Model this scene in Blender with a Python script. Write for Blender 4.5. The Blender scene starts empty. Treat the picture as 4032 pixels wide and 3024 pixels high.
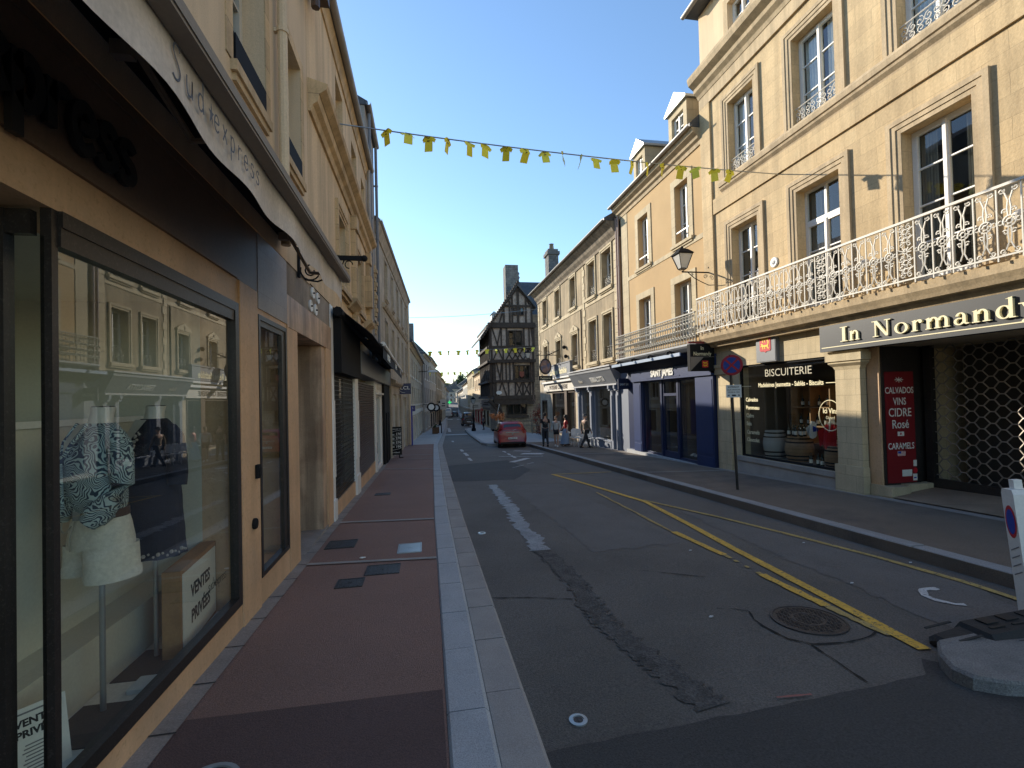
import bpy, bmesh, math, random
from mathutils import Vector, Matrix
random.seed(11)
SC = bpy.context.scene
COL = SC.collection
R = math.radians

# ---------------------------------------------------------------- camera
YAW, PITCH, ROLL, EYE = R(10.2985), R(1.0), R(1.4), 1.85
fw = Vector((math.sin(YAW)*math.cos(PITCH), math.cos(YAW)*math.cos(PITCH), math.sin(PITCH)))
rt0 = Vector((math.cos(YAW), -math.sin(YAW), 0))
up0 = rt0.cross(fw)
rt = rt0*math.cos(ROLL) - up0*math.sin(ROLL)
up = up0*math.cos(ROLL) + rt0*math.sin(ROLL)
cam_d = bpy.data.cameras.new('camera')
cam_d.sensor_fit = 'HORIZONTAL'
cam_d.sensor_width = 36
cam_d.lens = 480/1024*36
cam_d.shift_y = 6.49/1024
cam_d.clip_start, cam_d.clip_end = 0.05, 3000
cam = bpy.data.objects.new('camera', cam_d)
COL.objects.link(cam)
mw = Matrix.Identity(4)
for i, c in enumerate((rt, up, -fw)):
    for j in range(3):
        mw[j][i] = c[j]
mw.translation = (0, 0, EYE)
cam.matrix_world = mw
SC.camera = cam

# ---------------------------------------------------------------- light
SUN = Vector((-1, 1.5, .72)).normalized()
SUN_EL = math.asin(SUN.z)
SUN_AZ = math.atan2(SUN.x, SUN.y)
w = bpy.data.worlds.new('World')
SC.world = w
w.use_nodes = True
nt = w.node_tree
bg = nt.nodes['Background']
sky = nt.nodes.new('ShaderNodeTexSky')
sky.sky_type = 'NISHITA'
sky.sun_disc = False
sky.sun_elevation = SUN_EL
sky.sun_rotation = SUN_AZ
sky.altitude = 50
sky.air_density = 1.25
sky.dust_density = 0.15
sky.ozone_density = 4.0
nt.links.new(sky.outputs[0], bg.inputs[0])
bg.inputs[1].default_value = 0.125
sun_d = bpy.data.lights.new('sun', 'SUN')
sun_d.energy = 3.5
sun_d.angle = R(.5)
sun_d.color = (1, .9, .74)
sun_o = bpy.data.objects.new('sun', sun_d)
sun_o.rotation_euler = (-SUN).to_track_quat('-Z', 'Y').to_euler()
sun_o.location = (-20, 30, 30)
COL.objects.link(sun_o)
SC.view_settings.view_transform = 'Standard'
SC.view_settings.look = 'None'
SC.view_settings.exposure = 1.05
SC.view_settings.gamma = 1
SC.cycles.use_denoising = True
SC.cycles.caustics_reflective = False
SC.cycles.caustics_refractive = False
SC.cycles.max_bounces = 7
SC.cycles.transparent_max_bounces = 12
SC.cycles.sample_clamp_indirect = 4

# ---------------------------------------------------------------- helpers
WM = {}


def gz(y):
    P = [(-60, 1.8), (0, 0), (48, -1.44), (80, -2.05), (120, -2.55), (200, -2.4), (320, 3), (600, 30)]
    for (a, b), (c, d) in zip(P, P[1:]):
        if y <= c:
            return b + (d-b)*(y-a)/(c-a)
    return 30


def FR(ox, oy, ux, uy, nx, ny, oz=0):
    """frame: local (u, n, z) -> world"""
    m = Matrix.Identity(4)
    m[0][0], m[1][0] = ux, uy
    m[0][1], m[1][1] = nx, ny
    m.translation = (ox, oy, oz)
    return m


LX, RX = -1.645, 8.75
FL = FR(LX, 0, 0, 1, 1, 0)      # left facade: u = y, n towards the street
FRT = FR(RX, 0, 0, 1, -1, 0)    # right facade


def TF(o, xd):
    """text frame: x along xd, y up, z out of the face"""
    xd = Vector((xd[0], xd[1], 0)).normalized()
    u = Vector((0, 0, 1))
    n = xd.cross(u)
    m = Matrix.Identity(4)
    for i, c in enumerate((xd, u, n)):
        for j in range(3):
            m[j][i] = c[j]
    m.translation = o
    return m


def place(x, y, z, yaw=0):
    return Matrix.Translation((x, y, z)) @ Matrix.Rotation(yaw, 4, 'Z')


class MB:
    def __init__(s, F=None):
        s.v, s.f, s.m, s.F, s.mi = [], [], [], F, 0

    def add(s, vs, fs):
        b = len(s.v)
        F = s.F
        for p in vs:
            p = Vector(p)
            s.v.append(F @ p if F is not None else p)
        for f in fs:
            s.f.append([b+i for i in f])
            s.m.append(s.mi)
        return s

    def box(s, x0, x1, y0, y1, z0, z1, b=0):
        if b:
            x0, x1 = min(x0, x1), max(x0, x1)
            y0, y1 = min(y0, y1), max(y0, y1)
            b = min(b, (x1-x0)*.4, (y1-y0)*.4)
            pts = [(x0+b, y0), (x1-b, y0), (x1, y0+b), (x1, y1-b), (x1-b, y1), (x0+b, y1), (x0, y1-b), (x0, y0+b)]
            return s.prism(pts, z0, z1, 'xy')
        vs = [(x, y, z) for z in (z0, z1) for y in (y0, y1) for x in (x0, x1)]
        return s.add(vs, [(0, 1, 3, 2), (4, 6, 7, 5), (0, 4, 5, 1), (2, 3, 7, 6), (0, 2, 6, 4), (1, 5, 7, 3)])

    def quad(s, *p):
        return s.add(p, [tuple(range(len(p)))])

    def prism(s, pts, d0, d1, ax='xy'):
        """polygon extruded along the third axis; ax names the polygon's two axes"""
        def mk(a, b, d):
            return {'xy': (a, b, d), 'xz': (a, d, b), 'yz': (d, a, b)}[ax]
        n = len(pts)
        vs = [mk(a, b, d0) for a, b in pts] + [mk(a, b, d1) for a, b in pts]
        fs = [tuple(range(n)), tuple(range(2*n-1, n-1, -1))]
        fs += [(i, (i+1) % n, n+(i+1) % n, n+i) for i in range(n)]
        return s.add(vs, fs)

    def loft(s, rings, closed=True, cap=True):
        n = len(rings[0])
        vs = [p for r in rings for p in r]
        fs = []
        for k in range(len(rings)-1):
            for i in range(n if closed else n-1):
                j = (i+1) % n
                fs.append((k*n+i, k*n+j, (k+1)*n+j, (k+1)*n+i))
        if cap and closed:
            fs.append(tuple(range(n)))
            fs.append(tuple(range(len(vs)-1, len(vs)-n-1, -1)))
        return s.add(vs, fs)

    def tube(s, pts, r, n=6, cap=True, closed=False):
        pts = [Vector(p) for p in pts]
        rs = r if isinstance(r, (list, tuple)) else [r]*len(pts)
        rings = []
        for i, p in enumerate(pts):
            if closed:
                a, b = pts[i-1], pts[(i+1) % len(pts)]
            else:
                a, b = pts[max(i-1, 0)], pts[min(i+1, len(pts)-1)]
            t = b-a
            if t.length < 1e-9:
                t = Vector((0, 0, 1))
            t.normalize()
            e = Vector((0, 0, 1)) if abs(t.z) < .9 else Vector((1, 0, 0))
            e1 = t.cross(e).normalized()
            e2 = t.cross(e1)
            rings.append([p + e1*(rs[i]*math.cos(k*6.28319/n+.6)) + e2*(rs[i]*math.sin(k*6.28319/n+.6)) for k in range(n)])
        if closed:
            rings.append(rings[0])
        return s.loft(rings, cap=cap and not closed)

    def lathe(s, prof, c=(0, 0, 0), n=16, cap=True):
        return s.loft([[(c[0]+r*math.cos(k*6.28319/n), c[1]+r*math.sin(k*6.28319/n), c[2]+z) for k in range(n)]
                       for r, z in prof], cap=cap)

    def sphere(s, c, r, n=10, m=6, sc=(1, 1, 1)):
        pr = [(max(.001, math.sin(math.pi*i/m)), -math.cos(math.pi*i/m)) for i in range(m+1)]
        return s.loft([[(c[0]+r*sc[0]*a*math.cos(k*6.28319/n), c[1]+r*sc[1]*a*math.sin(k*6.28319/n), c[2]+r*sc[2]*b)
                        for k in range(n)] for a, b in pr])

    def build(s, name, mats, parent=None, smooth=False, recalc=True, weld=False):
        if not isinstance(mats, (list, tuple)):
            mats = [mats]
        me = bpy.data.meshes.new(name)
        o = bpy.data.objects.new(name, me)
        if parent is not None:
            M0 = WM[parent.name]
        else:
            if s.v:
                lo = [min(v[i] for v in s.v) for i in range(3)]
                hi = [max(v[i] for v in s.v) for i in range(3)]
                M0 = Matrix.Translation(((lo[0]+hi[0])/2, (lo[1]+hi[1])/2, lo[2]))
            else:
                M0 = Matrix.Identity(4)
            o.matrix_world = M0
        inv = M0.inverted()
        me.from_pydata([inv @ v for v in s.v], [], s.f)
        for m in mats:
            me.materials.append(m)
        me.polygons.foreach_set('material_index', s.m)
        if recalc or weld:
            bm = bmesh.new()
            bm.from_mesh(me)
            if weld:
                bmesh.ops.remove_doubles(bm, verts=bm.verts, dist=2e-4)
            bmesh.ops.recalc_face_normals(bm, faces=bm.faces)
            bm.to_mesh(me)
            bm.free()
        if smooth:
            me.polygons.foreach_set('use_smooth', [True]*len(me.polygons))
            try:
                me.set_sharp_from_angle(angle=R(40))
            except Exception:
                pass
        COL.objects.link(o)
        if parent is not None:
            o.parent = parent
        WM[o.name] = M0
        return o


def tag(o, label, cat, group=None):
    o['label'] = label
    o['category'] = cat
    if group:
        o['group'] = group
    return o


def thing(name, label, cat, loc, group=None):
    o = bpy.data.objects.new(name, None)
    o.empty_display_size = .2
    o.location = loc
    COL.objects.link(o)
    WM[o.name] = Matrix.Translation(loc)
    return tag(o, label, cat, group)


def struct(mb, name, mats, **k):
    o = mb.build(name, mats, **k)
    o['kind'] = 'structure'
    return o


def copy_tree(o, M, parent=None):
    """copy a thing and its parts; M moves it in the world"""
    c = o.copy()
    COL.objects.link(c)
    if parent is None:
        WM[c.name] = M @ WM[o.name]
        c.matrix_world = WM[c.name]
    else:
        c.parent = parent
        WM[c.name] = WM[parent.name]
    for ch in list(o.children):
        copy_tree(ch, M, c)
    return c


def txt(parent, s, F, size, m, name='lettering', bold=0, ext=.003, align='CENTER', sx=1.0, space=1.0, top=False, label=None, cat=None):
    cu = bpy.data.curves.new('t', 'FONT')
    cu.body = s
    cu.size = size
    cu.align_x = align
    cu.extrude = ext
    cu.offset = bold
    cu.space_character = space
    cu.resolution_u = 3
    ob = bpy.data.objects.new('t', cu)
    COL.objects.link(ob)
    dg = bpy.context.evaluated_depsgraph_get()
    me = bpy.data.meshes.new_from_object(ob.evaluated_get(dg))
    bpy.data.objects.remove(ob)
    mb = MB(F @ Matrix.Diagonal((sx, 1, 1, 1)))
    mb.add([v.co.copy() for v in me.vertices], [tuple(p.vertices) for p in me.polygons])
    bpy.data.meshes.remove(me)
    o = mb.build(name, m, parent)
    return o


# ---------------------------------------------------------------- materials
def _nodes(name):
    m = bpy.data.materials.new(name)
    m.use_nodes = True
    t = m.node_tree
    return m, t, t.nodes['Principled BSDF'], t.nodes.new, t.links.new


def mat(name, col, rough=.8, metal=0, spec=.5, var=.12, vs=1.2, fine=.1, fs=45, bump=.15, bs=None, brick=None,
        streak=0, speck=None, crack=0, coat=0, blotch=None, sheen=0):
    m, t, P, N, L = _nodes(name)
    tc = N('ShaderNodeTexCoord')
    co = tc.outputs['Object']

    def noise(scale, vec=None, detail=4, rough_=.6):
        n = N('ShaderNodeTexNoise')
        n.inputs['Scale'].default_value = scale
        n.inputs['Detail'].default_value = detail
        n.inputs['Roughness'].default_value = rough_
        L(vec or co, n.inputs['Vector'])
        return n.outputs['Fac']

    def ramp(fac, lo, hi, p0=.3, p1=.7):
        r = N('ShaderNodeMapRange')
        r.inputs['From Min'].default_value, r.inputs['From Max'].default_value = p0, p1
        r.inputs['To Min'].default_value, r.inputs['To Max'].default_value = lo, hi
        L(fac, r.inputs['Value'])
        return r.outputs['Result']

    def mul(c, f):
        x = N('ShaderNodeMixRGB')
        x.blend_type = 'MULTIPLY'
        x.inputs[0].default_value = 1
        L(c, x.inputs[1])
        L(f, x.inputs[2])
        return x.outputs[0]
    rgb = N('ShaderNodeRGB')
    rgb.outputs[0].default_value = (*col, 1)
    c = rgb.outputs[0]
    h = None
    if blotch:
        x = N('ShaderNodeMixRGB')
        L(ramp(noise(blotch[0], detail=5), 0, blotch[2] if len(blotch) > 2 else 1, .48, .62), x.inputs[0])
        L(c, x.inputs[1])
        x.inputs[2].default_value = (*blotch[1], 1)
        c = x.outputs[0]
    if var:
        c = mul(c, ramp(noise(vs), 1-var, 1+var))
    if brick:
        bw, bh, mo, mc, cv = brick
        sx = N('ShaderNodeSeparateXYZ')
        L(co, sx.inputs[0])
        ad = N('ShaderNodeMath')
        L(sx.outputs[0], ad.inputs[0])
        L(sx.outputs[1], ad.inputs[1])
        cb = N('ShaderNodeCombineXYZ')
        L(ad.outputs[0], cb.inputs[0])
        L(sx.outputs[2], cb.inputs[1])
        # slightly wobbly joints
        wob = N('ShaderNodeVectorMath')
        wob.operation = 'MULTIPLY_ADD'
        nn = N('ShaderNodeTexNoise')
        nn.inputs['Scale'].default_value = 2.3
        L(co, nn.inputs['Vector'])
        L(nn.outputs['Color'], wob.inputs[0])
        wob.inputs[1].default_value = (.05, .025, 0)
        L(cb.outputs[0], wob.inputs[2])
        b = N('ShaderNodeTexBrick')
        L(wob.outputs[0], b.inputs['Vector'])
        b.inputs['Scale'].default_value = 1
        b.inputs['Brick Width'].default_value = bw
        b.inputs['Row Height'].default_value = bh
        b.inputs['Mortar Size'].default_value = mo
        b.inputs['Mortar Smooth'].default_value = .3
        b.inputs['Color1'].default_value = (1+cv, 1+cv, 1+cv*.8, 1)
        b.inputs['Color2'].default_value = (1-cv, 1-cv, 1-cv, 1)
        b.inputs['Mortar'].default_value = (mc, mc, mc, 1)
        c = mul(c, b.outputs['Color'])
        h = b.outputs['Fac']
    if streak:
        mp = N('ShaderNodeMapping')
        mp.inputs['Scale'].default_value = (3.5, 3.5, .22)
        L(co, mp.inputs['Vector'])
        c = mul(c, ramp(noise(1.3, mp.outputs[0], 6), 1-streak, 1+streak*.25, .38, .6))
    if speck:
        v = noise(speck[0], detail=2, rough_=.9)
        x = N('ShaderNodeMixRGB')
        L(ramp(v, 0, speck[2], .56, .66), x.inputs[0])
        L(c, x.inputs[1])
        x.inputs[2].default_value = (*speck[1], 1)
        c = x.outputs[0]
    if fine:
        c = mul(c, ramp(noise(fs, detail=3), 1-fine, 1+fine))
    if crack:
        v = N('ShaderNodeTexVoronoi')
        v.feature = 'DISTANCE_TO_EDGE'
        v.inputs['Scale'].default_value = crack
        nn = N('ShaderNodeTexNoise')
        nn.inputs['Scale'].default_value = 1.6
        nn.inputs['Detail'].default_value = 6
        L(co, nn.inputs['Vector'])
        wv = N('ShaderNodeVectorMath')
        wv.operation = 'MULTIPLY_ADD'
        L(nn.outputs['Color'], wv.inputs[0])
        wv.inputs[1].default_value = (.9, .9, .9)
        L(co, wv.inputs[2])
        L(wv.outputs[0], v.inputs['Vector'])
        c = mul(c, ramp(v.outputs['Distance'], .45, 1, .0, .006))
    L(c, P.inputs['Base Color'])
    P.inputs['Roughness'].default_value = rough
    P.inputs['Metallic'].default_value = metal
    P.inputs['Specular IOR Level'].default_value = spec
    if coat:
        P.inputs['Coat Weight'].default_value = coat
        P.inputs['Coat Roughness'].default_value = .05
    if bump:
        bp = N('ShaderNodeBump')
        bp.inputs['Strength'].default_value = bump
        bp.inputs['Distance'].default_value = .02
        hn = noise(bs or fs, detail=5)
        if h is not None:
            a = N('ShaderNodeMath')
            a.operation = 'MULTIPLY_ADD'
            L(h, a.inputs[0])
            a.inputs[1].default_value = -1.2
            L(hn, a.inputs[2])
            hn = a.outputs[0]
        L(hn, bp.inputs['Height'])
        L(bp.outputs[0], P.inputs['Normal'])
    return m


def glass_mat(name, tint=(.9, .95, .92), f0=.06, k=3.2, gain=1.0):
    m, t, P, N, L = _nodes(name)
    t.nodes.remove(P)
    out = [n for n in t.nodes if n.type == 'OUTPUT_MATERIAL'][0]
    lw = N('ShaderNodeLayerWeight')
    lw.inputs['Blend'].default_value = .5
    pw = N('ShaderNodeMath')
    pw.operation = 'POWER'
    L(lw.outputs['Facing'], pw.inputs[0])
    pw.inputs[1].default_value = k
    ma = N('ShaderNodeMath')
    ma.operation = 'MULTIPLY_ADD'
    L(pw.outputs[0], ma.inputs[0])
    ma.inputs[1].default_value = (1-f0)*gain
    ma.inputs[2].default_value = f0
    tr = N('ShaderNodeBsdfTransparent')
    tr.inputs[0].default_value = (*tint, 1)
    gl = N('ShaderNodeBsdfGlossy')
    gl.inputs['Roughness'].default_value = .004
    gl.inputs[0].default_value = (.95, .97, 1, 1)
    mx = N('ShaderNodeMixShader')
    L(ma.outputs[0], mx.inputs[0])
    L(tr.outputs[0], mx.inputs[1])
    L(gl.outputs[0], mx.inputs[2])
    L(mx.outputs[0], out.inputs[0])
    return m


def cloth_print(name, c1, c2, scale):
    """palm-leaf print: warped bands"""
    m, t, P, N, L = _nodes(name)
    tc = N('ShaderNodeTexCoord')
    n = N('ShaderNodeTexNoise')
    n.inputs['Scale'].default_value = scale*.35
    n.inputs['Detail'].default_value = 2
    L(tc.outputs['Object'], n.inputs['Vector'])
    v = N('ShaderNodeVectorMath')
    v.operation = 'MULTIPLY_ADD'
    L(n.outputs['Color'], v.inputs[0])
    v.inputs[1].default_value = (.75, .75, .75)
    L(tc.outputs['Object'], v.inputs[2])
    wv = N('ShaderNodeTexWave')
    wv.inputs['Scale'].default_value = scale
    wv.inputs['Distortion'].default_value = 3.5
    wv.inputs['Detail'].default_value = 1.5
    wv.bands_direction = 'DIAGONAL'
    L(v.outputs[0], wv.inputs['Vector'])
    cr = N('ShaderNodeValToRGB')
    cr.color_ramp.elements[0].position = .42
    cr.color_ramp.elements[0].color = (*c1, 1)
    cr.color_ramp.elements[1].position = .54
    cr.color_ramp.elements[1].color = (*c2, 1)
    L(wv.outputs['Fac'], cr.inputs[0])
    L(cr.outputs[0], P.inputs['Base Color'])
    P.inputs['Roughness'].default_value = .9
    n2 = N('ShaderNodeTexNoise')
    n2.inputs['Scale'].default_value = 14
    L(tc.outputs['Object'], n2.inputs['Vector'])
    b = N('ShaderNodeBump')
    b.inputs['Strength'].default_value = .6
    b.inputs['Distance'].default_value = .02
    L(n2.outputs['Fac'], b.inputs['Height'])
    L(b.outputs[0], P.inputs['Normal'])
    return m


def plain(name, col, rough=.6, metal=0, var=.06, **k):
    k.setdefault('bump', 0)
    k.setdefault('fine', .05)
    return mat(name, col, rough, metal, var=var, **k)


m_lime = mat('limestone_ashlar', (.56, .415, .235), .9, var=.14, vs=.7, brick=(.72, .34, .006, .8, .07), streak=.14, fine=.1, fs=22, bump=.25, blotch=(1.3, (.60, .46, .27), .5))
m_limetrim = mat('limestone_trim', (.50, .385, .24), .9, var=.12, vs=1.5, streak=.22, fs=30, bump=.2)
m_orange = mat('ochre_render', (.52, .355, .18), .95, var=.07, vs=.8, fine=.08, fs=120, bump=.15)
m_cream = mat('cream_stone', (.55, .45, .29), .9, var=.1, vs=2, brick=(.5, .33, .008, .75, .05), streak=.12)
m_beige = mat('weathered_render', (.34, .265, .165), .95, var=.18, vs=.8, streak=.25, blotch=(.9, (.44, .34, .21), .8), fs=40)
m_lstone = mat('left_stone', (.72, .545, .34), .92, var=.1, vs=.9, streak=.2, fs=30, bump=.35, bs=9)
m_lrender = mat('left_render', (.68, .53, .355), .95, var=.07, vs=.8, streak=.1, fs=90)
m_ltrim = mat('left_trim', (.57, .42, .25), .9, var=.18, vs=2.2, brick=(3, .3, .006, .6, .12), streak=.2)
m_tan = mat('tan_limestone_cladding', (.66, .42, .24), .55, var=.12, vs=1.6, streak=.1, speck=(22, (.42, .24, .12), .35), fine=.05, bump=.03, blotch=(2.5, (.60, .40, .25), .6))
m_browntile = mat('brown_fascia', (.20, .135, .095), .5, var=.15, bump=.02)
m_greytile = mat('grey_tile', (.33, .28, .25), .5, var=.1, brick=(.3, .45, .003, .75, .05), bump=.02)
m_roughgrey = mat('bare_grey_cement', (.34, .29, .23), .9, var=.25, vs=2, streak=.25, blotch=(2, (.2, .16, .13), .6))
m_marble = mat('stained_marble', (.56, .39, .26), .5, var=.15, vs=2, streak=.5, blotch=(1.6, (.36, .22, .14), .7), bump=.03)
m_greywall = mat('grey_render', (.40, .355, .30), .95, var=.14, streak=.25)
m_greywall2 = mat('pale_stone', (.5, .42, .31), .95, var=.16, streak=.25, brick=(.6, .35, .008, .75, .08))
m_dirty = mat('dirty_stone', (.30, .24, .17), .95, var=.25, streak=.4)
m_slate = mat('slate', (.065, .07, .08), .55, var=.2, brick=(.22, .13, .008, .55, .15), bump=.3)
m_zinc = mat('zinc', (.36, .38, .38), .4, .6, var=.12, fine=.04, bump=.02)
m_gutter = mat('painted_gutter', (.33, .31, .29), .5, .2, var=.2, bump=.03)
m_pipe = mat('painted_pipe', (.62, .5, .34), .6, var=.1, bump=.02)
m_pink = mat('pink_pipe', (.42, .3, .25), .6, var=.1, bump=0)
m_white = plain('white_paint', (.78, .77, .73), .45)
m_offwhite = plain('offwhite_paint', (.62, .58, .5), .6, var=.1)
m_black = plain('black_paint', (.016, .016, .017), .75, spec=.12)
m_dkmetal = mat('dark_worn_metal', (.035, .03, .028), .4, .3, var=.3, bump=.03, speck=(60, (.3, .27, .24), .12))
m_grey = plain('grey_paint', (.17, .18, .20), .5)
m_ggrey = plain('shopfront_grey', (.20, .225, .28), .5)
m_blue = plain('navy_gloss', (.010, .020, .07), .4, coat=.1)
m_blue2 = plain('blue_trim', (.016, .034, .115), .4)
m_interior = plain('dark_interior', (.05, .045, .04), .9)
m_warmint = plain('shop_interior', (.16, .13, .10), .9)
m_curtain = mat('net_curtain', (.62, .64, .66), .95, var=.1, bump=0)
m_dkcurtain = mat('grey_curtain', (.17, .165, .15), .95, var=.1, bump=0)
m_glass = glass_mat('window_glass')
m_shopglass = glass_mat('shop_glass', (.86, .9, .87), .055, 3.3, .85)
m_dkglass = mat('dark_glass', (.015, .018, .02), .03, spec=.8, var=0, fine=0, bump=0)
m_asphalt = mat('road_asphalt', (.135, .122, .108), .82, var=.16, vs=.6, fine=.38, fs=70, bump=.6, bs=110, blotch=(.35, (.11, .10, .088), .8))
m_asphalt2 = mat('fresh_asphalt', (.056, .053, .051), .8, var=.12, vs=.8, fine=.42, fs=75, bump=.7, bs=110)
m_asphpatch = mat('patched_asphalt', (.14, .13, .12), .85, var=.12, vs=1.5, fine=.3, fs=70, bump=.5, bs=110)
m_tar = mat('worn_trench', (.23, .24, .255), .55, var=.3, vs=5, fine=.45, fs=60, bump=.8, bs=50)
m_red = mat('red_brown_asphalt', (.25, .148, .115), .85, var=.1, vs=.7, fine=.3, fs=95, bump=.5, bs=130)
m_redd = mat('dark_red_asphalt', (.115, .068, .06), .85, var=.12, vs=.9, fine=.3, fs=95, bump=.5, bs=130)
m_rpave = mat('right_pavement_asphalt', (.17, .132, .10), .85, var=.15, vs=.7, fine=.3, fs=95, bump=.5, bs=130, blotch=(.6, (.09, .075, .065), .8))
m_granite = mat('granite', (.40, .41, .42), .75, var=.1, vs=2, speck=(160, (.14, .14, .15), .7), fine=.25, fs=120, bump=.15)
m_granite2 = mat('worn_granite', (.33, .305, .28), .8, var=.14, vs=2, speck=(160, (.16, .15, .14), .5), fine=.2, fs=120, bump=.15)
m_granited = mat('grey_granite', (.30, .295, .29), .8, var=.14, vs=2, speck=(140, (.12, .12, .12), .7), fine=.25, fs=110, bump=.2)
m_joint = plain('dark_joint', (.03, .028, .026), .95)
m_paving = mat('pale_paving', (.42, .41, .40), .8, var=.1, vs=1.2, fine=.12, brick=(.6, .4, .01, .6, .06))
m_strip = mat('stone_strip', (.27, .24, .215), .85, var=.15, vs=3, fine=.2, fs=70, bump=.2)
m_yellow = mat('worn_yellow_paint', (.66, .40, .06), .8, var=.15, vs=6, fine=.15, speck=(26, (.10, .09, .08), .85), bump=.2)
m_yellow2 = mat('faded_yellow_paint', (.42, .30, .10), .85, var=.2, vs=6, speck=(22, (.09, .085, .08), .95), bump=.2)
m_whitepaint = mat('worn_white_paint', (.55, .55, .54), .8, var=.2, vs=4, speck=(20, (.09, .09, .09), .8), bump=.2)
m_iron = mat('cast_iron', (.06, .055, .055), .55, .5, var=.25, vs=8, bump=.5, bs=45)
m_ironw = mat('white_iron', (.70, .66, .58), .6, var=.08, bump=0)
m_ironb = mat('grey_iron', (.13, .125, .11), .5, .3, var=.2, bump=0)
m_wood = mat('oak', (.36, .2, .09), .6, var=.2, vs=5, bump=.05)
m_timber = mat('old_timber', (.062, .045, .034), .9, var=.3, vs=4, bump=.4, bs=20)
m_infill = mat('rubble_infill', (.46, .37, .30), .95, var=.3, vs=4, speck=(6, (.18, .13, .10), .7), bump=.6, bs=14)
m_rubble = mat('rubble_stone', (.30, .235, .17), .95, var=.3, vs=2.5, brick=(.5, .25, .02, .6, .2), bump=.5, bs=14)
m_chimney = mat('chimney_stone', (.17, .165, .16), .95, var=.25, vs=3, brick=(.4, .2, .015, .6, .2), bump=.4)
m_brown = plain('brown_paint', (.075, .045, .03), .5)
m_cream2 = plain('cream_letters', (.85, .76, .48), .5)
m_dkgreen = plain('charcoal_sign', (.032, .036, .042), .45)
m_redpanel = plain('red_panel', (.23, .018, .022), .3)
m_redsign = plain('sign_red', (.55, .02, .03), .4)
m_bluesign = plain('sign_blue', (.02, .06, .40), .4)
m_gold = plain('heraldic_yellow', (.85, .58, .03), .4)
m_skin = plain('skin', (.52, .31, .22), .6)
m_hair = plain('dark_hair', (.02, .014, .01), .7)
m_navy = mat('navy_cloth', (.014, .016, .032), .9, var=.2, vs=6, bump=.4, bs=12)
m_denimw = mat('white_denim', (.74, .69, .58), .9, var=.06, vs=6, bump=.4, bs=18)
m_print = cloth_print('leaf_print', (.03, .055, .085), (.50, .60, .58), 15)
m_mann = plain('mannequin_white', (.72, .68, .6), .5)
m_leather = plain('brown_leather', (.075, .035, .02), .5)
m_panelgrey = plain('display_panel', (.62, .59, .49), .7)
m_mat = plain('felt_mat', (.085, .078, .072), .95)
m_slab = plain('white_slab', (.62, .66, .66), .25)
m_floor = mat('display_floor', (.68, .66, .6), .5, var=.1, bump=0)
m_cardw = plain('white_card', (.80, .78, .70), .7)
m_ink = plain('black_ink', (.012, .012, .014), .6)
m_fabric = mat('awning_canvas', (.66, .59, .52), .9, var=.09, vs=3, streak=.14, bump=.15, bs=20)
m_awnbar = plain('awning_bar', (.30, .265, .23), .85, spec=.2)
m_awnblk = mat('black_canvas', (.012, .012, .014), .9, var=.2, bump=0)
m_carred = mat('red_car_paint', (.30, .004, .012), .35, var=0, fine=0, bump=0, coat=.35)
m_rubber = mat('rubber', (.02, .02, .021), .75, var=.3, vs=8, bump=.3)
m_lampglass = plain('frosted_glass', (.62, .6, .55), .4)
m_jersey = plain('yellow_plastic', (.85, .76, .05), .5)
m_jersey_d = plain('jersey_print', (.12, .11, .04), .6)
m_tyre = plain('tyre', (.015, .015, .015), .9)
m_plate = plain('number_plate', (.75, .75, .72), .4)
m_tail = plain('tail_light', (.3, .01, .01), .15)
m_barrel = mat('barrel_wood', (.30, .19, .10), .7, var=.2, vs=5, brick=(5, .08, .004, .6, .1), bump=.1)
m_bottle = mat('bottle_glass', (.012, .02, .012), .1, var=.2, bump=0)
m_leafr = mat('red_leaf', (.22, .05, .03), .8, var=.4, vs=5, bump=0)
m_leafg = mat('green_leaf', (.045, .085, .03), .8, var=.45, vs=4, bump=0)
m_leafo = mat('orange_flower', (.65, .25, .09), .8, var=.4, vs=9, bump=0)
m_chair = plain('white_chair', (.72, .7, .66), .5)
m_tile = mat('brown_tile', (.28, .20, .14), .6, var=.2, vs=2, brick=(6, .33, .008, .4, .1), bump=.1)
# ---------------------------------------------------------------- ground
YS = [-12, -6, -2, 0, 2, 4, 6, 8, 10, 12, 14, 16, 18, 20, 22, 24, 26, 28, 30, 31, 32, 34, 38, 42, 48, 54, 60, 70, 80, 95, 110, 120, 140, 160, 180, 200, 220, 240, 260, 280, 300, 320]


def interp(P, y):
    if y <= P[0][0]:
        return P[0][1]
    for (a, b), (c, d) in zip(P, P[1:]):
        if y <= c:
            return b + (d-b)*(y-a)/(c-a)
    return P[-1][1]


def strip(mb, left, right, y0, y1, dz, th=0, step=None):
    """sheet following the street slope between two polylines [(y,x)]; th > 0 gives it sides"""
    ys = sorted({y for y in YS if y0 < y < y1} | {y0, y1} | {p[0] for p in left+right if y0 < p[0] < y1})
    a = [(interp(left, y), y, gz(y)+dz) for y in ys]
    b = [(interp(right, y), y, gz(y)+dz) for y in ys]
    if not th:
        return mb.loft([[p, q] for p, q in zip(a, b)], closed=False)
    return mb.loft([[p, q, (q[0], q[1], q[2]-th), (p[0], p[1], p[2]-th)] for p, q in zip(a, b)])


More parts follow.
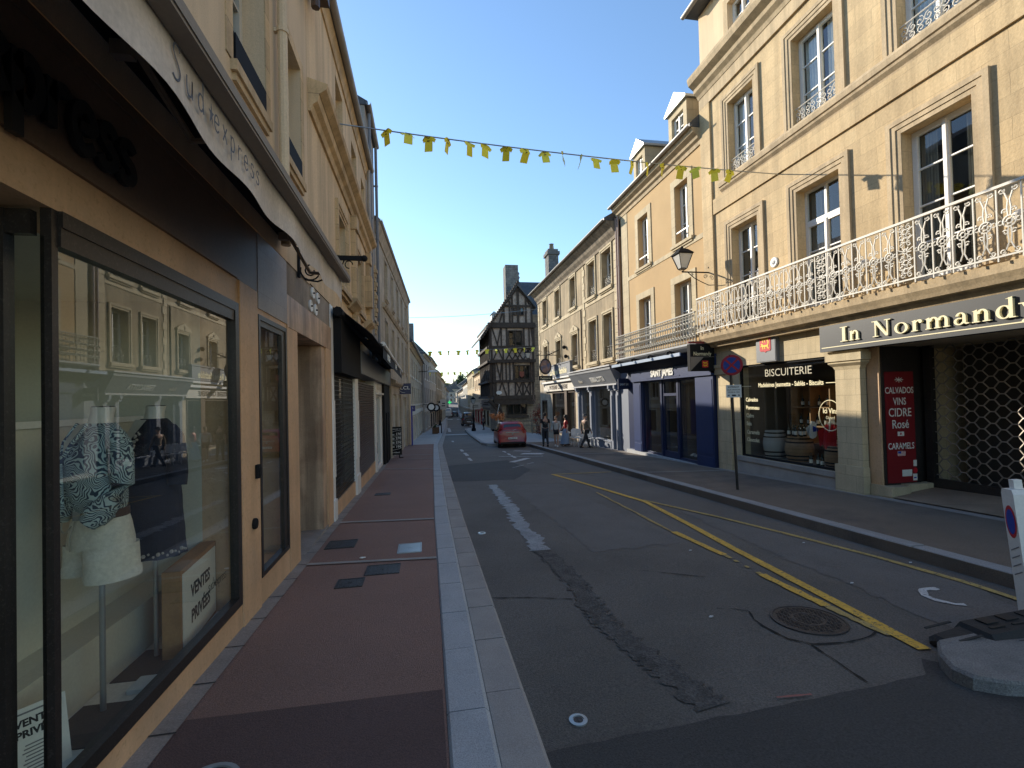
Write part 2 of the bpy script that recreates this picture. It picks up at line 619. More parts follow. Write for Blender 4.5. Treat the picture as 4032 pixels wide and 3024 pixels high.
WALL_L = [(0, LX), (23, LX), (38.6, -1.34), (45, -.81), (57, .14), (81, 2.04), (117, 4.5), (170, 7.2), (320, 14)]
WALL_R = [(0, RX), (36, RX), (44, 8.2), (52, 7.4), (60, 7.7), (80, 8.2), (120, 9.6), (170, 12.2), (320, 24)]
KI = [(0, .075), (9, .12), (17, .23), (27, .40), (31.6, .50), (47, 1.32), (67, 2.4), (108, 4.3), (170, 7.9), (320, 15)]
KO = [(y, x+(.27 if y < 20 else .26)) for y, x in KI]
GO = [(y, x+.56) for y, x in KI]
KR = [(-12, 6.06), (28.6, 5.98), (29.6, 3.75), (31, 3.5), (45, 4.0), (58, 4.62), (62, 6.0), (84, 6.9), (90, 6.6), (120, 8.6), (170, 11.2), (320, 22)]
KRO = [(y, x+.24) for y, x in KR]

g = MB()
g.add([(-400, -60, -3.2), (400, -60, -3.2), (400, 330, -3.2), (-400, 330, -3.2)], [(0, 1, 2, 3)])
struct(g, 'ground', m_rpave)
g = MB()
strip(g, [(0, -3), (320, 5)], [(0, 11.5), (320, 30)], -12, 320, -.15)
struct(g, 'road', m_asphalt)

# left pavement
g = MB()
strip(g, [(0, LX-1.2), (60, LX-1.2)], KI, -12, 31.6, 0, .3)
struct(g, 'left_pavement', m_red)
g = MB()
strip(g, [(y, x-.8) for y, x in WALL_L], KI, 31.6, 320, 0, .3)
struct(g, 'far_left_pavement', m_paving)
g = MB()
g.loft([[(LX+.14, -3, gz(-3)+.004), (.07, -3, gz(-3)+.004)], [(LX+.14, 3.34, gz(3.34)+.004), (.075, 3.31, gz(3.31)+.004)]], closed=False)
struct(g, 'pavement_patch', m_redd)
g = MB()
strip(g, [(0, LX-.05)], [(-6, LX+.15), (9, LX+.13), (31, LX+.17)], -6, 31.6, .009)
for yy in [y*.42 for y in range(-4, 76)]:
    pass
struct(g, 'wall_strip', m_strip)
g = MB()
for yy in [1+i*.55 for i in range(52)]:
    g.quad((LX, yy, gz(yy)+.013), (LX+.15, yy, gz(yy)+.013), (LX+.15, yy+.012, gz(yy)+.013), (LX, yy+.012, gz(yy)+.013))
struct(g, 'wall_strip_joints', m_joint)
g = MB()
for ya, yb, wd in [(6.46, 6.3, .085), (8.88, 8.68, .11), (17.48, 16.8, .13), (21.2, 20.9, .13), (23.4, 23.0, .13), (27.5, 27.2, .13)]:
    xk = interp(KI, yb)
    g.add([(LX+.13, ya, gz(ya)+.012), (xk, yb, gz(yb)+.012), (xk, yb+wd, gz(yb+wd)+.012), (LX+.13, ya+wd, gz(ya+wd)+.012)], [(0, 1, 2, 3)])
struct(g, 'pavement_bands', m_granite2)


def stones(name, inner, outer, y0, y1, ln, dz, th, m, gap=.007, jit=.12, bev=.016):
    """a row of separate blocks laid along the street"""
    g = MB()
    y = y0
    while y < y1:
        l = ln*(1+random.uniform(-jit, jit))
        if y > 45:
            l *= 3
        ya, yb = y+gap, min(y+l, y1)-gap
        dd = random.uniform(-.004, .004)
        def sec(yy, e):
            a, b, z = interp(inner, yy)+.003+e, interp(outer, yy)-.003-e, gz(yy)+dz+dd
            return [(a, yy, z-th), (a, yy, z-bev), (a+bev, yy, z), (b-bev*1.6, yy, z), (b, yy, z-bev*1.6), (b, yy, z-th)]
        g.loft([sec(ya, .004), sec(ya+.008, 0), sec(yb-.008, 0), sec(yb, .004)])
        y += l
    return struct(g, name, m, smooth=False)


stones('left_kerb', KI, KO, -4, 180, .78, .012, .4, m_granite)
stones('left_gutter', KO, GO, -4, 180, .72, -.095, .3, m_granite2, gap=.008, jit=.3)
# right pavement
g = MB()
strip(g, KR, [(y, x+2.6) for y, x in WALL_R], -12, 29.2, 0, .3)
struct(g, 'right_pavement', m_rpave)
g = MB()
strip(g, KR, [(y, x+1.2) for y, x in WALL_R], 29.2, 320, 0, .3)
struct(g, 'plaza', m_paving)
stones('right_kerb', KR, KRO, -4, 29.4, 1.25, .012, .4, m_granited, gap=.013)
stones('plaza_kerb', [(y, x-.01) for y, x in KR], KRO, 29.8, 180, 1.1, .012, .4, m_granited)
g = MB()
strip(g, [(0, RX-.25), (30, RX-.25)], [(0, RX+.3), (30, RX+.3)], -6, 29.2, .006)
struct(g, 'right_wall_strip', m_strip)
g = MB()
for ya, yb in [(13.1, 12.6), (19.9, 19.4)]:
    g.add([(6.25, ya, gz(ya)+.01), (8.5, yb, gz(yb)+.01), (8.5, yb+.09, gz(yb+.09)+.01), (6.25, ya+.09, gz(ya+.09)+.01)], [(0, 1, 2, 3)])
struct(g, 'right_pavement_bands', m_granite2)


def decal(name, pts, dz, m, jag=0, seg=.12):
    """flat painted or patched polygon laid on the road"""
    out = []
    n = len(pts)
    for i in range(n):
        a, b = pts[i], pts[(i+1) % n]
        d = math.hypot(b[0]-a[0], b[1]-a[1])
        k = max(1, int(d/seg)) if jag else max(1, int(d/2))
        for j in range(k):
            t = j/k
            out.append((a[0]+(b[0]-a[0])*t+random.uniform(-jag, jag), a[1]+(b[1]-a[1])*t+random.uniform(-jag, jag)*1.5))
    mb = MB()
    mb.add([(x, y, gz(y)-.15+dz) for x, y in out], [tuple(range(len(out)))])
    return struct(mb, name, m, recalc=False)


def ribbon(name, pts, wd, dz, m, jag=0, seg=.25, drop=0):
    P = []
    for a, b in zip(pts, pts[1:]):
        k = max(1, int(math.dist(a, b)/seg))
        P += [(a[0]+(b[0]-a[0])*j/k, a[1]+(b[1]-a[1])*j/k) for j in range(k)]
    P.append(pts[-1])
    mb = MB()
    rows = []
    for i, p in enumerate(P):
        q, r = P[max(i-1, 0)], P[min(i+1, len(P)-1)]
        dx, dy = r[0]-q[0], r[1]-q[1]
        l = math.hypot(dx, dy) or 1
        nx, ny = dy/l, -dx/l
        w1, w2 = wd/2+random.uniform(-jag, jag), wd/2+random.uniform(-jag, jag)
        rows.append([(p[0]-nx*w1, p[1]-ny*w1, gz(p[1])-.15+dz), (p[0]+nx*w2, p[1]+ny*w2, gz(p[1])-.15+dz)])
    if drop:
        for i in range(len(rows)-1):
            if random.random() > drop:
                mb.loft([rows[i], rows[i+1]], closed=False)
    else:
        mb.loft(rows, closed=False)
    return struct(mb, name, m, recalc=False)


decal('fresh_asphalt_patch', [(.64, -8), (.64, 2.78), (1.7, 2.84), (2.3, 2.87), (3.55, 2.95), (3.75, 3.15), (4.2, 2.6), (6, 2.0), (6, -8)], .005, m_asphalt2, .008)
decal('worn_patch', [(4.5, 3.4), (4.6, 6.0), (4.85, 8.8), (5.6, 6.2), (5.75, 4.4), (5.5, 3.5)], .004, m_asphpatch, .05)
decal('road_seam_patch', [(.66, 14.5), (.68, 19), (3.4, 20.2), (3.6, 16.5), (2.6, 14.2)], .004, m_asphalt2, .02)
decal('worn_lane_patch', [(2.3, 6.5), (2.2, 13), (3.6, 13), (3.7, 6.6)], .004, m_asphpatch, .06)
ribbon('worn_trench_strip', [(1.80, 13.4), (1.76, 11), (1.64, 8.2), (1.62, 6.8)], .26, .009, m_tar, .07, .09)
ribbon('dark_trench_strip', [(1.62, 6.85), (1.68, 5.7), (1.62, 4.4), (1.70, 3.8), (1.85, 2.95)], .24, .008, mat('crumbled_asphalt', (.085, .078, .072), .9, var=.4, vs=9, fine=.5, fs=55, bump=.9, bs=45), .05, .035)
ribbon('yellow_line', [(3.95, 14.9), (4.2, 13.2), (4.62, 9.7), (4.40, 7.6), (4.22, 6.16), (4.03, 4.36), (3.90, 3.24)], .115, .012, m_yellow, .004)
ribbon('yellow_line_kerb', [(4.66, 9.9), (5.2, 7.86), (5.48, 6.5), (5.68, 5.3), (5.76, 4.3), (5.70, 3.4)], .085, .0125, m_yellow2, .006)
ribbon('yellow_line_old', [(4.07, 11.2), (3.93, 8.2), (3.88, 7.2)], .05, .0122, m_yellow2, .012, drop=.15)
ribbon('yellow_line_dash', [(3.90, 7.2), (3.92, 5.9)], .10, .0122, m_yellow, .01)
ribbon('yellow_line_dash_near', [(3.87, 5.1), (3.85, 4.15)], .105, .0122, m_yellow, .012, .1)
ribbon('yellow_line_corner', [(3.95, 14.86), (5.86, 14.72)], .10, .0125, m_yellow2, .01)
ribbon('yellow_line_faded', [(3.92, 5.9), (3.87, 5.1)], .055, .0121, m_yellow2, .012, .08, .25)
ribbon('yellow_line_faded', [(3.85, 4.15), (3.87, 3.5)], .08, .0121, m_yellow2, .015, .06, .2)
ribbon('white_curve', [(5.30, 4.24), (5.12, 4.26), (4.99, 4.12), (4.985, 4.0), (5.05, 3.88), (5.12, 3.84)], .06, .012, m_whitepaint, .015, .06)
for nm, pts, wd in [('lane_dash', [(1.96, 23.2), (1.95, 25)], .16), ('lane_dash', [(1.95, 26), (1.95, 27.5)], .16), ('lane_dash', [(1.9, 20.6), (1.92, 22)], .12), ('lane_dash', [(1.95, 35), (2.0, 37)], .16),
                    ('crossing_band', [(1.75, 48.4), (4.1, 48.4)], 1.3), ('far_crossing', [(4.9, 112), (8.2, 112)], 3.5), ('direction_arrow', [(2.7, 55), (3.1, 66)], .35),
                    ('hatch_mark', [(3.9, 20.9), (4.0, 25)], .12), ('hatch_mark', [(3.3, 22), (5.2, 21.2)], .10), ('hatch_mark', [(4.3, 25.2), (5.3, 24.2)], .25), ('hatch_mark', [(2.9, 17), (4.2, 18.7)], .05), ('hatch_mark', [(3.4, 19.2), (4.4, 20.6)], .28), ('hatch_mark', [(4.6, 23), (5.5, 22.4)], .5)]:
    ribbon(nm, pts, wd, .012, m_whitepaint, .02, .3, .12)
crk = plain('crack', (.014, .013, .012), 1)
for pts in [[(3.112, 3.52), (3.09, 3.26), (3.075, 3.1), (3.065, 2.96)], [(3.06, 4.24), (2.95, 4.31), (2.8, 4.36)], [(.66, 5.2), (1.1, 5.1), (1.5, 4.95)], [(2.6, 5.6), (3.2, 5.2)], [(.68, 15), (2, 15.2), (3.6, 15.0)], [(1, 21.6), (3, 22.4)], [(5.8, 12), (4.7, 15), (4.6, 19)]]:
    ribbon('road_crack', pts, .012, .0085, crk, .006, .05)
ring = [(3.06, 4.22), (2.98, 4.06), (2.97, 3.92), (3.0, 3.66), (3.13, 3.52), (3.35, 3.49), (3.58, 3.5), (3.74, 3.55), (3.86, 3.62), (3.94, 3.74), (3.93, 3.84)]
ribbon('road_crack', ring, .016, .0085, crk, .007, .05)
ribbon('red_chalk_mark', [(2.316, 2.94), (2.568, 2.92)], .018, .0125, plain('red_chalk', (.30, .12, .10), .9), .004, .04)

# covers set in the ground
def round_cover(x, y, r, dz, label, m, groove=True):
    z = gz(y)+dz
    t = thing('manhole_cover', label, 'manhole cover', (x, y, z))
    mb = MB(Matrix.Translation((x, y, z)) @ Matrix.Rotation(-.03, 4, 'X'))
    mb.lathe([(r, -.03), (r, .008), (r*.93, .012), (r*.92, .006), (r*.9, .006)], n=40)
    mb.build('rim', m, t)
    mb = MB(Matrix.Translation((x, y, z)) @ Matrix.Rotation(-.03, 4, 'X'))
    mb.lathe([(r*.89, -.02), (r*.89, .007)], n=40)
    if groove:
        k = 0
        q = r*.085
        for i in range(-11, 12):
            for j in range(-11, 12):
                px, py = (i+.5*(j % 2))*q*1.05, j*q*.95
                d = math.hypot(px, py)
                if d < r*.82 and not (r*.36 < d < r*.47):
                    a = .7 if (i+j) % 2 else -.7
                    c, s_ = math.cos(a)*q*.42, math.sin(a)*q*.42
                    mb.prism([(px-c-s_*.35, py-s_+c*.35), (px+c-s_*.35, py+s_+c*.35), (px+c+s_*.35, py+s_-c*.35), (px-c+s_*.35, py-s_-c*.35)], .006, .0125)
        mb.lathe([(r*.46, .006), (r*.45, .011), (r*.38, .011), (r*.37, .006)], n=32, cap=False)
    mb.build('lid', m, t)
    return t


round_cover(3.45, 3.93, .315, -.145, 'large round cast iron manhole cover ringed by cracked asphalt', m_iron)
for x, y, r, lb, mm in [(.931, 3.02, .06, 'small round metal access cap near the bottom edge of the road', m_zinc), (.891, 8.06, .064, 'small bright round survey cap beside the gutter stones', m_slab)]:
    z = gz(y)-.145
    t = thing('access_cap', lb, 'access cap', (x, y, z))
    mb = MB(Matrix.Translation((x, y, z)))
    mb.lathe([(r, -.02), (r, .006), (r*.62, .008), (r*.6, .003), (r*.5, .003)], n=24)
    mb.build('ring', mm, t)
    mb = MB(Matrix.Translation((x, y, z)))
    mb.lathe([(r*.52, -.01), (r*.52, .004)], n=20)
    mb.box(-.006, .006, -.02, .02, .0045, .006)
    mb.build('plug', m_iron, t)
t = thing('access_cap', 'round metal water cap cut by the bottom edge of the pavement', 'access cap', (-1.13, 2.72, gz(2.72)))
mb = MB(Matrix.Translation((-1.13, 2.72, gz(2.72)+.004)))
mb.lathe([(.15, -.02), (.15, .008), (.125, .01), (.12, .004), (.1, .004)], n=28)
mb.build('ring', m_zinc, t)
mb = MB(Matrix.Translation((-1.13, 2.72, gz(2.72)+.004)))
mb.lathe([(.115, -.01), (.115, .007)], n=28)
mb.build('plug', m_iron, t)
for x0, x1, y0, y1, skew, lb, mm, nb in [(-1.45, -1.04, 7.19, 7.64, .02, 'dark ribbed cover plate by the doorway step', m_iron, 14), (-.415, -.09, 6.68, 7.16, 0, 'framed metal hatch with worn white paint near the kerb', m_zinc, 15),
                                         (-.745, -.342, 5.86, 6.24, 0, 'wide rectangular patterned cover just before the first stone band', m_iron, 8), (-1.015, -.72, 5.51, 5.80, 0, 'small dark square cover with rounded motif on the red pavement', m_iron, 5),
                                         (-1.22, -.86, 11.75, 12.05, 0, 'flush cover plate half hidden in the far red pavement', m_iron, 4)]:
    yc = (y0+y1)/2
    z = gz(yc)
    sl = Matrix.Translation(((x0+x1)/2, yc, z)) @ Matrix.Rotation(math.atan(-.03), 4, 'X')
    t = thing('cover_plate', lb, 'cover plate', ((x0+x1)/2, yc, z))
    hx, hy = (x1-x0)/2, (y1-y0)/2
    mb = MB(sl)
    for a in ((-hx, -hx+.014, -hy, hy), (hx-.014, hx, -hy, hy), (-hx+.014, hx-.014, -hy, -hy+.014), (-hx+.014, hx-.014, hy-.014, hy)):
        mb.box(*a, -.02, .010)
    mb.build('frame', m_zinc if mm is m_zinc else m_iron, t)
    mb = MB(sl)
    mb.box(-hx+.018, hx-.018, -hy+.018, hy-.018, -.02, .006)
    for i in range(nb):
        xx = -hx+.03+(2*hx-.06)*(i+.5)/nb
        mb.box(xx-.006, xx+.006, -hy+.03, hy-.03, .0065, .0105)
    mb.box(-.02, .02, -.012, .012, .011, .0125)
    mb.build('plate', mm, t)
mb = MB(Matrix.Translation((-.86, 6.6, gz(6.6)+.012)))
mb.sphere((0, 0, 0), .03, 9, 6, (1.1, .7, .35))
mb.sphere((.03, .005, 0), .02, 8, 5, (1, .8, .4))
tag(mb.build('litter', m_white), 'crumpled scrap of white paper on the stone band', 'litter')
for x, y in [(2.63, 4.2), (5.32, 6.1), (4.6, 4.6), (3.6, 6.2), (5.85, 5.0)]:
    mb = MB(Matrix.Translation((x, y, gz(y)-.14)))
    mb.prism([(-.025, -.01), (.01, -.018), (.03, .004), (0, .014)], 0, .006)
    tag(mb.build('litter', m_whitepaint), 'tiny flat pale paper scrap lying on the open road asphalt', 'litter', 'paper scraps on the road')
# ---------------------------------------------------------------- building kit
def wall(name, parent, F, u0, u1, z0, z1, depth, holes=(), mats=None, room=.9, top=True):
    """solid wall block; each hole (a, b, c, d[, room]) is a pocket with reveals and a dark back"""
    mb = MB(F)
    us = sorted({u0, u1} | {h[0] for h in holes} | {h[1] for h in holes})
    zs = sorted({z0, z1} | {h[2] for h in holes} | {h[3] for h in holes})
    us = [u for u in us if u0 <= u <= u1]
    zs = [z for z in zs if z0 <= z <= z1]
    for a, b in zip(us, us[1:]):
        for c, d in zip(zs, zs[1:]):
            uc, zc = (a+b)/2, (c+d)/2
            if not any(h[0] < uc < h[1] and h[2] < zc < h[3] for h in holes):
                mb.quad((a, 0, c), (b, 0, c), (b, 0, d), (a, 0, d))
    for h in holes:
        a, b, c, d = h[:4]
        D = h[4] if len(h) > 4 else room
        r = min(.3, D)
        skip = h[5] if len(h) > 5 else ''
        for lo, hi, mi in ((0, -r, 0), (-r, -D, 1)):
            mb.mi = mi
            mb.quad((a, lo, c), (b, lo, c), (b, hi, c), (a, hi, c))
            mb.quad((a, lo, d), (b, lo, d), (b, hi, d), (a, hi, d))
            if 'a' not in skip:
                mb.quad((a, lo, c), (a, lo, d), (a, hi, d), (a, hi, c))
            if 'b' not in skip:
                mb.quad((b, lo, c), (b, lo, d), (b, hi, d), (b, hi, c))
        mb.mi = 1
        mb.quad((a, -D, c), (b, -D, c), (b, -D, d), (a, -D, d))
        mb.mi = 0
    n = -depth
    mb.quad((u0, 0, z0), (u0, n, z0), (u0, n, z1), (u0, 0, z1))
    mb.quad((u1, 0, z0), (u1, n, z0), (u1, n, z1), (u1, 0, z1))
    mb.quad((u0, n, z0), (u1, n, z0), (u1, n, z1), (u0, n, z1))
    if top:
        mb.quad((u0, 0, z1), (u1, 0, z1), (u1, n, z1), (u0, n, z1))
    return mb.build(name, mats or [m_lime, m_interior], parent, weld=True)


def frame_bars(mb, u0, u1, z0, z1, n0, n1, t):
    mb.box(u0, u0+t, n0, n1, z0, z1)
    mb.box(u1-t, u1, n0, n1, z0, z1)
    mb.box(u0+t, u1-t, n0, n1, z0, z0+t)
    mb.box(u0+t, u1-t, n0, n1, z1-t, z1)


def window(bld, F, u0, u1, z0, z1, d=.16, leaves=2, bars=2, transom=0, m=None, sur=None, sill=None, rail=None, curtain=None, t=.05, mtrim=None, mglass=None, label=None):
    m = m or m_white
    mb = MB(F)
    frame_bars(mb, u0+.002, u1-.002, z0+.002, z1-.002, -d-.07, -d, t)
    zt = z1-t
    if transom:
        zt = transom
        mb.box(u0+t, u1-t, -d-.06, -d+.012, zt, zt+.09)
        mb.box((u0+u1)/2-.03, (u0+u1)/2+.03, -d-.06, -d, zt+.09, z1-t)
    w = (u1-u0-2*t)/leaves
    for i in range(leaves):
        a, b = u0+t+i*w+.004, u0+t+(i+1)*w-.004
        frame_bars(mb, a, b, z0+t+.004, zt-.004, -d-.055, -d+.006, .045)
        for k in range(bars):
            zz = z0+t+(zt-z0-t)*(k+1)/(bars+1)
            mb.box(a+.045, b-.045, -d-.045, -d-.004, zz-.013, zz+.013)
    if leaves == 2:
        mb.box((u0+u1)/2-.028, (u0+u1)/2+.028, -d+.006, -d+.03, z0+t, zt)
    o = mb.build('window', m, bld)
    if label:
        o['label'] = label
    mb = MB(F)
    mb.quad((u0+t*.5, -d-.035, z0+t*.5), (u1-t*.5, -d-.035, z0+t*.5), (u1-t*.5, -d-.035, z1-t*.5), (u0+t*.5, -d-.035, z1-t*.5))
    mb.build('pane', mglass or m_glass, o, recalc=False)
    if sur:
        W, P = sur[0], sur[1]
        mb = MB(F)
        steps = sur[2] if len(sur) > 2 else 3
        bot = sur[3] if len(sur) > 3 else z0
        for k in range(steps):
            a = W*k/steps
            b = W*(k+1)/steps
            p = P*(k+1)/steps
            mb.box(u0-b, u0-a-.001, -.02, p, bot, z1+b)
            mb.box(u1+a+.001, u1+b, -.02, p, bot, z1+b)
            mb.box(u0-a-.0005, u1+a+.0005, -.02, p, z1+a+.001, z1+b)
        mb.build('surround', mtrim or m_limetrim, o)
    if sill:
        e, p, h = sill
        mb = MB(F)
        mb.box(u0-e, u1+e, -.1, p, z0-h, z0-.001)
        mb.box(u0-e+.04, u1+e-.04, -.05, p*.6, z0-h-.07, z0-h-.0005)
        mb.build('sill', mtrim or m_limetrim, o)
    if curtain:
        mc, frac = curtain
        mb = MB(F)
        for a, b in ((u0+.06, u0+(u1-u0)*frac), (u1-(u1-u0)*frac, u1-.06)):
            pts = []
            for i in range(25):
                uu = a+(b-a)*i/24
                pts.append([(uu, -d-.14+.025*math.sin(i*1.45), z0+.06), (uu, -d-.14+.025*math.sin(i*1.45+.4), z1-.06)])
            mb.loft(pts, closed=False)
        mb.build('curtain', mc, o, recalc=False)
    if rail:
        mr, h = rail
        mb = MB(F)
        n = -d*.3
        mb.tube([(u0, n, z0+h), (u1, n, z0+h)], .014, 5)
        mb.tube([(u0, n, z0+.07), (u1, n, z0+.07)], .012, 5)
        k = max(2, int((u1-u0)/.24))
        for i in range(k):
            uc = u0+(u1-u0)*(i+.5)/k
            for s in (1, -1):
                mb.tube(spiral(uc, z0+h*.66, h*.2, 1.3, s, 1.57 if s > 0 else 1.57, n), .009, 4)
                mb.tube(spiral(uc, z0+h*.36, h*.16, 1.2, s, -1.57, n), .009, 4)
        mb.build('guard_rail', mr, o)
    return o


def spiral(uc, zc, r, turns, s, a0, n, k=12):
    """a scroll drawn in the plane of the facade"""
    pts = []
    for i in range(k+1):
        t = i/k
        rr = r*(1-.8*t)
        a = a0+s*turns*6.283*t
        pts.append((uc+s*r*.9+rr*math.cos(a)-s*0, n, zc+rr*math.sin(a)))
    return pts


def roof(bld, F, u0, u1, z, over, run, rise, m=None, name='roof', th=.12, gut=True):
    mb = MB(F)
    mb.prism([(over, z), (over, z+th), (-run, z+rise+th), (-run, z+rise)], u0, u1, 'yz') if False else None
    vs = [(u, n, zz) for u in (u0, u1) for n, zz in ((over, z), (over, z+th), (-run, z+rise+th), (-run*2, z), )]
    mb.add(vs, [(0, 1, 2, 3), (4, 5, 6, 7), (0, 4, 5, 1), (1, 5, 6, 2), (2, 6, 7, 3), (3, 7, 4, 0)])
    o = mb.build(name, m or m_slate, bld)
    if gut:
        mb = MB(F)
        pr = [(over+.03+.075*math.cos(a), z+.05+.075*math.sin(a)) for a in [math.pi*(1+k/8) for k in range(9)]]
        pr += [(x*.0+over+.03+(x-over-.03)*.85, zz+.012) for x, zz in reversed(pr)]
        mb.loft([[(u, x, zz) for x, zz in pr] for u in (u0-.03, u1+.03)])
        mb.build('gutter', m_gutter, bld)
    return o


def cornice(bld, F, u0, u1, z0, prof, m=None, name='cornice'):
    """prof: list of (n, dz) from the wall outward and up"""
    mb = MB(F)
    pts = [(-.05, z0)]+[(n, z0+dz) for n, dz in prof]+[(-.05, z0+prof[-1][1])]
    mb.loft([[(u, n, z) for n, z in pts] for u in (u0, u1)])
    return mb.build(name, m or m_limetrim, bld)


def pipe(bld, F, u, n, z0, z1, r=.05, m=None, name='downpipe'):
    mb = MB(F)
    mb.tube([(u, n, z0), (u, n, z1)], r, 10)
    for z in [z0+.6+1.9*k for k in range(int((z1-z0)/1.9))]:
        mb.tube([(u, n, z), (u, n, z+.05)], r*1.25, 10)
        mb.box(u-r*.5, u+r*.5, 0.0, n-r*.8, z+.005, z+.045)
    return mb.build(name, m or m_gutter, bld)


# handwriting as strokes, used for the boutique's lettering
HAND = {
    's': ([[(.42, .58), (.3, .68), (.12, .64), (.08, .5), (.2, .38), (.36, .3), (.4, .14), (.28, .02), (.1, .02), (.0, .12)]], .52),
    'S': ([[(.5, 1.1), (.36, 1.25), (.14, 1.22), (.05, 1.0), (.14, .8), (.36, .6), (.5, .36), (.42, .1), (.2, 0), (.0, .1)]], .62),
    'u': ([[(.04, .68), (.04, .25), (.12, .03), (.3, .02), (.42, .2), (.45, .68)], [(.45, .68), (.46, .0)]], .6),
    'd': ([[(.42, .5), (.3, .66), (.12, .6), (.03, .34), (.1, .06), (.28, .02), (.42, .2)], [(.44, 1.25), (.43, .4), (.46, 0)]], .62),
    'e': ([[(.05, .34), (.42, .38), (.4, .58), (.25, .68), (.08, .58), (.02, .32), (.1, .06), (.28, 0), (.44, .12)]], .56),
    'x': ([[(.02, .68), (.42, 0)], [(.42, .68), (.0, 0)]], .54),
    'p': ([[(.05, .68), (.05, -.45)], [(.05, .45), (.16, .64), (.34, .64), (.44, .4), (.36, .1), (.2, .02), (.07, .14)]], .58),
    'r': ([[(.05, .68), (.06, 0)], [(.06, .4), (.16, .6), (.32, .66), (.4, .58)]], .5),
    ' ': ([], .3),
}


def hand(mb, s, size, thick, n0, n1, gap=1.0, sx=1.0, star=True):
    """writes along local x, up local y, in the frame of mb"""
    x = 0
    for ch in s:
        if ch == '*':
            pts = []
            for k in range(10):
                r = size*(.30 if k % 2 == 0 else .11)
                pts.append((x+size*.22+r*.8*math.sin(k*.6283), size*.42+r*1.5*math.cos(k*.6283)))
            mb.prism(pts, n0, n1, 'xy')
            x += size*.5*sx
            continue
        st, adv = HAND[ch]
        for line in st:
            P = [Vector((x+a*size*sx, b*size)) for a, b in line]
            Q = []
            for i in range(len(P)-1):
                p0, p1, p2, p3 = P[max(i-1, 0)], P[i], P[i+1], P[min(i+2, len(P)-1)]
                for k in range(5):
                    t = k/5
                    Q.append(.5*((2*p1)+(p2-p0)*t+(2*p0-5*p1+4*p2-p3)*t*t+(3*p1-p0-3*p2+p3)*t**3))
            Q.append(P[-1])
            rings = []
            for i, q in enumerate(Q):
                d = (Q[min(i+1, len(Q)-1)]-Q[max(i-1, 0)])
                d = d.normalized() if d.length else Vector((1, 0))
                nn = Vector((-d.y, d.x))*thick/2
                rings.append([(q.x-nn.x, q.y-nn.y, n0), (q.x+nn.x, q.y+nn.y, n0), (q.x+nn.x, q.y+nn.y, n1), (q.x-nn.x, q.y-nn.y, n1)])
            mb.loft(rings)
        x += adv*size*gap*sx
    return x


# ---------------------------------------------------------------- boutique on the left
bA = thing('boutique_building', 'pale stone building over the tan clad boutique with its canvas awning', 'building', (LX-3, 4.5, gz(4.5)))
W1 = (4.64, 5.56, 4.95, 6.62)
W2 = (6.29, 7.11, 4.95, 6.57)
W0 = (2.3, 3.2, 4.95, 6.62)
wall('upper_wall', bA, FL, -4, 7.5, 3.62, 8.85, 7, [W0, W1, W2], [m_lrender, m_interior], .9)
for q in (W0, W1, W2):
    window(bA, FL, *q, d=.22, bars=2, m=m_offwhite, sur=(.15, .012, 1), mtrim=m_ltrim, sill=(.05, .06, .1), curtain=(m_dkcurtain, .25))
for q in (W1, W2):
    mb = MB(FL)
    for i in range(5):
        mb.box(q[0]+.03, q[1]-.03, -.06+.018*i, -.05+.018*i, q[2]+.02, q[2]+.34-.012*i)
    mb.build('window_guard', m_black, bA)
pipe(bA, FL, 5.93, .09, 3.7, 8.8, .055, m_pipe)
cornice(bA, FL, -4, 7.5, 8.55, [(.02, .0), (.04, .12), (.09, .24), (.10, .3)], m_ltrim)
roof(bA, FL, -4, 7.52, 8.86, .14, 4, 2.2)
# ground floor cladding: pieces butt against each other
H1 = (2.5, 4.66, -2, 2.76, 4)
wall('ground_wall', bA, FL, -4, 6.24, -.6, 2.99, 5, [(2.5, 4.655, -.1, 2.765, 2.6, 'a'), (5.2, 6.21, .115, 2.775, .35), (-4+.01, 2.5, -.5, 2.765, 2.6, 'b')], [m_tan, m_panelgrey])
mb = MB(FL)
mb.box(-4, 4.652, -.3, .012, 2.992, 3.6)
mb.box(-4, 4.652, .0125, .02, 2.992, 3.012)
mb.box(-4, 4.652, .0125, .02, 3.525, 3.545)
mb.build('fascia', m_browntile, bA)
mb = MB(FL)
mb.box(4.656, 5.2, -.3, .006, 2.992, 3.6)
mb.build('pilaster_head', m_browntile, bA)
mb = MB(FL)
mb.box(5.204, 6.24, -.3, .01, 2.83, 3.6)
mb.build('tiled_panel', m_greytile, bA)
mb = MB(FL)
mb.box(4.70, 5.17, .001, .014, -.2, 2.985)
for z in (.55, 1.15, 1.75, 2.35):
    mb.box(4.70, 5.17, .0145, .0155, z, z+.006)
mb.build('pier', m_tan, bA)
# thick black letters on the fascia
mb = MB(TF((LX+.02, 1.88, 3.11), (0, 1, 0)))
hand(mb, 'express', .31, .058, .001, .03, 1.02, 1.0)
mb.build('lettering', m_ink, bA)
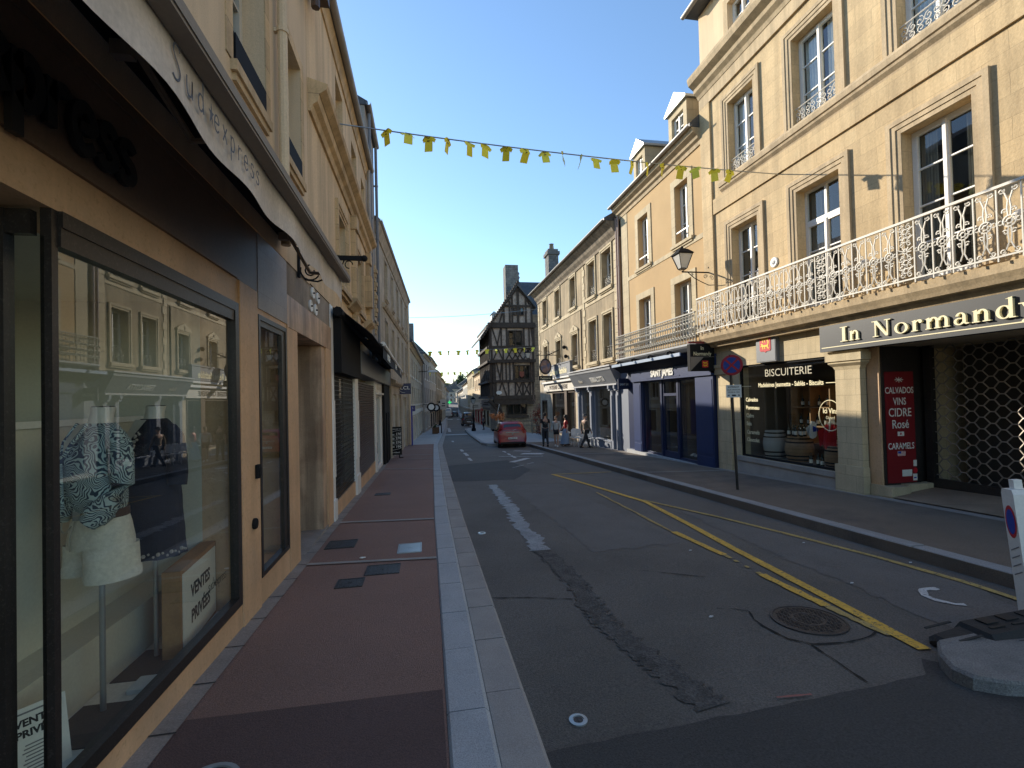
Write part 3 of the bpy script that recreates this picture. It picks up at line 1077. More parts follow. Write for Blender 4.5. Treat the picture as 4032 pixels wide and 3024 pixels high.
# first display window
mb = MB(FL)
mb.box(4.575, 4.655, -.05, .02, .09, 2.765)
mb.box(2.53, 4.574, -.05, .02, .09, .17)
mb.box(2.53, 4.574, -.05, .02, 2.69, 2.765)
mb.box(2.49, 2.529, -.045, .0, -.3, 2.765)
mb.box(2.53, 4.57, -.045, .012, 2.6, 2.69)
fw_ = mb.build('shop_window', m_dkmetal, bA)
mb = MB(FL)
mb.quad((2.53, -.02, .17), (4.575, -.02, .17), (4.575, -.02, 2.61), (2.53, -.02, 2.61))
mb.build('pane', m_shopglass, fw_, recalc=False)
mb = MB()
mb.quad((LX-.03, 2.49, .0), (LX-.75, 2.49, .0), (LX-.75, 2.49, 2.64), (LX-.03, 2.49, 2.64))
mb.build('end_pane', m_glass, fw_, recalc=False)
mb = MB()
mb.box(LX-.215, LX-.165, 2.46, 2.52, -.3, 2.75)
mb.box(LX-.7, LX-.07, 2.47, 2.51, 2.64, 2.75)
mb.build('end_frame', m_dkmetal, fw_)
mb = MB(TF((LX-.012, 4.05, .43), (0, 1, 0)))
hand(mb, 'sud*express', .068, .004, 0, .0012, 1.0, .82)
mb.build('decal', m_ink, fw_)
# second, narrow window
mb = MB(FL)
frame_bars(mb, 5.205, 6.205, .12, 2.77, -.06, .012, .05)
mb.box(6.03, 6.15, -.05, .0, .17, 2.72)
mb.box(5.255, 6.03, -.05, 0, 2.66, 2.72)
f2_ = mb.build('shop_window', m_dkmetal, bA)
mb = MB(FL)
mb.quad((5.25, -.02, .16), (6.04, -.02, .16), (6.04, -.02, 2.67), (5.25, -.02, 2.67))
mb.build('pane', m_shopglass, f2_, recalc=False)
# display platform and panels
mb = MB(FL)
mb.box(2.5, 4.654, -.06, -.001, -.1, .0895)
mb.build('window_sill', m_tan, bA)
mb = MB()
mb.box(LX-.44, LX-.03, 2.53, 4.64, -.2, .05)
mb.build('display_floor', m_floor, bA)
mb = MB()
mb.box(LX-.70, LX-.445, 2.53, 4.64, -.2, .40)
mb.box(LX-.71, LX-.69, 2.53, 4.64, .402, 1.74)
mb.build('display_panel', m_panelgrey, bA)
mb = MB()
mb.box(LX-.712, LX-.675, 2.53, 4.64, 1.742, 1.785)
mb.build('display_rail', m_white, bA)
# awning
aw = thing('canvas_awning', 'pale canvas shop awning with handwritten name hanging over the left window', 'awning', (LX+.4, 3, 3.1))
mb = MB(FL)
mb.box(-4, 5.95, .02, .13, 3.80, 3.93)
mb.build('roller_case', m_black, aw)
mb = MB()
mb.loft([[(LX+.1, y, 3.9), (-.90, y, 3.36), (-.90, y, 3.345), (LX+.1, y, 3.885)] for y in (-4, 5.93)])
mb.build('canopy', m_fabric, aw)
mb = MB()
mb.box(-.935, -.855, -4, 5.97, 3.285, 3.345, .0)
mb.box(-.855, -.848, -4, 5.97, 3.30, 3.352)
mb.build('front_bar', m_awnbar, aw)
mb = MB()
rows = []
n = 140
for i in range(n+1):
    y = -4+9.95*i/n
    wv = .012*math.sin(y*7.1)+.008*math.sin(y*3.3+1)
    zb = 3.05+.010*math.sin(y*7.2)+.006*math.sin(y*4.1)
    rows.append([(-.945+wv*.2, y, 3.30), (-.945+wv*.7, y, 3.2), (-.945+wv, y, zb)])
mb.loft(rows, closed=False)
v_ = mb.build('valance', m_fabric, aw, smooth=True)
mb = MB(TF((-.9265, 2.02, 3.125), (0, 1, 0)))
hand(mb, 'Sud*express', .112, .0085, 0, .0012, 1.52, 1.0)
mb.build('lettering', plain('blue_ink', (.10, .12, .16), .7), v_)
for ya in (-.5, 1.0, 2.85, 5.8):
    mb = MB()
    mb.box(LX+.05, LX+.15, ya-.03, ya+.03, 3.72, 3.95)
    mb.tube([(LX+.14, ya, 3.8), (-1.32, ya+.25, 3.42), (-.92, ya-.02, 3.32)], .022, 6)
    mb.build('folding_arm', m_awnbar, aw)
mb = MB()
mb.prism([(LX+.02, 3.80), (LX+.18, 3.74), (LX+.26, 3.84), (LX+.22, 3.93), (LX+.02, 3.97)], 5.95, 6.05, 'xz')
mb.build('end_bracket', m_awnbar, aw)

# things inside the display
def ell(cx, cy, z, rx, ry, yaw=0, n=22, fx=0, k=0, amp=0):
    out = []
    for i in range(n):
        a = 6.28319*i/n
        r = 1+amp*math.sin(k*a+z*9)
        x, y = rx*math.cos(a)*r, ry*math.sin(a)*r
        out.append((cx+x*math.cos(yaw)-y*math.sin(yaw), cy+x*math.sin(yaw)+y*math.cos(yaw), z))
    return out


def mannequin(x, y, yaw, label, dressed):
    z0 = .05
    t = thing('mannequin', label, 'mannequin', (x, y, z0))
    def E(z, rx, ry, off=0, k=0, amp=0, n=26):
        ox, oy = -off*math.sin(yaw)*-1, -off*math.cos(yaw)
        return ell(x+off*math.sin(yaw), y-off*math.cos(yaw), z, rx*1.14, ry*1.14, yaw, n, k=k, amp=amp)
    mb = MB()
    mb.loft([E(1.50, .155, .085), E(1.62, .16, .08), E(1.70, .15, .065), E(1.745, .09, .055), E(1.775, .058, .052), E(1.82, .052, .05, -.01), E(1.86, .056, .054, -.015)])
    mb.build('neck', m_mann, t, smooth=True)
    mb = MB()
    mb.loft([E(1.861, .054, .052, -.015), E(1.866, .05, .048, -.015)])
    mb.build('neck_cap', m_dkmetal, t)
    mb = MB()
    mb.tube([(x, y, z0), (x, y, 1.0)], .016, 10)
    mb.build('pole', m_zinc, t, smooth=True)
    if dressed == 'blouse':
        mb = MB()
        mb.loft([E(1.255, .150, .105, .01, 7, .015), E(1.29, .165, .115, .02, 9, .03), E(1.34, .178, .125, .03, 9, .02), E(1.45, .175, .125, .035, 5, .02), E(1.56, .172, .125, .04), E(1.64, .172, .105, .02), E(1.71, .165, .08), E(1.745, .125, .068), E(1.765, .085, .064)])
        b = mb.build('blouse', m_print, t, smooth=True)
        for s in (-1, 1):
            mb = MB()
            def A(u, f, z):   # sideways, forward
                return Vector((x+1.14*u*math.cos(yaw)+1.14*f*math.sin(yaw), y+1.14*u*math.sin(yaw)-1.14*f*math.cos(yaw), z))
            pts = [A(s*.145, 0, 1.70), A(s*.19, .0, 1.64), A(s*.205, .0, 1.52), A(s*.215, .0, 1.42), A(s*.20, .035, 1.33), A(s*.17, .09, 1.25), A(s*.15, .12, 1.21)]
            mb.tube(pts, [.05, .062, .062, .058, .06, .066, .05], 12)
            mb.build('sleeve', m_print, b, smooth=True)
            mb = MB()
            mb.tube([A(s*.185, .065, 1.285), A(s*.165, .10, 1.24)], [.072, .07], 12)
            mb.build('cuff', m_print, b, smooth=True)
        mb = MB()
        def A(u, f, z):
            return Vector((x+1.14*u*math.cos(yaw)+1.14*f*math.sin(yaw), y+1.14*u*math.sin(yaw)-1.14*f*math.cos(yaw), z))
        mb.add([A(-.055, .078, 1.76), A(.055, .078, 1.76), A(.05, .13, 1.66), A(.012, .167, 1.56), A(-.03, .14, 1.66)], [(0, 1, 2, 3, 4)])
        mb.build('neckline', m_mann, b)
        mb = MB()
        for s in (-1, 1):
            mb.tube([A(s*.055, .075, 1.765), A(s*.045, .135, 1.66), A(.012, .17, 1.56)], .011, 6)
        mb.tube([A(.012, .172, 1.56), A(.012, .165, 1.29)], .012, 6)
        mb.build('placket', m_print, b)
        mb = MB()
        mb.loft([E(1.215, .158, .112), E(1.262, .156, .110)])
        bl = mb.build('belt', m_leather, t, smooth=True)
        mb = MB()
        c = A(.03, .113, 1.238)
        mb.box(c.x-.02, c.x+.02, c.y-.006, c.y+.006, c.z-.025, c.z+.025)
        mb.build('buckle', m_zinc, bl)
        mb = MB()
        mb.loft([E(1.225, .152, .107), E(1.17, .168, .118), E(1.08, .185, .13), E(1.04, .188, .132)], cap=False)
        for s in (-1, 1):
            c = [A(s*(.10+.02*(1-(z-.86)/.17)), 0, z) for z in (1.03, .97, .92, .86)]
            mb.loft([ell(c[0].x, c[0].y, 1.05, .100, .138, yaw), ell(c[1].x, c[1].y, .97, .102, .138, yaw), ell(c[2].x, c[2].y, .915, .104, .136, yaw), ell(c[2].x, c[2].y, .905, .111, .142, yaw), ell(c[3].x, c[3].y, .862, .112, .142, yaw), ell(c[3].x, c[3].y, .862, .09, .12, yaw), ell(c[2].x, c[2].y, .93, .085, .115, yaw)], cap=False)
        sh = mb.build('shorts', m_denimw, t, smooth=True)
        mb = MB()
        mb.tube([A(-.10, .125, 1.19), A(-.085, .135, 1.15), A(-.04, .137, 1.135), A(.0, .125, 1.18)], .004, 4)
        mb.tube([A(.02, .118, 1.21), A(.022, .138, 1.12), A(.01, .135, 1.04)], .004, 4)
        mb.build('stitching', plain('denim_seam', (.45, .41, .33), .9), sh)
    else:
        mb = MB()
        mb.loft([E(.80, .215, .165, .02, 11, .055, 44), E(.95, .20, .155, .02, 11, .05, 44), E(1.2, .185, .14, .02, 11, .035, 44), E(1.42, .172, .13, .02, 11, .02, 44), E(1.48, .168, .125, .03, 11, 0, 44), E(1.56, .17, .122, .035, 1, 0, 44), E(1.64, .17, .1, .02, 1, 0, 44), E(1.71, .165, .078, 0, 1, 0, 44), E(1.75, .12, .068, 0, 1, 0, 44), E(1.77, .082, .063, 0, 1, 0, 44)])
        b = mb.build('dress', m_navy, t, smooth=True)
        def A(u, f, z):
            return Vector((x+1.14*u*math.cos(yaw)+1.14*f*math.sin(yaw), y+1.14*u*math.sin(yaw)-1.14*f*math.cos(yaw), z))
        for s in (-1, 1):
            mb = MB()
            mb.tube([A(s*.145, 0, 1.70), A(s*.19, .0, 1.64), A(s*.21, .0, 1.5), A(s*.22, .0, 1.38), A(s*.225, .01, 1.3)], [.05, .062, .064, .062, .06], 12)
            mb.build('sleeve', m_navy, b, smooth=True)
        mb = MB()
        mb.add([A(-.055, .078, 1.765), A(.055, .078, 1.765), A(.04, .13, 1.68), A(.0, .167, 1.58), A(-.04, .13, 1.68)], [(0, 1, 2, 3, 4)])
        mb.build('neckline', m_mann, b)
        mb = MB()
        random.seed(4)
        for s in (-1, 1):
            for i in range(16):
                zz = 1.68-.19*i/15
                c = A(s*(.055+.018*math.sin(i*1.9)), .128+.04*min(1, i/9)-.0*i, zz)
                mb.sphere(c, .007+.003*(i % 3), 6, 4)
        for i in range(46):
            a = -3.0+6.0*i/46
            c = A(.218*math.cos(a), .02+.168*math.sin(a), .835+.012*math.sin(i*2.2))
            mb.sphere(c, .009 if i % 3 else .014, 6, 4)
        mb.build('embroidery', plain('pale_thread', (.42, .38, .33), .9), b)
    return t


mannequin(-1.925, 3.29, -.9+.25, 'headless mannequin in leaf print blouse, brown belt and rolled white shorts', 'blouse')
mannequin(-1.95, 3.92, -.55, 'headless mannequin in navy dress with pale embroidered neckline and hem', 'dress')
for (ya, yb), lb in (((2.95, 3.36), 'dark felt mat under the mannequin in white shorts'), ((3.6, 4.02), 'dark felt mat under the mannequin in the navy dress')):
    mb = MB()
    mb.box(-2.07, -1.70, ya, yb, .0505, .056)
    tag(mb.build('felt_mat', m_mat), lb, 'mat')
for (ya, yb), lb in (((3.43, 3.60), 'clear white display slab lying between the two felt mats'), ((2.70, 2.90), 'white display slab beside the leaning card at the window corner')):
    mb = MB()
    mb.box(-1.885, -1.69, ya, yb, .052, .078, .006)
    tag(mb.build('display_slab', m_slab), lb, 'display slab')
t = thing('framed_sign', 'boxy oak framed sign reading VENTES PRIVÉES standing in the display', 'sign', (-1.95, 4.3, .05))
Fs = TF((-1.79, 4.24, .05), (-.10, 1, 0))
mb = MB(Fs)
mb.box(-.40, .40, 0, .62, -.12, -.005)
mb.build('box', m_wood, t)
mb = MB(Fs)
mb.box(-.365, .365, .03, .585, -.004, .002)
b_ = mb.build('face', m_cardw, t)
txt(b_, 'VENTES', Fs @ Matrix.Translation((0, .36, .003)), .135, m_ink, bold=.004, ext=.0008, sx=.92)
txt(b_, 'PRIVÉES', Fs @ Matrix.Translation((0, .17, .003)), .135, m_ink, bold=.004, ext=.0008, sx=.92)
t = thing('leaning_card', 'white card reading VENTES PRIVÉES leaning behind the dark corner post', 'sign', (-1.9, 2.72, .05))
Fc = TF((-1.88, 2.76, .06), (.62, .72, 0)) @ Matrix.Rotation(-.28, 4, 'X')
mb = MB(Fc)
mb.box(-.115, .115, 0, .34, -.006, 0)
b_ = mb.build('card', m_cardw, t)
txt(b_, 'VENTES', Fc @ Matrix.Translation((0, .255, .001)), .046, m_ink, bold=.0018, ext=.0005)
txt(b_, 'PRIVÉES', Fc @ Matrix.Translation((0, .205, .001)), .046, m_ink, bold=.0018, ext=.0005)
mb = MB(Fc)
for k in range(9):
    mb.box(-.06+.006*(k % 3), .06-.008*(k % 4), .035+.016*k, .041+.016*k, .0005, .001)
mb.box(-.08, .08, .31, .318, .0005, .001)
mb.build('small_print', plain('grey_ink', (.2, .2, .2), .7), b_)
# fittings on the tan pier
mb = MB(FL)
mb.box(5.02, 5.10, .014, .05, 1.14, 1.27, .01)
mb.box(5.035, 5.085, .0505, .056, 1.16, 1.24)
tag(mb.build('wall_keypad', m_black), 'small black entry keypad on the tan stone pier', 'keypad')
mb = MB(FL @ Matrix.Translation((4.97, .014, .72)) @ Matrix.Rotation(-math.pi/2, 4, 'X'))
mb.lathe([(.052, 0), (.052, .02), (.045, .03), (.01, .032)], n=20)
tag(mb.build('wall_socket', m_black), 'round black socket low on the tan stone pier', 'socket')

# doorway and stone pier beside the boutique
mb = MB(FL)
mb.box(6.245, 6.72, -.75, .006, -.7, 2.8)
mb.build('door_jamb', m_tan, bA)
mb = MB(FL)
mb.box(8.60, 9.03, -.75, .006, -.7, 2.8)
mb.build('door_jamb', m_tan, bA)
mb = MB(FL)
mb.prism([(6.245, 2.802), (9.03, 2.802), (9.03, 3.20), (6.245, 3.20)], -.75, .01, 'xz')
mb.build('marble_lintel', m_marble, bA)
mb = MB(FL)
mb.box(6.25, 9.03, -.3, -.012, 3.202, 3.64)
mb.build('cement_band', m_roughgrey, bA)
mb = MB(FL)
mb.box(6.72, 8.6, -.76, -.72, -.7, 2.8)
for a, b in ((6.80, 7.60), (7.68, 8.50)):
    mb.box(a, b, -.72, -.70, -.1, 2.3)
    mb.box(a+.12, b-.12, -.70, -.69, .2, 1.0)
    mb.box(a+.12, b-.12, -.70, -.69, 1.15, 2.15)
mb.build('door', m_brown, bA)
mb = MB(FL)
mb.box(6.72, 8.6, -.75, .0, -.35, -.2)
mb.build('door_step', m_strip, bA)
mb = MB(FL)
mb.box(8.30, 8.595, -.70, -.02, -.7, 2.795)
mb.build('marble_side', m_marble, bA)
for (yy, zz), lb in zip([(7.68, 3.53), (8.02, 3.52), (7.53, 3.305), (7.85, 3.303)], ['upper near', 'upper far', 'lower near', 'lower far']):
    t = thing('wall_plate', 'round white ceramic plate, %s of four on the cement band' % lb, 'plate', (LX, yy, zz))
    mb = MB(FL @ Matrix.Translation((yy, -.012, zz)) @ Matrix.Rotation(-math.pi/2, 4, 'X'))
    mb.lathe([(.085, 0), (.09, .02), (.082, .03), (.06, .022), (.01, .022)], n=22)
    mb.build('plate', m_white, t, smooth=True)
    mb = MB(FL @ Matrix.Translation((yy, -.012, zz)) @ Matrix.Rotation(-math.pi/2, 4, 'X'))
    mb.lathe([(.012, .02), (.012, .05), (.001, .052)], n=8)
    mb.build('stud', m_iron, t)
# wrought iron sign bracket
t = thing('sign_bracket', 'black wrought iron scrolled sign bracket jutting from the stone wall', 'bracket', (LX, 6.82, 3.65))
mb = MB()
mb.box(LX, LX+.03, 6.79, 6.85, 3.55, 3.95)
mb.box(LX+.03, -.80, 6.80, 6.84, 3.80, 3.86)
mb.sphere((-.78, 6.82, 3.83), .045)
mb.build('arm', m_black, t)
mb = MB()
c = []
for i in range(26):
    a = 6.283*1.6*i/25
    r = .14*(1-.72*i/25)
    c.append((LX+.17+r*math.cos(a+2.8), 6.82, 3.64+r*math.sin(a+2.8)))
mb.tube(c, .011, 5)
mb.tube([(LX+.03, 6.82, 3.62), (LX+.1, 6.82, 3.52), (LX+.25, 6.82, 3.50), (LX+.4, 6.82, 3.56), (LX+.55, 6.82, 3.68), (LX+.6, 6.82, 3.80)], .012, 5)
mb.tube([(LX+.66+.05*math.cos(a), 6.82, 3.74+.05*math.sin(a)) for a in [k*.4 for k in range(13)]], .008, 5)
mb.build('scroll', m_black, t)

# ---------------------------------------------------------------- second building on the left
bB = thing('stone_townhouse', 'pale limestone townhouse with ledge and pilasters above the black shop awning', 'building', (LX-3, 11.5, gz(11.5)))
UB = [(10.0, 10.88, 6.82, 8.47), (12.1, 12.98, 6.85, 8.27), (13.9, 14.7, 6.85, 8.2)]
LB = [(9.95, 10.87, 4.2, 5.66), (12.6, 13.5, 4.2, 5.6)]
wall('facade', bB, FL, 7.502, 15.15, 3.642, 8.95, 7, UB+LB, [m_lstone, m_interior])
for q in UB:
    window(bB, FL, *q, d=.24, bars=2, m=m_offwhite, sill=(.04, .05, .09), mtrim=m_ltrim)
for q in LB:
    window(bB, FL, *q, d=.26, bars=2, m=m_offwhite, sur=(.2, .06, 3), mtrim=m_ltrim, sill=(.12, .12, .12))
cornice(bB, FL, 7.58, 15.2, 6.28, [(.04, 0), (.07, .1), (.14, .15), (.16, .26), (.27, .34), (.29, .42), (.02, .5)], m_ltrim, 'ledge')
for u in (11.75, 14.65):
    mb = MB(FL)
    mb.box(u, u+.34, -.02, .10, 3.7, 5.95)
    mb.box(u-.04, u+.38, -.02, .15, 5.952, 6.27)
    mb.box(u-.04, u+.38, -.02, .14, 3.66, 3.9)
    for k in range(3):
        mb.box(u+.06+.09*k, u+.11+.09*k, .1005, .115, 3.95, 5.9)
    mb.build('pilaster', m_ltrim, bB)
for u in (11.0, 14.0):
    cornice(bB, FL, u, u+1.0, 3.95, [(.05, 0), (.12, .08), (.2, .15), (.22, .22), (.02, .28)], m_ltrim, 'bracket_ledge')
cornice(bB, FL, 7.5, 15.2, 8.7, [(.03, 0), (.05, .12), (.09, .22), (.10, .26)], m_ltrim)
roof(bB, FL, 7.53, 15.25, 8.97, .14, 4, 2.2)
mb = MB(FL)
mb.box(7.2, 7.8, .06, .3, 8.05, 8.5)
mb.tube([(7.25, .2, 7.6), (7.25, .2, 8.4)], .06, 8)
mb.build('gutter_outlet', m_brown, bB)
pipe(bB, FL, 15.0, .1, 3.7, 8.9, .05, m_gutter)
mb = MB(FL)
mb.box(14.3, 14.62, .0, .2, 4.6, 5.5)
mb.build('alarm_box', m_ltrim, bB)
# closed shop under the black awning
mb = MB(FL)
for a_, b_, z_ in ((9.032, 9.3, 3.64), (11.95, 12.55, 2.6), (16.6, 17.0, 2.6)):
    mb = MB(FL)
    mb.box(a_, b_, -.3, .0, -.9, z_)
    mb.box(a_+.04, b_-.04, .0005, .02, .5, 1.9)
    mb.box(a_-.0, b_, .0005, .03, -.9, .1)
    mb.build('shop_post', m_white, bB)
mb = MB(FL)
mb.box(9.3, 11.95, -.3, -.02, -.8, -.02)
mb.box(12.55, 16.6, -.3, -.02, -.8, -.12)
mb.build('shop_plinth', m_tan, bB)
mb = MB(FL)
mb.box(9.3, 16.6, -.9, -.8, -.5, 3.6)
mb.build('shop_back', m_warmint, bB)
mb = MB(FL)
mb.quad((9.3, -.16, 0), (11.95, -.16, 0), (11.95, -.16, 2.5), (9.3, -.16, 2.5))
mb.build('shop_pane', m_shopglass, bB, recalc=False)
mb = MB(FL)
mb.box(9.3, 12.0, -.3, .14, 2.42, 3.6)
mb.build('upper_panel', m_black, bB)
mb = MB(FL)
mb.box(12.002, 21.9, -.3, .16, 2.55, 3.12)
mb.build('fascia', m_grey, bB)
mb = MB(FL)
for i in range(21):
    u = 9.32+2.6*i/20
    mb.box(u, u+.012, -.06, -.045, -.02, 2.42)
for k in range(27):
    z = .02+k*.09
    off = (k % 2)*.065
    mb.box(9.3, 11.95, -.0445, -.034, z, z+.012)
mb.build('link_grille', m_dkmetal, bB)
mb = MB(FL)
for k in range(38):
    z = -.1+k*.066
    mb.prism([(-.07, z), (-.03, z+.015), (-.03, z+.05), (-.07, z+.064)], 12.56, 16.59, 'yz') if False else mb.loft([[(u, -.07, z), (u, -.03, z+.015), (u, -.03, z+.05), (u, -.07, z+.064)] for u in (12.56, 16.59)])
mb.build('roller_shutter', m_brown, bB)

aw = thing('black_awning', 'black half open canvas awning with white letters over the shutters', 'awning', (LX, 13, 2.6))
mb = MB()
mb.tube([(LX+.12, 9.1, 3.52), (LX+.12, 21.8, 3.35)], .09, 8)
mb.build('roller', m_black, aw)
mb = MB()
mb.loft([[(LX+.1, y, 3.62-.012*(y-9)), (LX+.62, y+1.0, 3.24-.012*(y-9)), (LX+.62, y+1.0, 3.225-.012*(y-9)), (LX+.1, y, 3.6-.012*(y-9))] for y in (9.1, 12.2)])
mb.build('canopy', m_awnblk, aw)
bA2 = [(-1.02, 12.6), (-1.02, 21.9)]
mb = MB()
mb.loft([[(LX+.1, y, 3.5-.01*(y-9)), (-1.0, y, 3.32-.012*(y-9)), (-1.0, y, 3.305-.012*(y-9)), (LX+.1, y, 3.48-.01*(y-9))] for y in (12.2, 21.8)])
mb.build('canopy', m_awnblk, aw)
mb = MB()
mb.tube([(-1.0, 12.3, 3.30), (-1.0, 21.9, 3.19)], .055, 10)
mb.build('front_bar', m_white, aw)
mb = MB()
mb.add([(-1.0, 12.3, 3.25), (-1.0, 21.9, 3.14), (-1.0, 21.9, 2.86), (-1.0, 12.3, 2.95)], [(0, 1, 2, 3)])
vl = mb.build('valance', m_awnblk, aw)
for s, yy in (('PAUSE', 14.1), ('CAFÉ', 17.6), ('THÉ', 20.6)):
    txt(vl, s, TF((-.99, yy, 3.01), (0, 1, 0)), .24, m_white, bold=.006, sx=1.6)

# ---------------------------------------------------------------- further along the left
bC = thing('grey_house', 'tall narrow grey rendered house with dark downpipes and carved ornament', 'building', (LX-3, 17.5, gz(17.5)))
UC = [(15.95, 16.6, 7.3, 9.0), (15.95, 16.6, 4.6, 6.3)]
wall('facade', bC, FL, 15.152, 17.7, 3.13, 11.0, 7, UC, [m_greywall, m_interior])
for q in UC:
    window(bC, FL, *q, d=.2, m=m_offwhite, sill=(.08, .12, .1), mtrim=m_greywall2)
pipe(bC, FL, 15.45, .1, 3.2, 10.9, .05, m_grey)
pipe(bC, FL, 17.5, .1, 3.2, 10.9, .05, m_grey)
mb = MB(FL)
for k in range(16):
    mb.box(16.95+.04*(k % 2), 17.25-.04*(k % 2), -.01, .05+.03*(k % 3), 4.2+k*.15, 4.33+k*.15)
mb.build('carved_ornament', m_ltrim, bC)
roof(bC, FL, 15.12, 17.72, 11.0, .1, 4, 2.2)
wall('ground_floor', bC, FL, 16.99, 22.0, -1.2, 2.54, 5, [(17.1, 18.9, -.45, 2.1, .8), (19.3, 21.6, -.5, 2.3, .7)], [m_white, m_interior])
mb = MB(FL)
frame_bars(mb, 17.1, 18.9, -.45, 2.1, -.12, -.04, .08)
mb.box(17.0, 19.0, .002, .10, 2.12, 2.18)
mb.build('shop_door', m_white, bC)
mb = MB(FL)
mb.quad((17.1, -.08, -.4), (18.9, -.08, -.4), (18.9, -.08, 2.05), (17.1, -.08, 2.05))
mb.build('pane', m_shopglass, bC, recalc=False)
mb = MB(FL)
mb.box(17.3, 18.7, .002, .012, 2.28, 2.5)
pl_ = mb.build('name_board', m_offwhite, bC)
mb = MB(FL)
mb.box(19.2, 22.0, .002, .10, -1.0, 2.54)
mb.box(19.8, 20.4, .1005, .14, -.6, 1.4)
mb.box(20.7, 21.3, .1005, .14, -.6, 1.4)
mb.build('black_shopfront', m_black, bC)
bD = thing('arched_window_house', 'cream house with tall arched windows and heavy cornice beyond the grey house', 'building', (LX-3, 28, gz(28)))
FD = FR(LX, 17.705, .04, .9992, .9992, -.04)
UD = [(2.6+2.5*k, 3.4+2.5*k, 6.2, 7.7) for k in range(5)]
LD = [(2.6+2.5*k, 3.4+2.5*k, 3.6, 5.2) for k in range(5)]
SD = [(5.0, 6.8, -.7, 2.2, .8), (7.6, 9.2, -.9, 2.2, .8), (10.2, 12.6, -.9, 2.1, .8)]
wall('facade', bD, FD, .02, 14.6, 3.3, 8.3, 8, UD+LD,
     [m_greywall2, m_interior])
wall('ground_floor', bD, FD, 4.31, 14.6, -1.6, 3.298, 8, SD, [m_greywall2, m_interior])
for q in UD+LD:
    window(bD, FD, *q, d=.22, bars=1, m=m_offwhite, sill=(.05, .1, .14), mtrim=m_greywall2, sur=(.1, .03, 1))
for q in SD:
    window(bD, FD, *q[:4], d=.1, bars=0, m=m_offwhite, mglass=m_shopglass)
cornice(bD, FD, 0, 14.6, 7.95, [(.04, 0), (.08, .12), (.16, .3), (.18, .42), (.2, .5)], m_greywall2)
cornice(bD, FD, 1.8, 14.6, 5.6, [(.05, 0), (.12, .1), (.14, .16), (.02, .2)], m_greywall2, 'band')
cornice(bD, FD, 4.35, 14.6, 2.6, [(.1, 0), (.2, .1), (.22, .2), (.02, .3)], m_greywall2, 'shop_cornice')
roof(bD, FD, 0, 14.6, 8.36, .16, 4, 2.2)
for u in (13.9, 14.4):
    pipe(bD, FD, u, .1, -1.2, 8.6, .05, m_pipe)
mb = MB(FD)
mb.box(12.9, 13.4, .25, .32, -.9, 1.5)
mb.build('wall_panel', plain('bank_blue', (.03, .03, .30), .4), bD)

t = thing('hanging_sign', 'navy blue hanging bank sign with white letters LCL', 'sign', (-1.05, 26, 2.3))
Fs = TF((-1.03, 26, 2.24), (1, 0, 0))
mb = MB(Fs)
mb.box(-.31, .31, 0, .57, -.08, 0)
p_ = mb.build('panel', plain('bank_navy', (.012, .016, .075), .35), t)
mb = MB(Fs)
mb.box(-.62, -.312, .45, .5, -.06, -.02)
mb.build('bracket', m_black, t)
txt(p_, 'LCL', Fs @ Matrix.Translation((0, .25, .001)), .24, m_white, bold=.002, sx=1.25)
mb = MB(Fs)
arc = [(.27*math.cos(a)-.02, .24+.16*math.sin(a), .004) for a in [math.pi*(.98+k*.07) for k in range(9)]]
mb.tube(arc, [.004]+[.010]*7+[.003], 4)
mb.build('swoosh', m_white, p_)
t = thing('hanging_sign', 'small violet blue sign with white motif beyond the bank sign', 'sign', (-.9, 33, 1.2))
Fs = TF((-.92, 33, 1.18), (1, 0, 0))
mb = MB(Fs)
mb.box(-.26, .26, 0, .38, -.08, 0)
p_ = mb.build('panel', plain('violet_blue', (.03, .025, .16), .4), t)
mb = MB(Fs)
mb.box(-.14, .14, .16, .19, .001, .006)
mb.box(-.06, .12, .24, .27, .001, .006)
mb.box(-.1, .06, .08, .11, .001, .006)
mb.build('motif', m_white, p_)
mb = MB(Fs)
mb.box(-.55, -.262, .3, .34, -.06, -.02)
mb.build('bracket', m_black, t)

t = thing('sandwich_board', 'black price board on the left pavement listing 17€, 27€, 57€ and 19€', 'sign', (-1.36, 22.06, gz(22)))
Fs = TF((-1.36, 22.06, gz(22)+.08), (1, 0, 0)) @ Matrix.Rotation(-.06, 4, 'X')
mb = MB(Fs)
mb.box(-.30, .30, .06, 1.30, -.02, 0)
p_ = mb.build('board', m_black, t)
mb = MB(Fs)
frame_bars_pts = [(-.305, -.285, .05, 1.31), (.285, .305, .05, 1.31)]
for a, b, c, d in frame_bars_pts:
    mb.box(a, b, c, d, -.025, .006)
mb.box(-.285, .285, 1.29, 1.31, -.025, .006)
mb.box(-.285, .285, .05, .07, -.025, .006)
mb.build('frame', m_dkmetal, t)
mb = MB(Fs)
for u in (-.21, .19):
    mb.box(u-.025, u+.025, -.08, .055, -.02, .0)
mb.box(-.36, -.2, -.08, -.05, -.1, .12)
mb.box(.2, .36, -.08, -.05, -.1, .12)
mb.build('foot', m_black, t)
for s, z, sz in (('17€', .93, .15), ('27€', .75, .15), ('57€', .555, .15), ('19€', .37, .15)):
    txt(p_, s, Fs @ Matrix.Translation((.16, z, .002)), sz, m_white, bold=.003)
txt(p_, 'Du temps pour soi', Fs @ Matrix.Translation((0, 1.19, .002)), .068, m_white, bold=.001)
txt(p_, '02.31.92.86.62', Fs @ Matrix.Translation((0, .14, .002)), .072, m_white, bold=.001)
mb = MB(Fs)
for z in (.89, .70, .50):
    mb.box(-.26, .26, z, z+.008, .001, .003)
for z in (.96, .93, .80, .77, .74, .62, .59, .56, .42, .39):
    mb.box(-.22, -.02, z, z+.016, .001, .003)
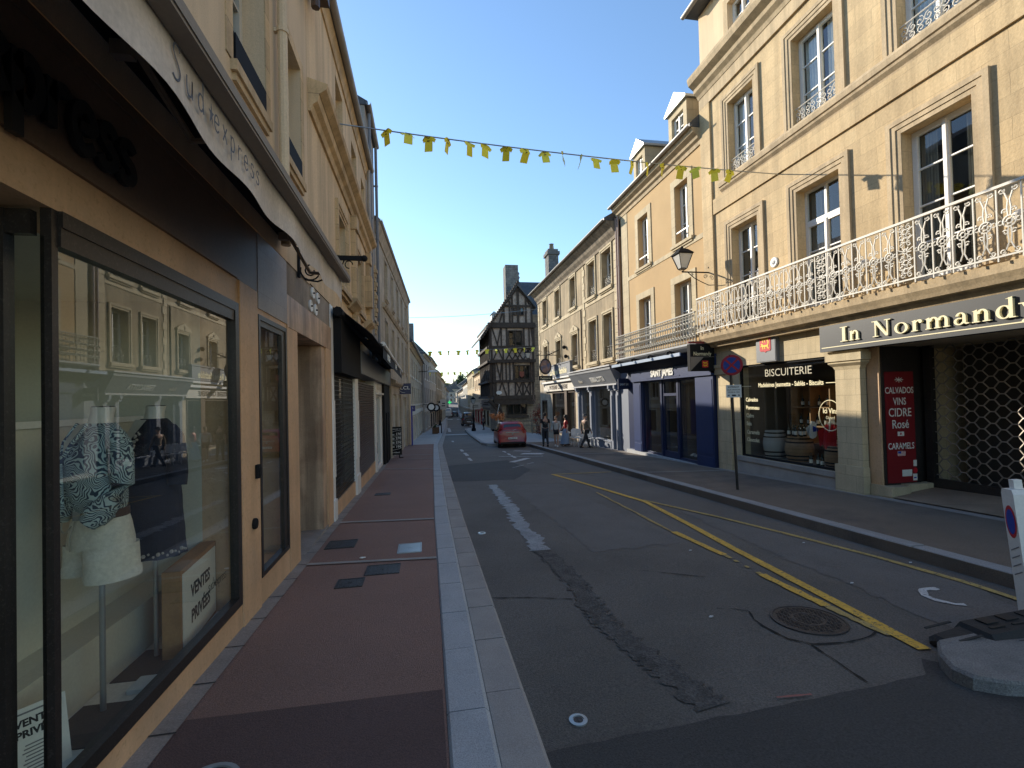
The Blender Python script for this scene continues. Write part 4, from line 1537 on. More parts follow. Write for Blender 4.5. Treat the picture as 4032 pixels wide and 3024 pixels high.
mb.tube([(-.28+.56*k/10, 1.02+.11*math.sin(k/10*2.2), .003) for k in range(11)], .007, 4)
mb.tube([(-.28+.56*k/10, .26+.1*(k/10)**2, .003) for k in range(11)], .007, 4)
mb.build('rules', m_white, p_)
# ---------------------------------------------------------------- limestone building on the right
def serif_text(parent, letters, F, h, m, d=.02):
    """roman capitals and small letters; letters = [(char, x0, width)] along local x, h = cap height"""
    mb = MB(F)
    cnt = [0]

    def poly(pts, x0, w):
        cnt[0] += 1
        mb.prism([(x0+a*w, b*h) for a, b in pts], 0, d+.0003*cnt[0], 'xy')

    def rect(a, b, c, e, x0, w):
        poly([(a, c), (b, c), (b, e), (a, e)], x0, w)

    def bow(cx, cy, rx, ry, tx, ty, a0, a1, x0, w, n=18):
        P = [(a0+(a1-a0)*i/n) for i in range(n+1)]
        pts = [(cx+rx*math.cos(a), cy+ry*math.sin(a)) for a in P]+[(cx+(rx-tx)*math.cos(a), cy+(ry-ty)*math.sin(a)) for a in reversed(P)]
        cnt[0] += 1
        k = len(P)
        vs = [(x0+a*w, b*h, 0) for a, b in pts]+[(x0+a*w, b*h, d+.0003*cnt[0]) for a, b in pts]
        n2 = len(pts)
        fs = []
        for i in range(k-1):
            fs.append((i, i+1, n2-2-i, n2-1-i))
            fs.append(tuple(n2+q for q in (i, i+1, n2-2-i, n2-1-i)))
        fs += [(i, (i+1) % n2, n2+(i+1) % n2, n2+i) for i in range(n2)]
        mb.add(vs, fs)
    X = .64
    pi = math.pi
    for ch, x0, w in letters:
        if ch == 'I':
            rect(.3, .7, .05, .95, x0, w)
            rect(0, 1, 0, .05, x0, w)
            rect(0, 1, .95, 1, x0, w)
        elif ch == 'N':
            rect(.12, .19, .05, .95, x0, w)
            rect(.78, .85, .05, .95, x0, w)
            poly([(.08, .95), (.30, .95), (.85, .03), (.85, 0), (.72, 0)], x0, w)
            rect(0, .32, 0, .05, x0, w)
            rect(-.04, .28, .95, 1, x0, w)
            rect(.66, 1, .95, 1, x0, w)
        elif ch in 'nrm':
            st = {'n': (.1, .64), 'r': (.18,), 'm': (.06, .42, .78)}[ch]
            sw = {'n': .19, 'r': .28, 'm': .125}[ch]
            for i, a in enumerate(st):
                rect(a, a+sw, .05, X-.04 if i == 0 else X-.2, x0, w)
                rect(a-sw*.5, a+sw*1.5, 0, .05, x0, w)
            poly([(st[0]-sw*.5, X-.06), (st[0]+sw, X+.02), (st[0]+sw, X-.1)], x0, w)
            if ch == 'r':
                bow(.72, X-.24, .38, .25, .1, .08, pi*.35, pi, x0, w, 10)
                bow(.84, X-.1, .15, .105, .149, .104, 0, 2*pi, x0, w, 10)
            else:
                for a, b in zip(st, st[1:]):
                    bow((a+sw+b+sw)/2-.02, X-.22, (b-a)/2+.02, .235, sw*.95, .075, 0, pi, x0, w, 12)
        elif ch == 'o':
            bow(.5, X/2, .5, X/2+.015, .20, .05, 0, 2*pi, x0, w, 26)
        elif ch == 'a':
            rect(.58, .80, .06, X-.18, x0, w)
            bow(.46, X-.2, .34, .215, .2, .06, 0, pi*.95, x0, w, 12)
            bow(.36, .185, .36, .195, .19, .055, pi*.3, pi*1.9, x0, w, 16)
            poly([(.58, .12), (.8, .0), (1.0, .02), (1.0, .07), (.84, .08)], x0, w)
        elif ch == 'd':
            rect(.66, .86, .0, 1.0, x0, w)
            poly([(.5, .95), (.86, 1.03), (.86, .93)], x0, w)
            rect(.86, 1.0, .0, .05, x0, w)
            bow(.42, X/2, .42, X/2+.015, .2, .05, pi*.12, pi*1.88, x0, w, 20)
        elif ch == 'y':
            poly([(.1, X), (.36, X), (.64, .12), (.52, -.02)], x0, w)
            poly([(.78, X), (.86, X), (.42, -.3), (.3, -.3)], x0, w)
            rect(-.02, .46, X-.05, X, x0, w)
            rect(.64, 1.0, X-.05, X, x0, w)
            bow(.24, -.24, .14, .09, .139, .089, 0, 2*pi, x0, w, 10)
    return mb.build('lettering', m, parent)


bN = thing('limestone_building', 'large golden limestone building with white iron balcony over the gift shop', 'building', (RX+3, 7, gz(7)))
UN = [(11.24, 12.32), (8.69, 9.88), (6.17, 7.33), (3.65, 4.82)]
h2 = [(a, b, 8.12, 10.2) for a, b in UN]
h1 = [(a, b, 3.78, 6.57) for a, b in UN]
wall('facade', bN, FRT, -3, 13.64, 3.57, 11.1, 7, h1+h2, [m_lime, m_interior], 1.0)
for i, q in enumerate(h2):
    window(bN, FRT, *q, d=.2, bars=2, sur=(.26, .055, 3, 8.09), curtain=(m_curtain, .42), rail=(m_ironw, .42), mtrim=m_limetrim)
for i, q in enumerate(h1):
    window(bN, FRT, *q, d=.22, bars=3 if i != 1 else 2, sur=(.27, .055, 3), transom=5.75 if i == 1 else 0, curtain=(m_dkcurtain, .3) if i else (m_dkcurtain, .2), mtrim=m_limetrim)
cornice(bN, FRT, -3, 12.68, 7.72, [(.02, 0), (.03, .05), (.09, .12), (.10, .17), (.13, .19), (.14, .30), (.12, .36), (.04, .38)], m_limetrim, 'sill_course')
mb = MB(FRT)
mb.box(-3, 13.10, -.02, .045, 7.27, 7.716)
mb.build('string_course', m_lime, bN)
mb = MB(FRT)
mb.box(13.13, 13.64, -.02, .062, 3.58, 10.74)
mb.build('quoin_strip', m_lime, bN)
mb = MB(FRT)
mb.box(-3, 13.64, -.02, .064, 10.745, 11.09)
mb.build('frieze', m_limetrim, bN)
cornice(bN, FRT, -3, 13.66, 11.092, [(.08, 0), (.12, .1), (.22, .2), (.24, .3), (.40, .42), (.44, .56), (.44, .64), (.0, .74)], m_limetrim)
AW = [(a+.0, b-.15, 11.95, 13.0) for a, b in UN]
wall('attic', bN, FRT, -3, 13.62, 11.835, 13.75, 6.8, AW, [m_lrender, m_interior])
for q in AW:
    window(bN, FRT, *q, d=.15, bars=1, sur=(.2, .02, 1), mtrim=m_limetrim)
roof(bN, FRT, -3, 13.75, 13.76, .42, 4, 3.2)
# balcony
bal = MB(FRT)
bal.prism([(.0, 3.26), (.5, 3.26), (.62, 3.36), (.9, 3.42), (1.0, 3.50), (1.0, 3.565), (.0, 3.565)], -3, 13.05, 'yz') if False else bal.loft([[(u, n, z) for n, z in [(.002, 3.245), (.20, 3.25), (.24, 3.34), (.36, 3.38), (.39, 3.44), (.44, 3.52), (.45, 3.66), (.002, 3.66)]] for u in (-3, 13.4)])
bo = bal.build('balcony', m_limetrim, bN)
bo['label'] = 'long stone balcony with white lacework iron railing'
N0, ZB, ZT = .52, 3.72, 4.745
mb = MB(FRT)
mb.box(-3, 13.37, N0-.02, N0+.025, ZT-.02, ZT+.02)
mb.box(-3, 13.37, N0-.012, N0+.012, ZB, ZB+.025)
mb.box(13.34, 13.37, .0, N0, ZT-.02, ZT+.02)
mb.box(13.34, 13.37, .0, N0, ZB, ZB+.025)
u = 13.35
bays = []
k = 0
while u > -3:
    wd = .30
    bays.append((u-wd, u, k % 6 == 3))
    mb.box(u-.009, u+.009, N0-.009, N0+.009, 3.661, ZT-.02)
    u -= wd
    k += 1
for q in (.2, .5, .8):
    mb.box(13.345, 13.365, N0*q-.009, N0*q+.009, 3.661, ZT-.02)
mb.build('railing', m_ironw, bo)
pan = MB(FRT)
H = ZT-ZB


def arc(mbx, uc, zc, r, a0, a1, n, th, k=10, sd=4):
    mbx.tube([(uc+r*math.cos(a0+(a1-a0)*i/k), n, zc+r*math.sin(a0+(a1-a0)*i/k)) for i in range(k+1)], th, sd)


def scroll(mbx, uc, zc, r, s, a0, n, th, turns=1.2, k=11):
    mbx.tube([(uc+s*r*(1-.75*i/k)*math.cos(a0+turns*6.283*i/k), n, zc+r*(1-.75*i/k)*math.sin(a0+turns*6.283*i/k)) for i in range(k+1)], th, 4)


for a, b, dense in bays:
    if b < 1:
        continue
    c = (a+b)/2
    zc = ZB+H*.48
    if dense:
        for z, r in ((.1, .055), (.24, .06), (.38, .05), (.62, .05), (.76, .06), (.9, .055)):
            for s in (1, -1):
                scroll(pan, c+s*.065, ZB+H*z, r, s, 1.2, N0, .0105)
        for z in (.17, .31, .5, .69, .83):
            arc(pan, c, ZB+H*z, .04, 0, 6.283, N0, .011)
            for s in (1, -1):
                pan.tube([(c+s*.04, N0, ZB+H*z), (c+s*.13, N0, ZB+H*(z+.05))], .0085, 4)
        for kk in range(6):
            an = kk*1.047
            pan.tube([(c+.02*math.cos(an), N0, zc+.02*math.sin(an)), (c+.10*math.cos(an), N0, zc+.10*math.sin(an))], .011, 4)
    else:
        arc(pan, c, zc, .078, 0, 6.283, N0, .0125, 14)
        arc(pan, c, zc, .035, 0, 6.283, N0, .0125, 9)
        for kk in range(6):
            an = kk*1.047
            pan.tube([(c+.035*math.cos(an), N0, zc+.035*math.sin(an)), (c+.075*math.cos(an), N0, zc+.075*math.sin(an))], .008, 3)
        for s in (1, -1):
            pan.tube([(c+s*.016, N0, zc+.085), (c+s*.024, N0, zc+.19), (c+s*.012, N0, zc+.30), (c+s*.05, N0, zc+.42)], .011, 4)
            pan.tube([(c+s*.016, N0, zc-.085), (c+s*.024, N0, zc-.19), (c+s*.012, N0, zc-.30), (c+s*.05, N0, zc-.40)], .011, 4)
            scroll(pan, c+s*.085, ZB+H*.92, .042, s, 2.6, N0, .0105)
            scroll(pan, c+s*.085, ZB+H*.07, .042, s, -2.6, N0, .0105)
            scroll(pan, c+s*.052, zc+.155, .038, s, -.6, N0, .0105, 1.0)
            scroll(pan, c+s*.052, zc-.155, .038, s, .6, N0, .0105, 1.0)
            arc(pan, c+s*.11, zc, .03, 0, 6.283, N0, .0095, 7)
pan.build('lace_panels', m_ironw, bo)
mb = MB(FRT)
for uu in (10.8, 8.2, 5.7, 3.0):
    mb.tube([(uu, N0, 4.6), (uu, 0, 4.2)], .012, 5)
    mb.sphere((uu-.2, .18, 4.35), .085, 12, 8)
mb.build('stay_and_floodlight', m_ironw, bo)
t = thing('house_plaque', 'round white enamel plaque between two windows above the balcony', 'plaque', (RX, 10.66, 5.1))
mb = MB(FRT @ Matrix.Translation((10.66, .002, 5.13)) @ Matrix.Rotation(-math.pi/2, 4, 'X'))
mb.lathe([(.13, 0), (.13, .02), (.11, .035), (.02, .035)], n=24)
mb.build('plaque', m_white, t)
mb = MB(FRT @ Matrix.Translation((10.66, .038, 5.13)) @ Matrix.Rotation(-math.pi/2, 4, 'X'))
mb.lathe([(.05, 0), (.06, .006), (.03, .012)], n=12)
mb.prism([(-.07, -.02), (.07, -.03), (.075, .01), (-.065, .02)], 0, .005)
mb.build('emblem', m_grey, t)

# ground floor: butting blocks
SHP = (8.87, 12.2, .10, 2.62, 1.6)
wall('shop_wall', bN, FRT, 8.275, 13.64, -1.0, 3.24, 5, [SHP], [m_cream, m_warmint])
mb = MB(FRT)
mb.box(12.56, 13.2, .001, .05, -.6, 2.42)
mb.box(12.52, 13.24, .001, .09, 2.422, 2.62)
mb.box(12.48, 13.26, .001, .12, 2.622, 2.72)
mb.build('pilaster', m_cream, bN)
mb = MB(FRT)
mb.box(8.25, 8.84, .001, .13, .302, 2.29)
mb.box(8.22, 8.90, .001, .16, -.8, .30)
mb.loft([[(8.25-e, n, z), (8.84+e, n, z), (8.84+e, 0, z), (8.25-e, 0, z)] for n, z, e in ((.13, 2.292, 0), (.15, 2.36, .04), (.21, 2.42, .1), (.21, 2.46, .1), (.24, 2.47, .14), (.24, 2.62, .14), (.20, 2.625, .1), (.2, 2.68, .1))])
mb.build('pillar', m_cream, bN)
mb = MB(FRT)
mb.box(8.9, 12.3, .001, .09, -.02, .095)
mb.box(8.9, 12.3, .001, .06, -.8, -.022)
mb.build('window_sill', m_granite2, bN)
mb = MB(FRT)
frame_bars(mb, 8.87, 12.2, .10, 2.62, -.1, -.03, .05)
f_ = mb.build('shop_window', m_black, bN)
mb = MB(FRT)
mb.quad((8.9, -.06, .12), (12.18, -.06, .12), (12.18, -.06, 2.6), (8.9, -.06, 2.6))
mb.build('pane', m_shopglass, f_, recalc=False)
TXR = lambda y, z, n=0: TF((RX-n, y, z), (0, -1, 0))
gp = -.058
m_decal = plain('decal_beige', (.50, .46, .34), .6)
txt(f_, 'BISCUITERIE', TXR(10.45, 2.27, gp), .27, m_decal, bold=-.001, ext=.001, sx=1.08)
txt(f_, 'Madeleines Jeannette - Sablés - Biscuits', TXR(10.42, 2.0, gp), .16, m_cream2, bold=.003, ext=.001, sx=.85)
for s, z in (('Calvados', 1.62), ('Pommeau', 1.40), ('Cidre', 1.18), ('Sels', .96), ('Caramels', .73), ('Chocolat', .52)):
    txt(f_, s, TXR(12.02, z, gp), .15, m_cream2, bold=.003, ext=.001, align='LEFT', sx=.9)
txt(f_, 'Ici Vins', TXR(9.2, 1.36, gp), .16, m_cream2, bold=.003, ext=.001, sx=.85)
txt(f_, 'Gérard', TXR(9.2, 1.23, gp), .095, m_cream2, bold=.001, ext=.001, sx=.85)
txt(f_, 'Depardieu', TXR(9.2, 1.12, gp), .095, m_cream2, bold=.001, ext=.001, sx=.85)
mb = MB(FRT)
mb.tube([(9.2+.30*math.cos(a*.2244), -.056, 1.31+.34*math.sin(a*.2244)) for a in range(28)], .010, 5, closed=True)
mb.box(8.92, 9.28, -.057, -.054, 2.03, 2.045)
mb.box(11.78, 12.18, -.057, -.054, 2.03, 2.045)
mb.build('decal_ring', m_cream2, f_)


def lion_shield(parent, F, w, h):
    """red shield with two walking golden lions, after the regional coat of arms"""
    mb = MB(F)
    mb.prism([(-w/2, h/2), (w/2, h/2), (w/2, -h*.34), (w*.44, -h*.42), (w*.1, -h*.44), (0, -h/2), (-w*.1, -h*.44), (-w*.44, -h*.42), (-w/2, -h*.34)], 0, .008, 'xy')
    o = mb.build('shield', m_redsign, parent)
    mb = MB(F)
    L = [(-.46, .02), (-.40, .12), (-.44, .22), (-.36, .26), (-.26, .20), (-.20, .12), (.12, .10), (.26, .12), (.34, .22), (.28, .30), (.34, .36), (.44, .30), (.42, .18), (.36, .06), (.34, -.06), (.40, -.16), (.48, -.18), (.46, -.24), (.32, -.22), (.24, -.10), (.14, -.04), (.02, -.06), (.04, -.18), (.10, -.24), (-.04, -.24), (-.06, -.08), (-.18, -.04), (-.20, -.16), (-.12, -.24), (-.28, -.24), (-.28, -.06), (-.40, .0), (-.50, -.06), (-.52, .0)]
    for zc in (h*.2, -h*.16):
        mb.prism([(a*w*.82, zc+b*h*.62) for a, b in L], .0085, .013, 'xy')
    mb.build('lion', m_gold, o)
    return o


t = thing('coat_of_arms', 'grey square plaque with red shield of two yellow lions above the biscuit window', 'plaque', (RX, 10.96, 2.65))
Fp = TXR(10.96, 3.04, .002)
mb = MB(Fp)
mb.box(-.36, .36, -.40, .40, .001, .10)
mb.box(-.34, .34, -.38, .38, .1005, .108)
p_ = mb.build('plaque', m_grey, t)
lion_shield(p_, Fp @ Matrix.Translation((0, .08, .11)), .40, .48)
# name board
sb = thing('shop_sign', 'wide charcoal name board with cream raised letters In Normandy', 'sign', (RX-.1, 6, 2.7))
mb = MB(FRT)
mb.box(1.5, 9.03, .245, .30, 2.69, 3.235)
mb.box(1.5, 9.03, .002, .244, 2.70, 3.235)
p_ = mb.build('board', m_dkgreen, sb)
mb = MB(FRT)
mb.box(1.5, 8.98, .3005, .304, 2.765, 2.782)
mb.build('line', m_cream2, p_)
serif_text(p_, [('I', .24, .17), ('n', .45, .25), ('N', .97, .36), ('o', 1.40, .25), ('r', 1.70, .20), ('m', 1.95, .40), ('a', 2.40, .22), ('n', 2.66, .27), ('d', 2.98, .25), ('y', 3.27, .26)],
           TXR(8.72, 2.855, .3), .30, m_cream2, .03)
# recessed entrance
mb = MB(FRT)
mb.box(-3, 8.245, -4.8, .0, 2.702, 3.24)
mb.build('entrance_lintel', m_cream, bN)
mb = MB()
mb.box(RX+.03, RX+.16, 7.99, 8.245, -.9, 2.70)
mb.build('entrance_side', m_tan, bN)
mb = MB()
mb.box(RX+.16, RX+1.3, 8.02, 8.245, -.9, 2.70)
mb.build('entrance_side', m_dkmetal, bN)
mb = MB()
mb.box(RX+.07, RX+.90, 7.955, 8.0, -.05, 2.70)
frm = mb.build('side_frame', m_dkmetal, bN)
rp = thing('red_panel', 'dark red window panel listing calvados, vins, cidre, rosé and caramels', 'sign', (RX+.55, 7.95, -.02))
Fr = TF((RX+.44, 7.952, 0), (1, 0, 0))
mb = MB(Fr)
mb.box(-.33, .34, .02, 2.2, 0, .012)
p_ = mb.build('panel', m_redpanel, rp)
for s, z, sz, sx in (('CALVADOS', 1.775, .175, .74), ('VINS', 1.55, .2, .72), ('CIDRE', 1.32, .235, .82), ('Rosé', 1.09, .235, .85), ('CARAMELS', .68, .175, .72)):
    txt(p_, s, Fr @ Matrix.Translation((0, z, .013)), sz, m_cardw, bold=.002, ext=.001, sx=sx)
mb = MB(Fr)
mb.box(-.075, .075, .935, 1.02, .0125, .014)
mb.box(-.09, .09, .545, .635, .0125, .014)
mb.box(.0, .23, .14, .27, .0125, .014)
mb.box(.27, .35, .33, .45, .0125, .014)
mb.box(.25, .35, .05, .18, .0125, .014)
for a in range(4):
    c, s_ = math.cos(a*math.pi/4), math.sin(a*math.pi/4)
    mb.prism([(-.10*c-.006*s_, 2.04-.055*s_+.006*c), (.10*c-.006*s_, 2.04+.055*s_+.006*c), (.10*c+.006*s_, 2.04+.055*s_-.006*c), (-.10*c+.006*s_, 2.04-.055*s_-.006*c)], .0125, .0135+a*.0004, 'xy')
mb.build('sticker', m_cardw, p_)
mb = MB(Fr)
mb.prism([(-.03, .955), (.0, 1.01), (.03, .955), (.0, .965)], .0145, .0155, 'xy')
for k in range(4):
    mb.box(-.085, .085, .552+.022*k, .562+.022*k, .0145, .015)
mb.lathe([(.05, 0), (.05, .003)], (.31, .245, .0125), 18)
mb.build('sticker_print', m_redsign, p_)
mb = MB(Fr)
mb.box(-.085, -.01, .59, .632, .0152, .0158)
mb.box(.27, .33, .09, .115, .0145, .0155)
mb.build('sticker_blue', m_bluesign, p_)
mb = MB()
mb.box(RX-.02, RX+.42, 7.75, 8.22, -.9, -.02, .01)
mb.prism([(RX+.42, -.06), (RX+1.05, -.02), (RX+1.05, .02), (RX+.42, -.02)], 7.75, 8.0, 'xz') if False else mb.box(RX+.42, RX+1.07, 7.82, 8.0, -.6, .0)
mb.build('entrance_step', m_cream, bN)
mb = MB()
mb.add([(RX-.03, -3, gz(-3)+.03), (RX-.03, 7.95, gz(7.95)+.03), (RX+1.3, 7.95, gz(7.95)+.18), (RX+1.3, -3, gz(-3)+.18)], [(0, 1, 2, 3)])
mb.build('entrance_floor', m_tile, bN)
gr = thing('rolling_grille', 'closed rolling lattice grille across the gift shop entrance', 'grille', (RX+1.05, 5, -.1))
gx = RX+1.07
mb = MB()
mb.box(gx-.05, gx+.06, 7.80, 7.94, -.2, 2.70)
mb.box(gx-.04, gx+.04, .5, 7.80, -.2, .10)
mb.build('guide_rail', m_dkmetal, gr)
mb = MB()
zz = .12
row = 0
while zz < 2.62:
    ph = math.pi*(row % 2)
    pts = []
    for i in range(0, 150):
        y = 7.79-.0325*i*1.25
        pts.append((gx+.008*math.cos(i*.785), y, zz+.052*max(-1, min(1, 1.35*math.cos(i*.785+ph)))))
    mb.tube(pts, .0115, 4)
    zz += .104
    row += 1
mb.build('lattice', plain('galvanised', (.34, .31, .27), .4, .6), gr)
mb = MB()
mb.box(gx+.9, gx+3.4, -1, 7.9, -.3, 2.7)
mb.build('entrance_room', m_interior, bN)
mb = MB()
for a, b in ((5.6, 6.4), (4.75, 5.55)):
    frame_bars_y = None
    mb.box(gx+.5, gx+.55, a, a+.07, .0, 2.5)
    mb.box(gx+.5, gx+.55, b-.07, b, .0, 2.5)
    mb.box(gx+.5, gx+.55, a+.07, b-.07, .0, .15)
    mb.box(gx+.5, gx+.55, a+.07, b-.07, 1.0, 1.08)
db = mb.build('glass_door', m_brown, bN)
mb = MB()
mb.quad((gx+.53, 4.75, .1), (gx+.53, 6.4, .1), (gx+.53, 6.4, 2.45), (gx+.53, 4.75, 2.45))
mb.build('pane', m_interior, db, recalc=False)
mb = MB()
for yy, s in ((5.66, 1), (5.49, -1)):
    mb.tube([(gx+.45-.05*math.sin(k*.35), yy+s*.05*math.sin(k*.35)*-1, .72+.56*k/9) for k in range(10)], .016, 6)
mb.build('handle', m_zinc, db)

# inside the biscuit window
def barrel(x, y, r, h, label, m):
    z = .10
    t = thing('barrel', label, 'barrel', (x, y, z), 'barrels behind the biscuit window')
    mb = MB()
    pr = [(r*(.80+.2*math.sin(math.pi*k/8)), h*k/8) for k in range(9)]
    mb.lathe([(r*.7, .02)]+pr+[(r*.7, h-.02)], (x, y, z), 22)
    mb.build('staves', m, t, smooth=True)
    mb = MB()
    for k in (.6, 1.8, 6.2, 7.4):
        rr = r*(.80+.2*math.sin(math.pi*k/8))+.006
        mb.lathe([(rr-.02, h*k/8-.018), (rr, h*k/8-.018), (rr, h*k/8+.018), (rr-.02, h*k/8+.018)], (x, y, z), 22, cap=False)
    mb.build('hoop', m_black, t)
    return t


barrel(RX+.55, 11.55, .29, .72, 'pale bleached barrel at the far end of the biscuit window', plain('bleached_oak', (.42, .42, .40), .7))
barrel(RX+.6, 10.75, .33, .62, 'brown barrel carrying bottles in the middle of the biscuit window', m_barrel)
barrel(RX+.55, 9.5, .30, .50, 'low brown barrel under the flags at the near end of the biscuit window', m_barrel)
rnd = random.Random(3)


def bottle_mesh(o=None):
    pass


def make_bottle(x, y, z, h=.3):
    t = thing('bottle', 'slim dark corked bottle with a pale paper label behind the biscuit window glass', 'bottle', (x, y, z), 'bottles in the biscuit window')
    mb = MB()
    mb.lathe([(.036, 0), (.038, .02), (.038, h*.58), (.03, h*.66), (.014, h*.76), (.013, h), (.01, h)], (x, y, z), 12)
    mb.build('glass', m_bottle, t, smooth=True)
    mb = MB()
    mb.lathe([(.0392, h*.15), (.0392, h*.45)], (x, y, z), 12, cap=False)
    mb.build('paper_label', m_cardw, t, recalc=False)
    return t


b0 = make_bottle(RX+.5, 10.55, .725)
spots = [(RX+.45, 10.68, .725), (RX+.5, 10.8, .725), (RX+.47, 10.93, .725), (RX+.62, 10.74, .725), (RX+.66, 10.62, .725),
         (RX+.3, 10.05, .10), (RX+.3, 9.72, .10), (RX+.28, 9.1, .10), (RX+.3, 8.95, .10), (RX+.36, 9.9, .10),
         (RX+.42, 9.36, .605), (RX+.45, 9.48, .605), (RX+.46, 9.6, .605)]
for y in (10.35, 10.6, 10.9, 11.15):
    spots += [(RX+1.1, y, 1.46), (RX+1.1, y+.07, .98)]
for p in spots:
    copy_tree(b0, Matrix.Translation(Vector(p)-Vector((RX+.5, 10.55, .725))))
t = thing('shelf_unit', 'tall wooden shelf unit with bottles behind the biscuit window', 'shelf', (RX+1.1, 10.75, .1))
mb = MB()
mb.box(RX+1.28, RX+1.3, 10.15, 11.35, .1, 2.0)
mb.build('back', m_wood, t)
mb = MB()
for y in (10.12, 10.74, 11.36):
    mb.box(RX+.95, RX+1.279, y, y+.03, .1, 2.0)
mb.build('upright', m_wood, t)
for z in (.5, .95, 1.43, 1.97):
    mb = MB()
    mb.box(RX+.95, RX+1.279, 10.151, 11.359, z, z+.028)
    mb.build('shelf', m_wood, t)
for lb, cols, y, z, s in (('red and white bunting cloth draped in the biscuit window', (m_redsign,), 9.55, 1.0, .5), ('white and blue folded flag catching the sun in the biscuit window', (m_white, m_bluesign), 10.0, 1.05, .3), ('white pennant with red leaf behind the biscuit window', (m_white, m_redsign), 9.45, 1.15, .22), ('yellow and red folded flag low in the biscuit window', (m_redsign, m_gold), 9.0, .8, .22)):
    t = thing('shop_flag', lb, 'flag', (RX+.3, y, z-s))
    for i, c in enumerate(cols):
        mb = MB()
        rows = []
        for k in range(9):
            yy = y-s*.5+s*k/8
            rows.append([(RX+.3+.03*math.sin(k*1.3+i)+i*.03, yy, z+.1*math.sin(k*.5)-i*.12), (RX+.34+.05*math.sin(k*1.1+i)+i*.03, yy+.05, z-s*(.9 if i == 0 else .6)+.06*math.cos(k))])
        mb.loft(rows, closed=False)
        mb.build('cloth', c, t, recalc=False)

# hanging sign
t = thing('hanging_sign', 'black projecting sign In Normandy with two lion emblem', 'sign', (8.3, 13.2, 2.5))
Fs = TF((8.26, 13.2, 2.55), (1, 0, 0))
mb = MB(Fs)
mb.box(-.40, .40, 0, .82, -.16, 0)
p_ = mb.build('box', m_black, t)
mb = MB(Fs)
mb.prism([(-.39, .02), (.04, .42), (-.39, .42)], .001, .004, 'xy')
mb.prism([(-.39, .42), (.39, .42), (.39, .432), (-.39, .432)], .001, .005, 'xy')
mb.build('band', plain('taupe', (.23, .20, .17), .5), p_)
txt(p_, 'In', Fs @ Matrix.Translation((0, .64, .002)), .16, m_cream2, bold=.002, sx=.9)
txt(p_, 'Normandy', Fs @ Matrix.Translation((0, .47, .002)), .16, m_cream2, bold=.002, sx=.84)
lion_shield(p_, Fs @ Matrix.Translation((.08, .2, .005)), .2, .22)
mb = MB(Fs)
mb.box(-.42, .5, .84, .90, -.1, -.05)
mb.box(.3, .5, -.06, .0, -.1, -.05)
mb.build('bracket', plain('oxide_red', (.2, .03, .03), .6), t)
# no stopping sign
t = thing('traffic_sign', 'no stopping sign, red ringed blue disc with small white plate on dark pole', 'road sign', (6.78, 9.64, gz(9.64)))
mb = MB()
mb.tube([(6.80, 9.66, gz(9.64)), (6.70, 9.64, 2.72)], .03, 10)
mb.build('pole', m_dkmetal, t, smooth=True)
Fd = TF((6.71, 9.595, 2.48), (.68, -.73, 0))
mb = MB(Fd)
mb.lathe([(.225, -.012), (.23, 0), (.225, .004)], n=36)
d_ = mb.build('disc', plain('sign_dark_red', (.30, .016, .03), .5), t)
mb = MB(Fd)
mb.lathe([(.176, .0045), (.175, .007)], n=32)
mb.build('blue_field', plain('sign_dark_blue', (.018, .05, .26), .5), d_)
mb = MB(Fd)
for a in (math.pi/4, -math.pi/4):
    c, s_ = math.cos(a), math.sin(a)
    mb.prism([(-.175*c-.021*s_, -.175*s_+.021*c), (.175*c-.021*s_, .175*s_+.021*c), (.175*c+.021*s_, .175*s_-.021*c), (-.175*c+.021*s_, -.175*s_-.021*c)], .0072, .0085+.0004*(a > 0), 'xy')
mb.build('red_cross', plain('sign_dark_red2', (.34, .018, .03), .5), d_)
Fd2 = TF((6.74, 9.595, 1.9), (.8, -.6, 0))
mb = MB(Fd2)
mb.box(-.155, .155, -.14, .14, -.008, 0)
p_ = mb.build('plate', m_slab, t)
txt(p_, 'INTERDIT', Fd2 @ Matrix.Translation((0, .075, .001)), .052, m_ink, bold=.001, ext=.0006)
txt(p_, 'SAUF LIVRAISONS', Fd2 @ Matrix.Translation((0, .02, .001)), .033, m_ink, bold=.0008, ext=.0006)
txt(p_, 'DE 8H À 12H', Fd2 @ Matrix.Translation((0, -.035, .001)), .04, m_ink, bold=.0008, ext=.0006)
mb = MB(Fd2)
for s in (-1, 1):
    mb.prism([(s*.13, -.09), (s*.09, -.07), (s*.09, -.11)], .001, .002, 'xy')
mb.prism([(-.04, -.075), (.03, -.075), (.05, -.095), (.03, -.11), (-.04, -.105)], .001, .002, 'xy')
mb.build('symbols', m_ink, p_)


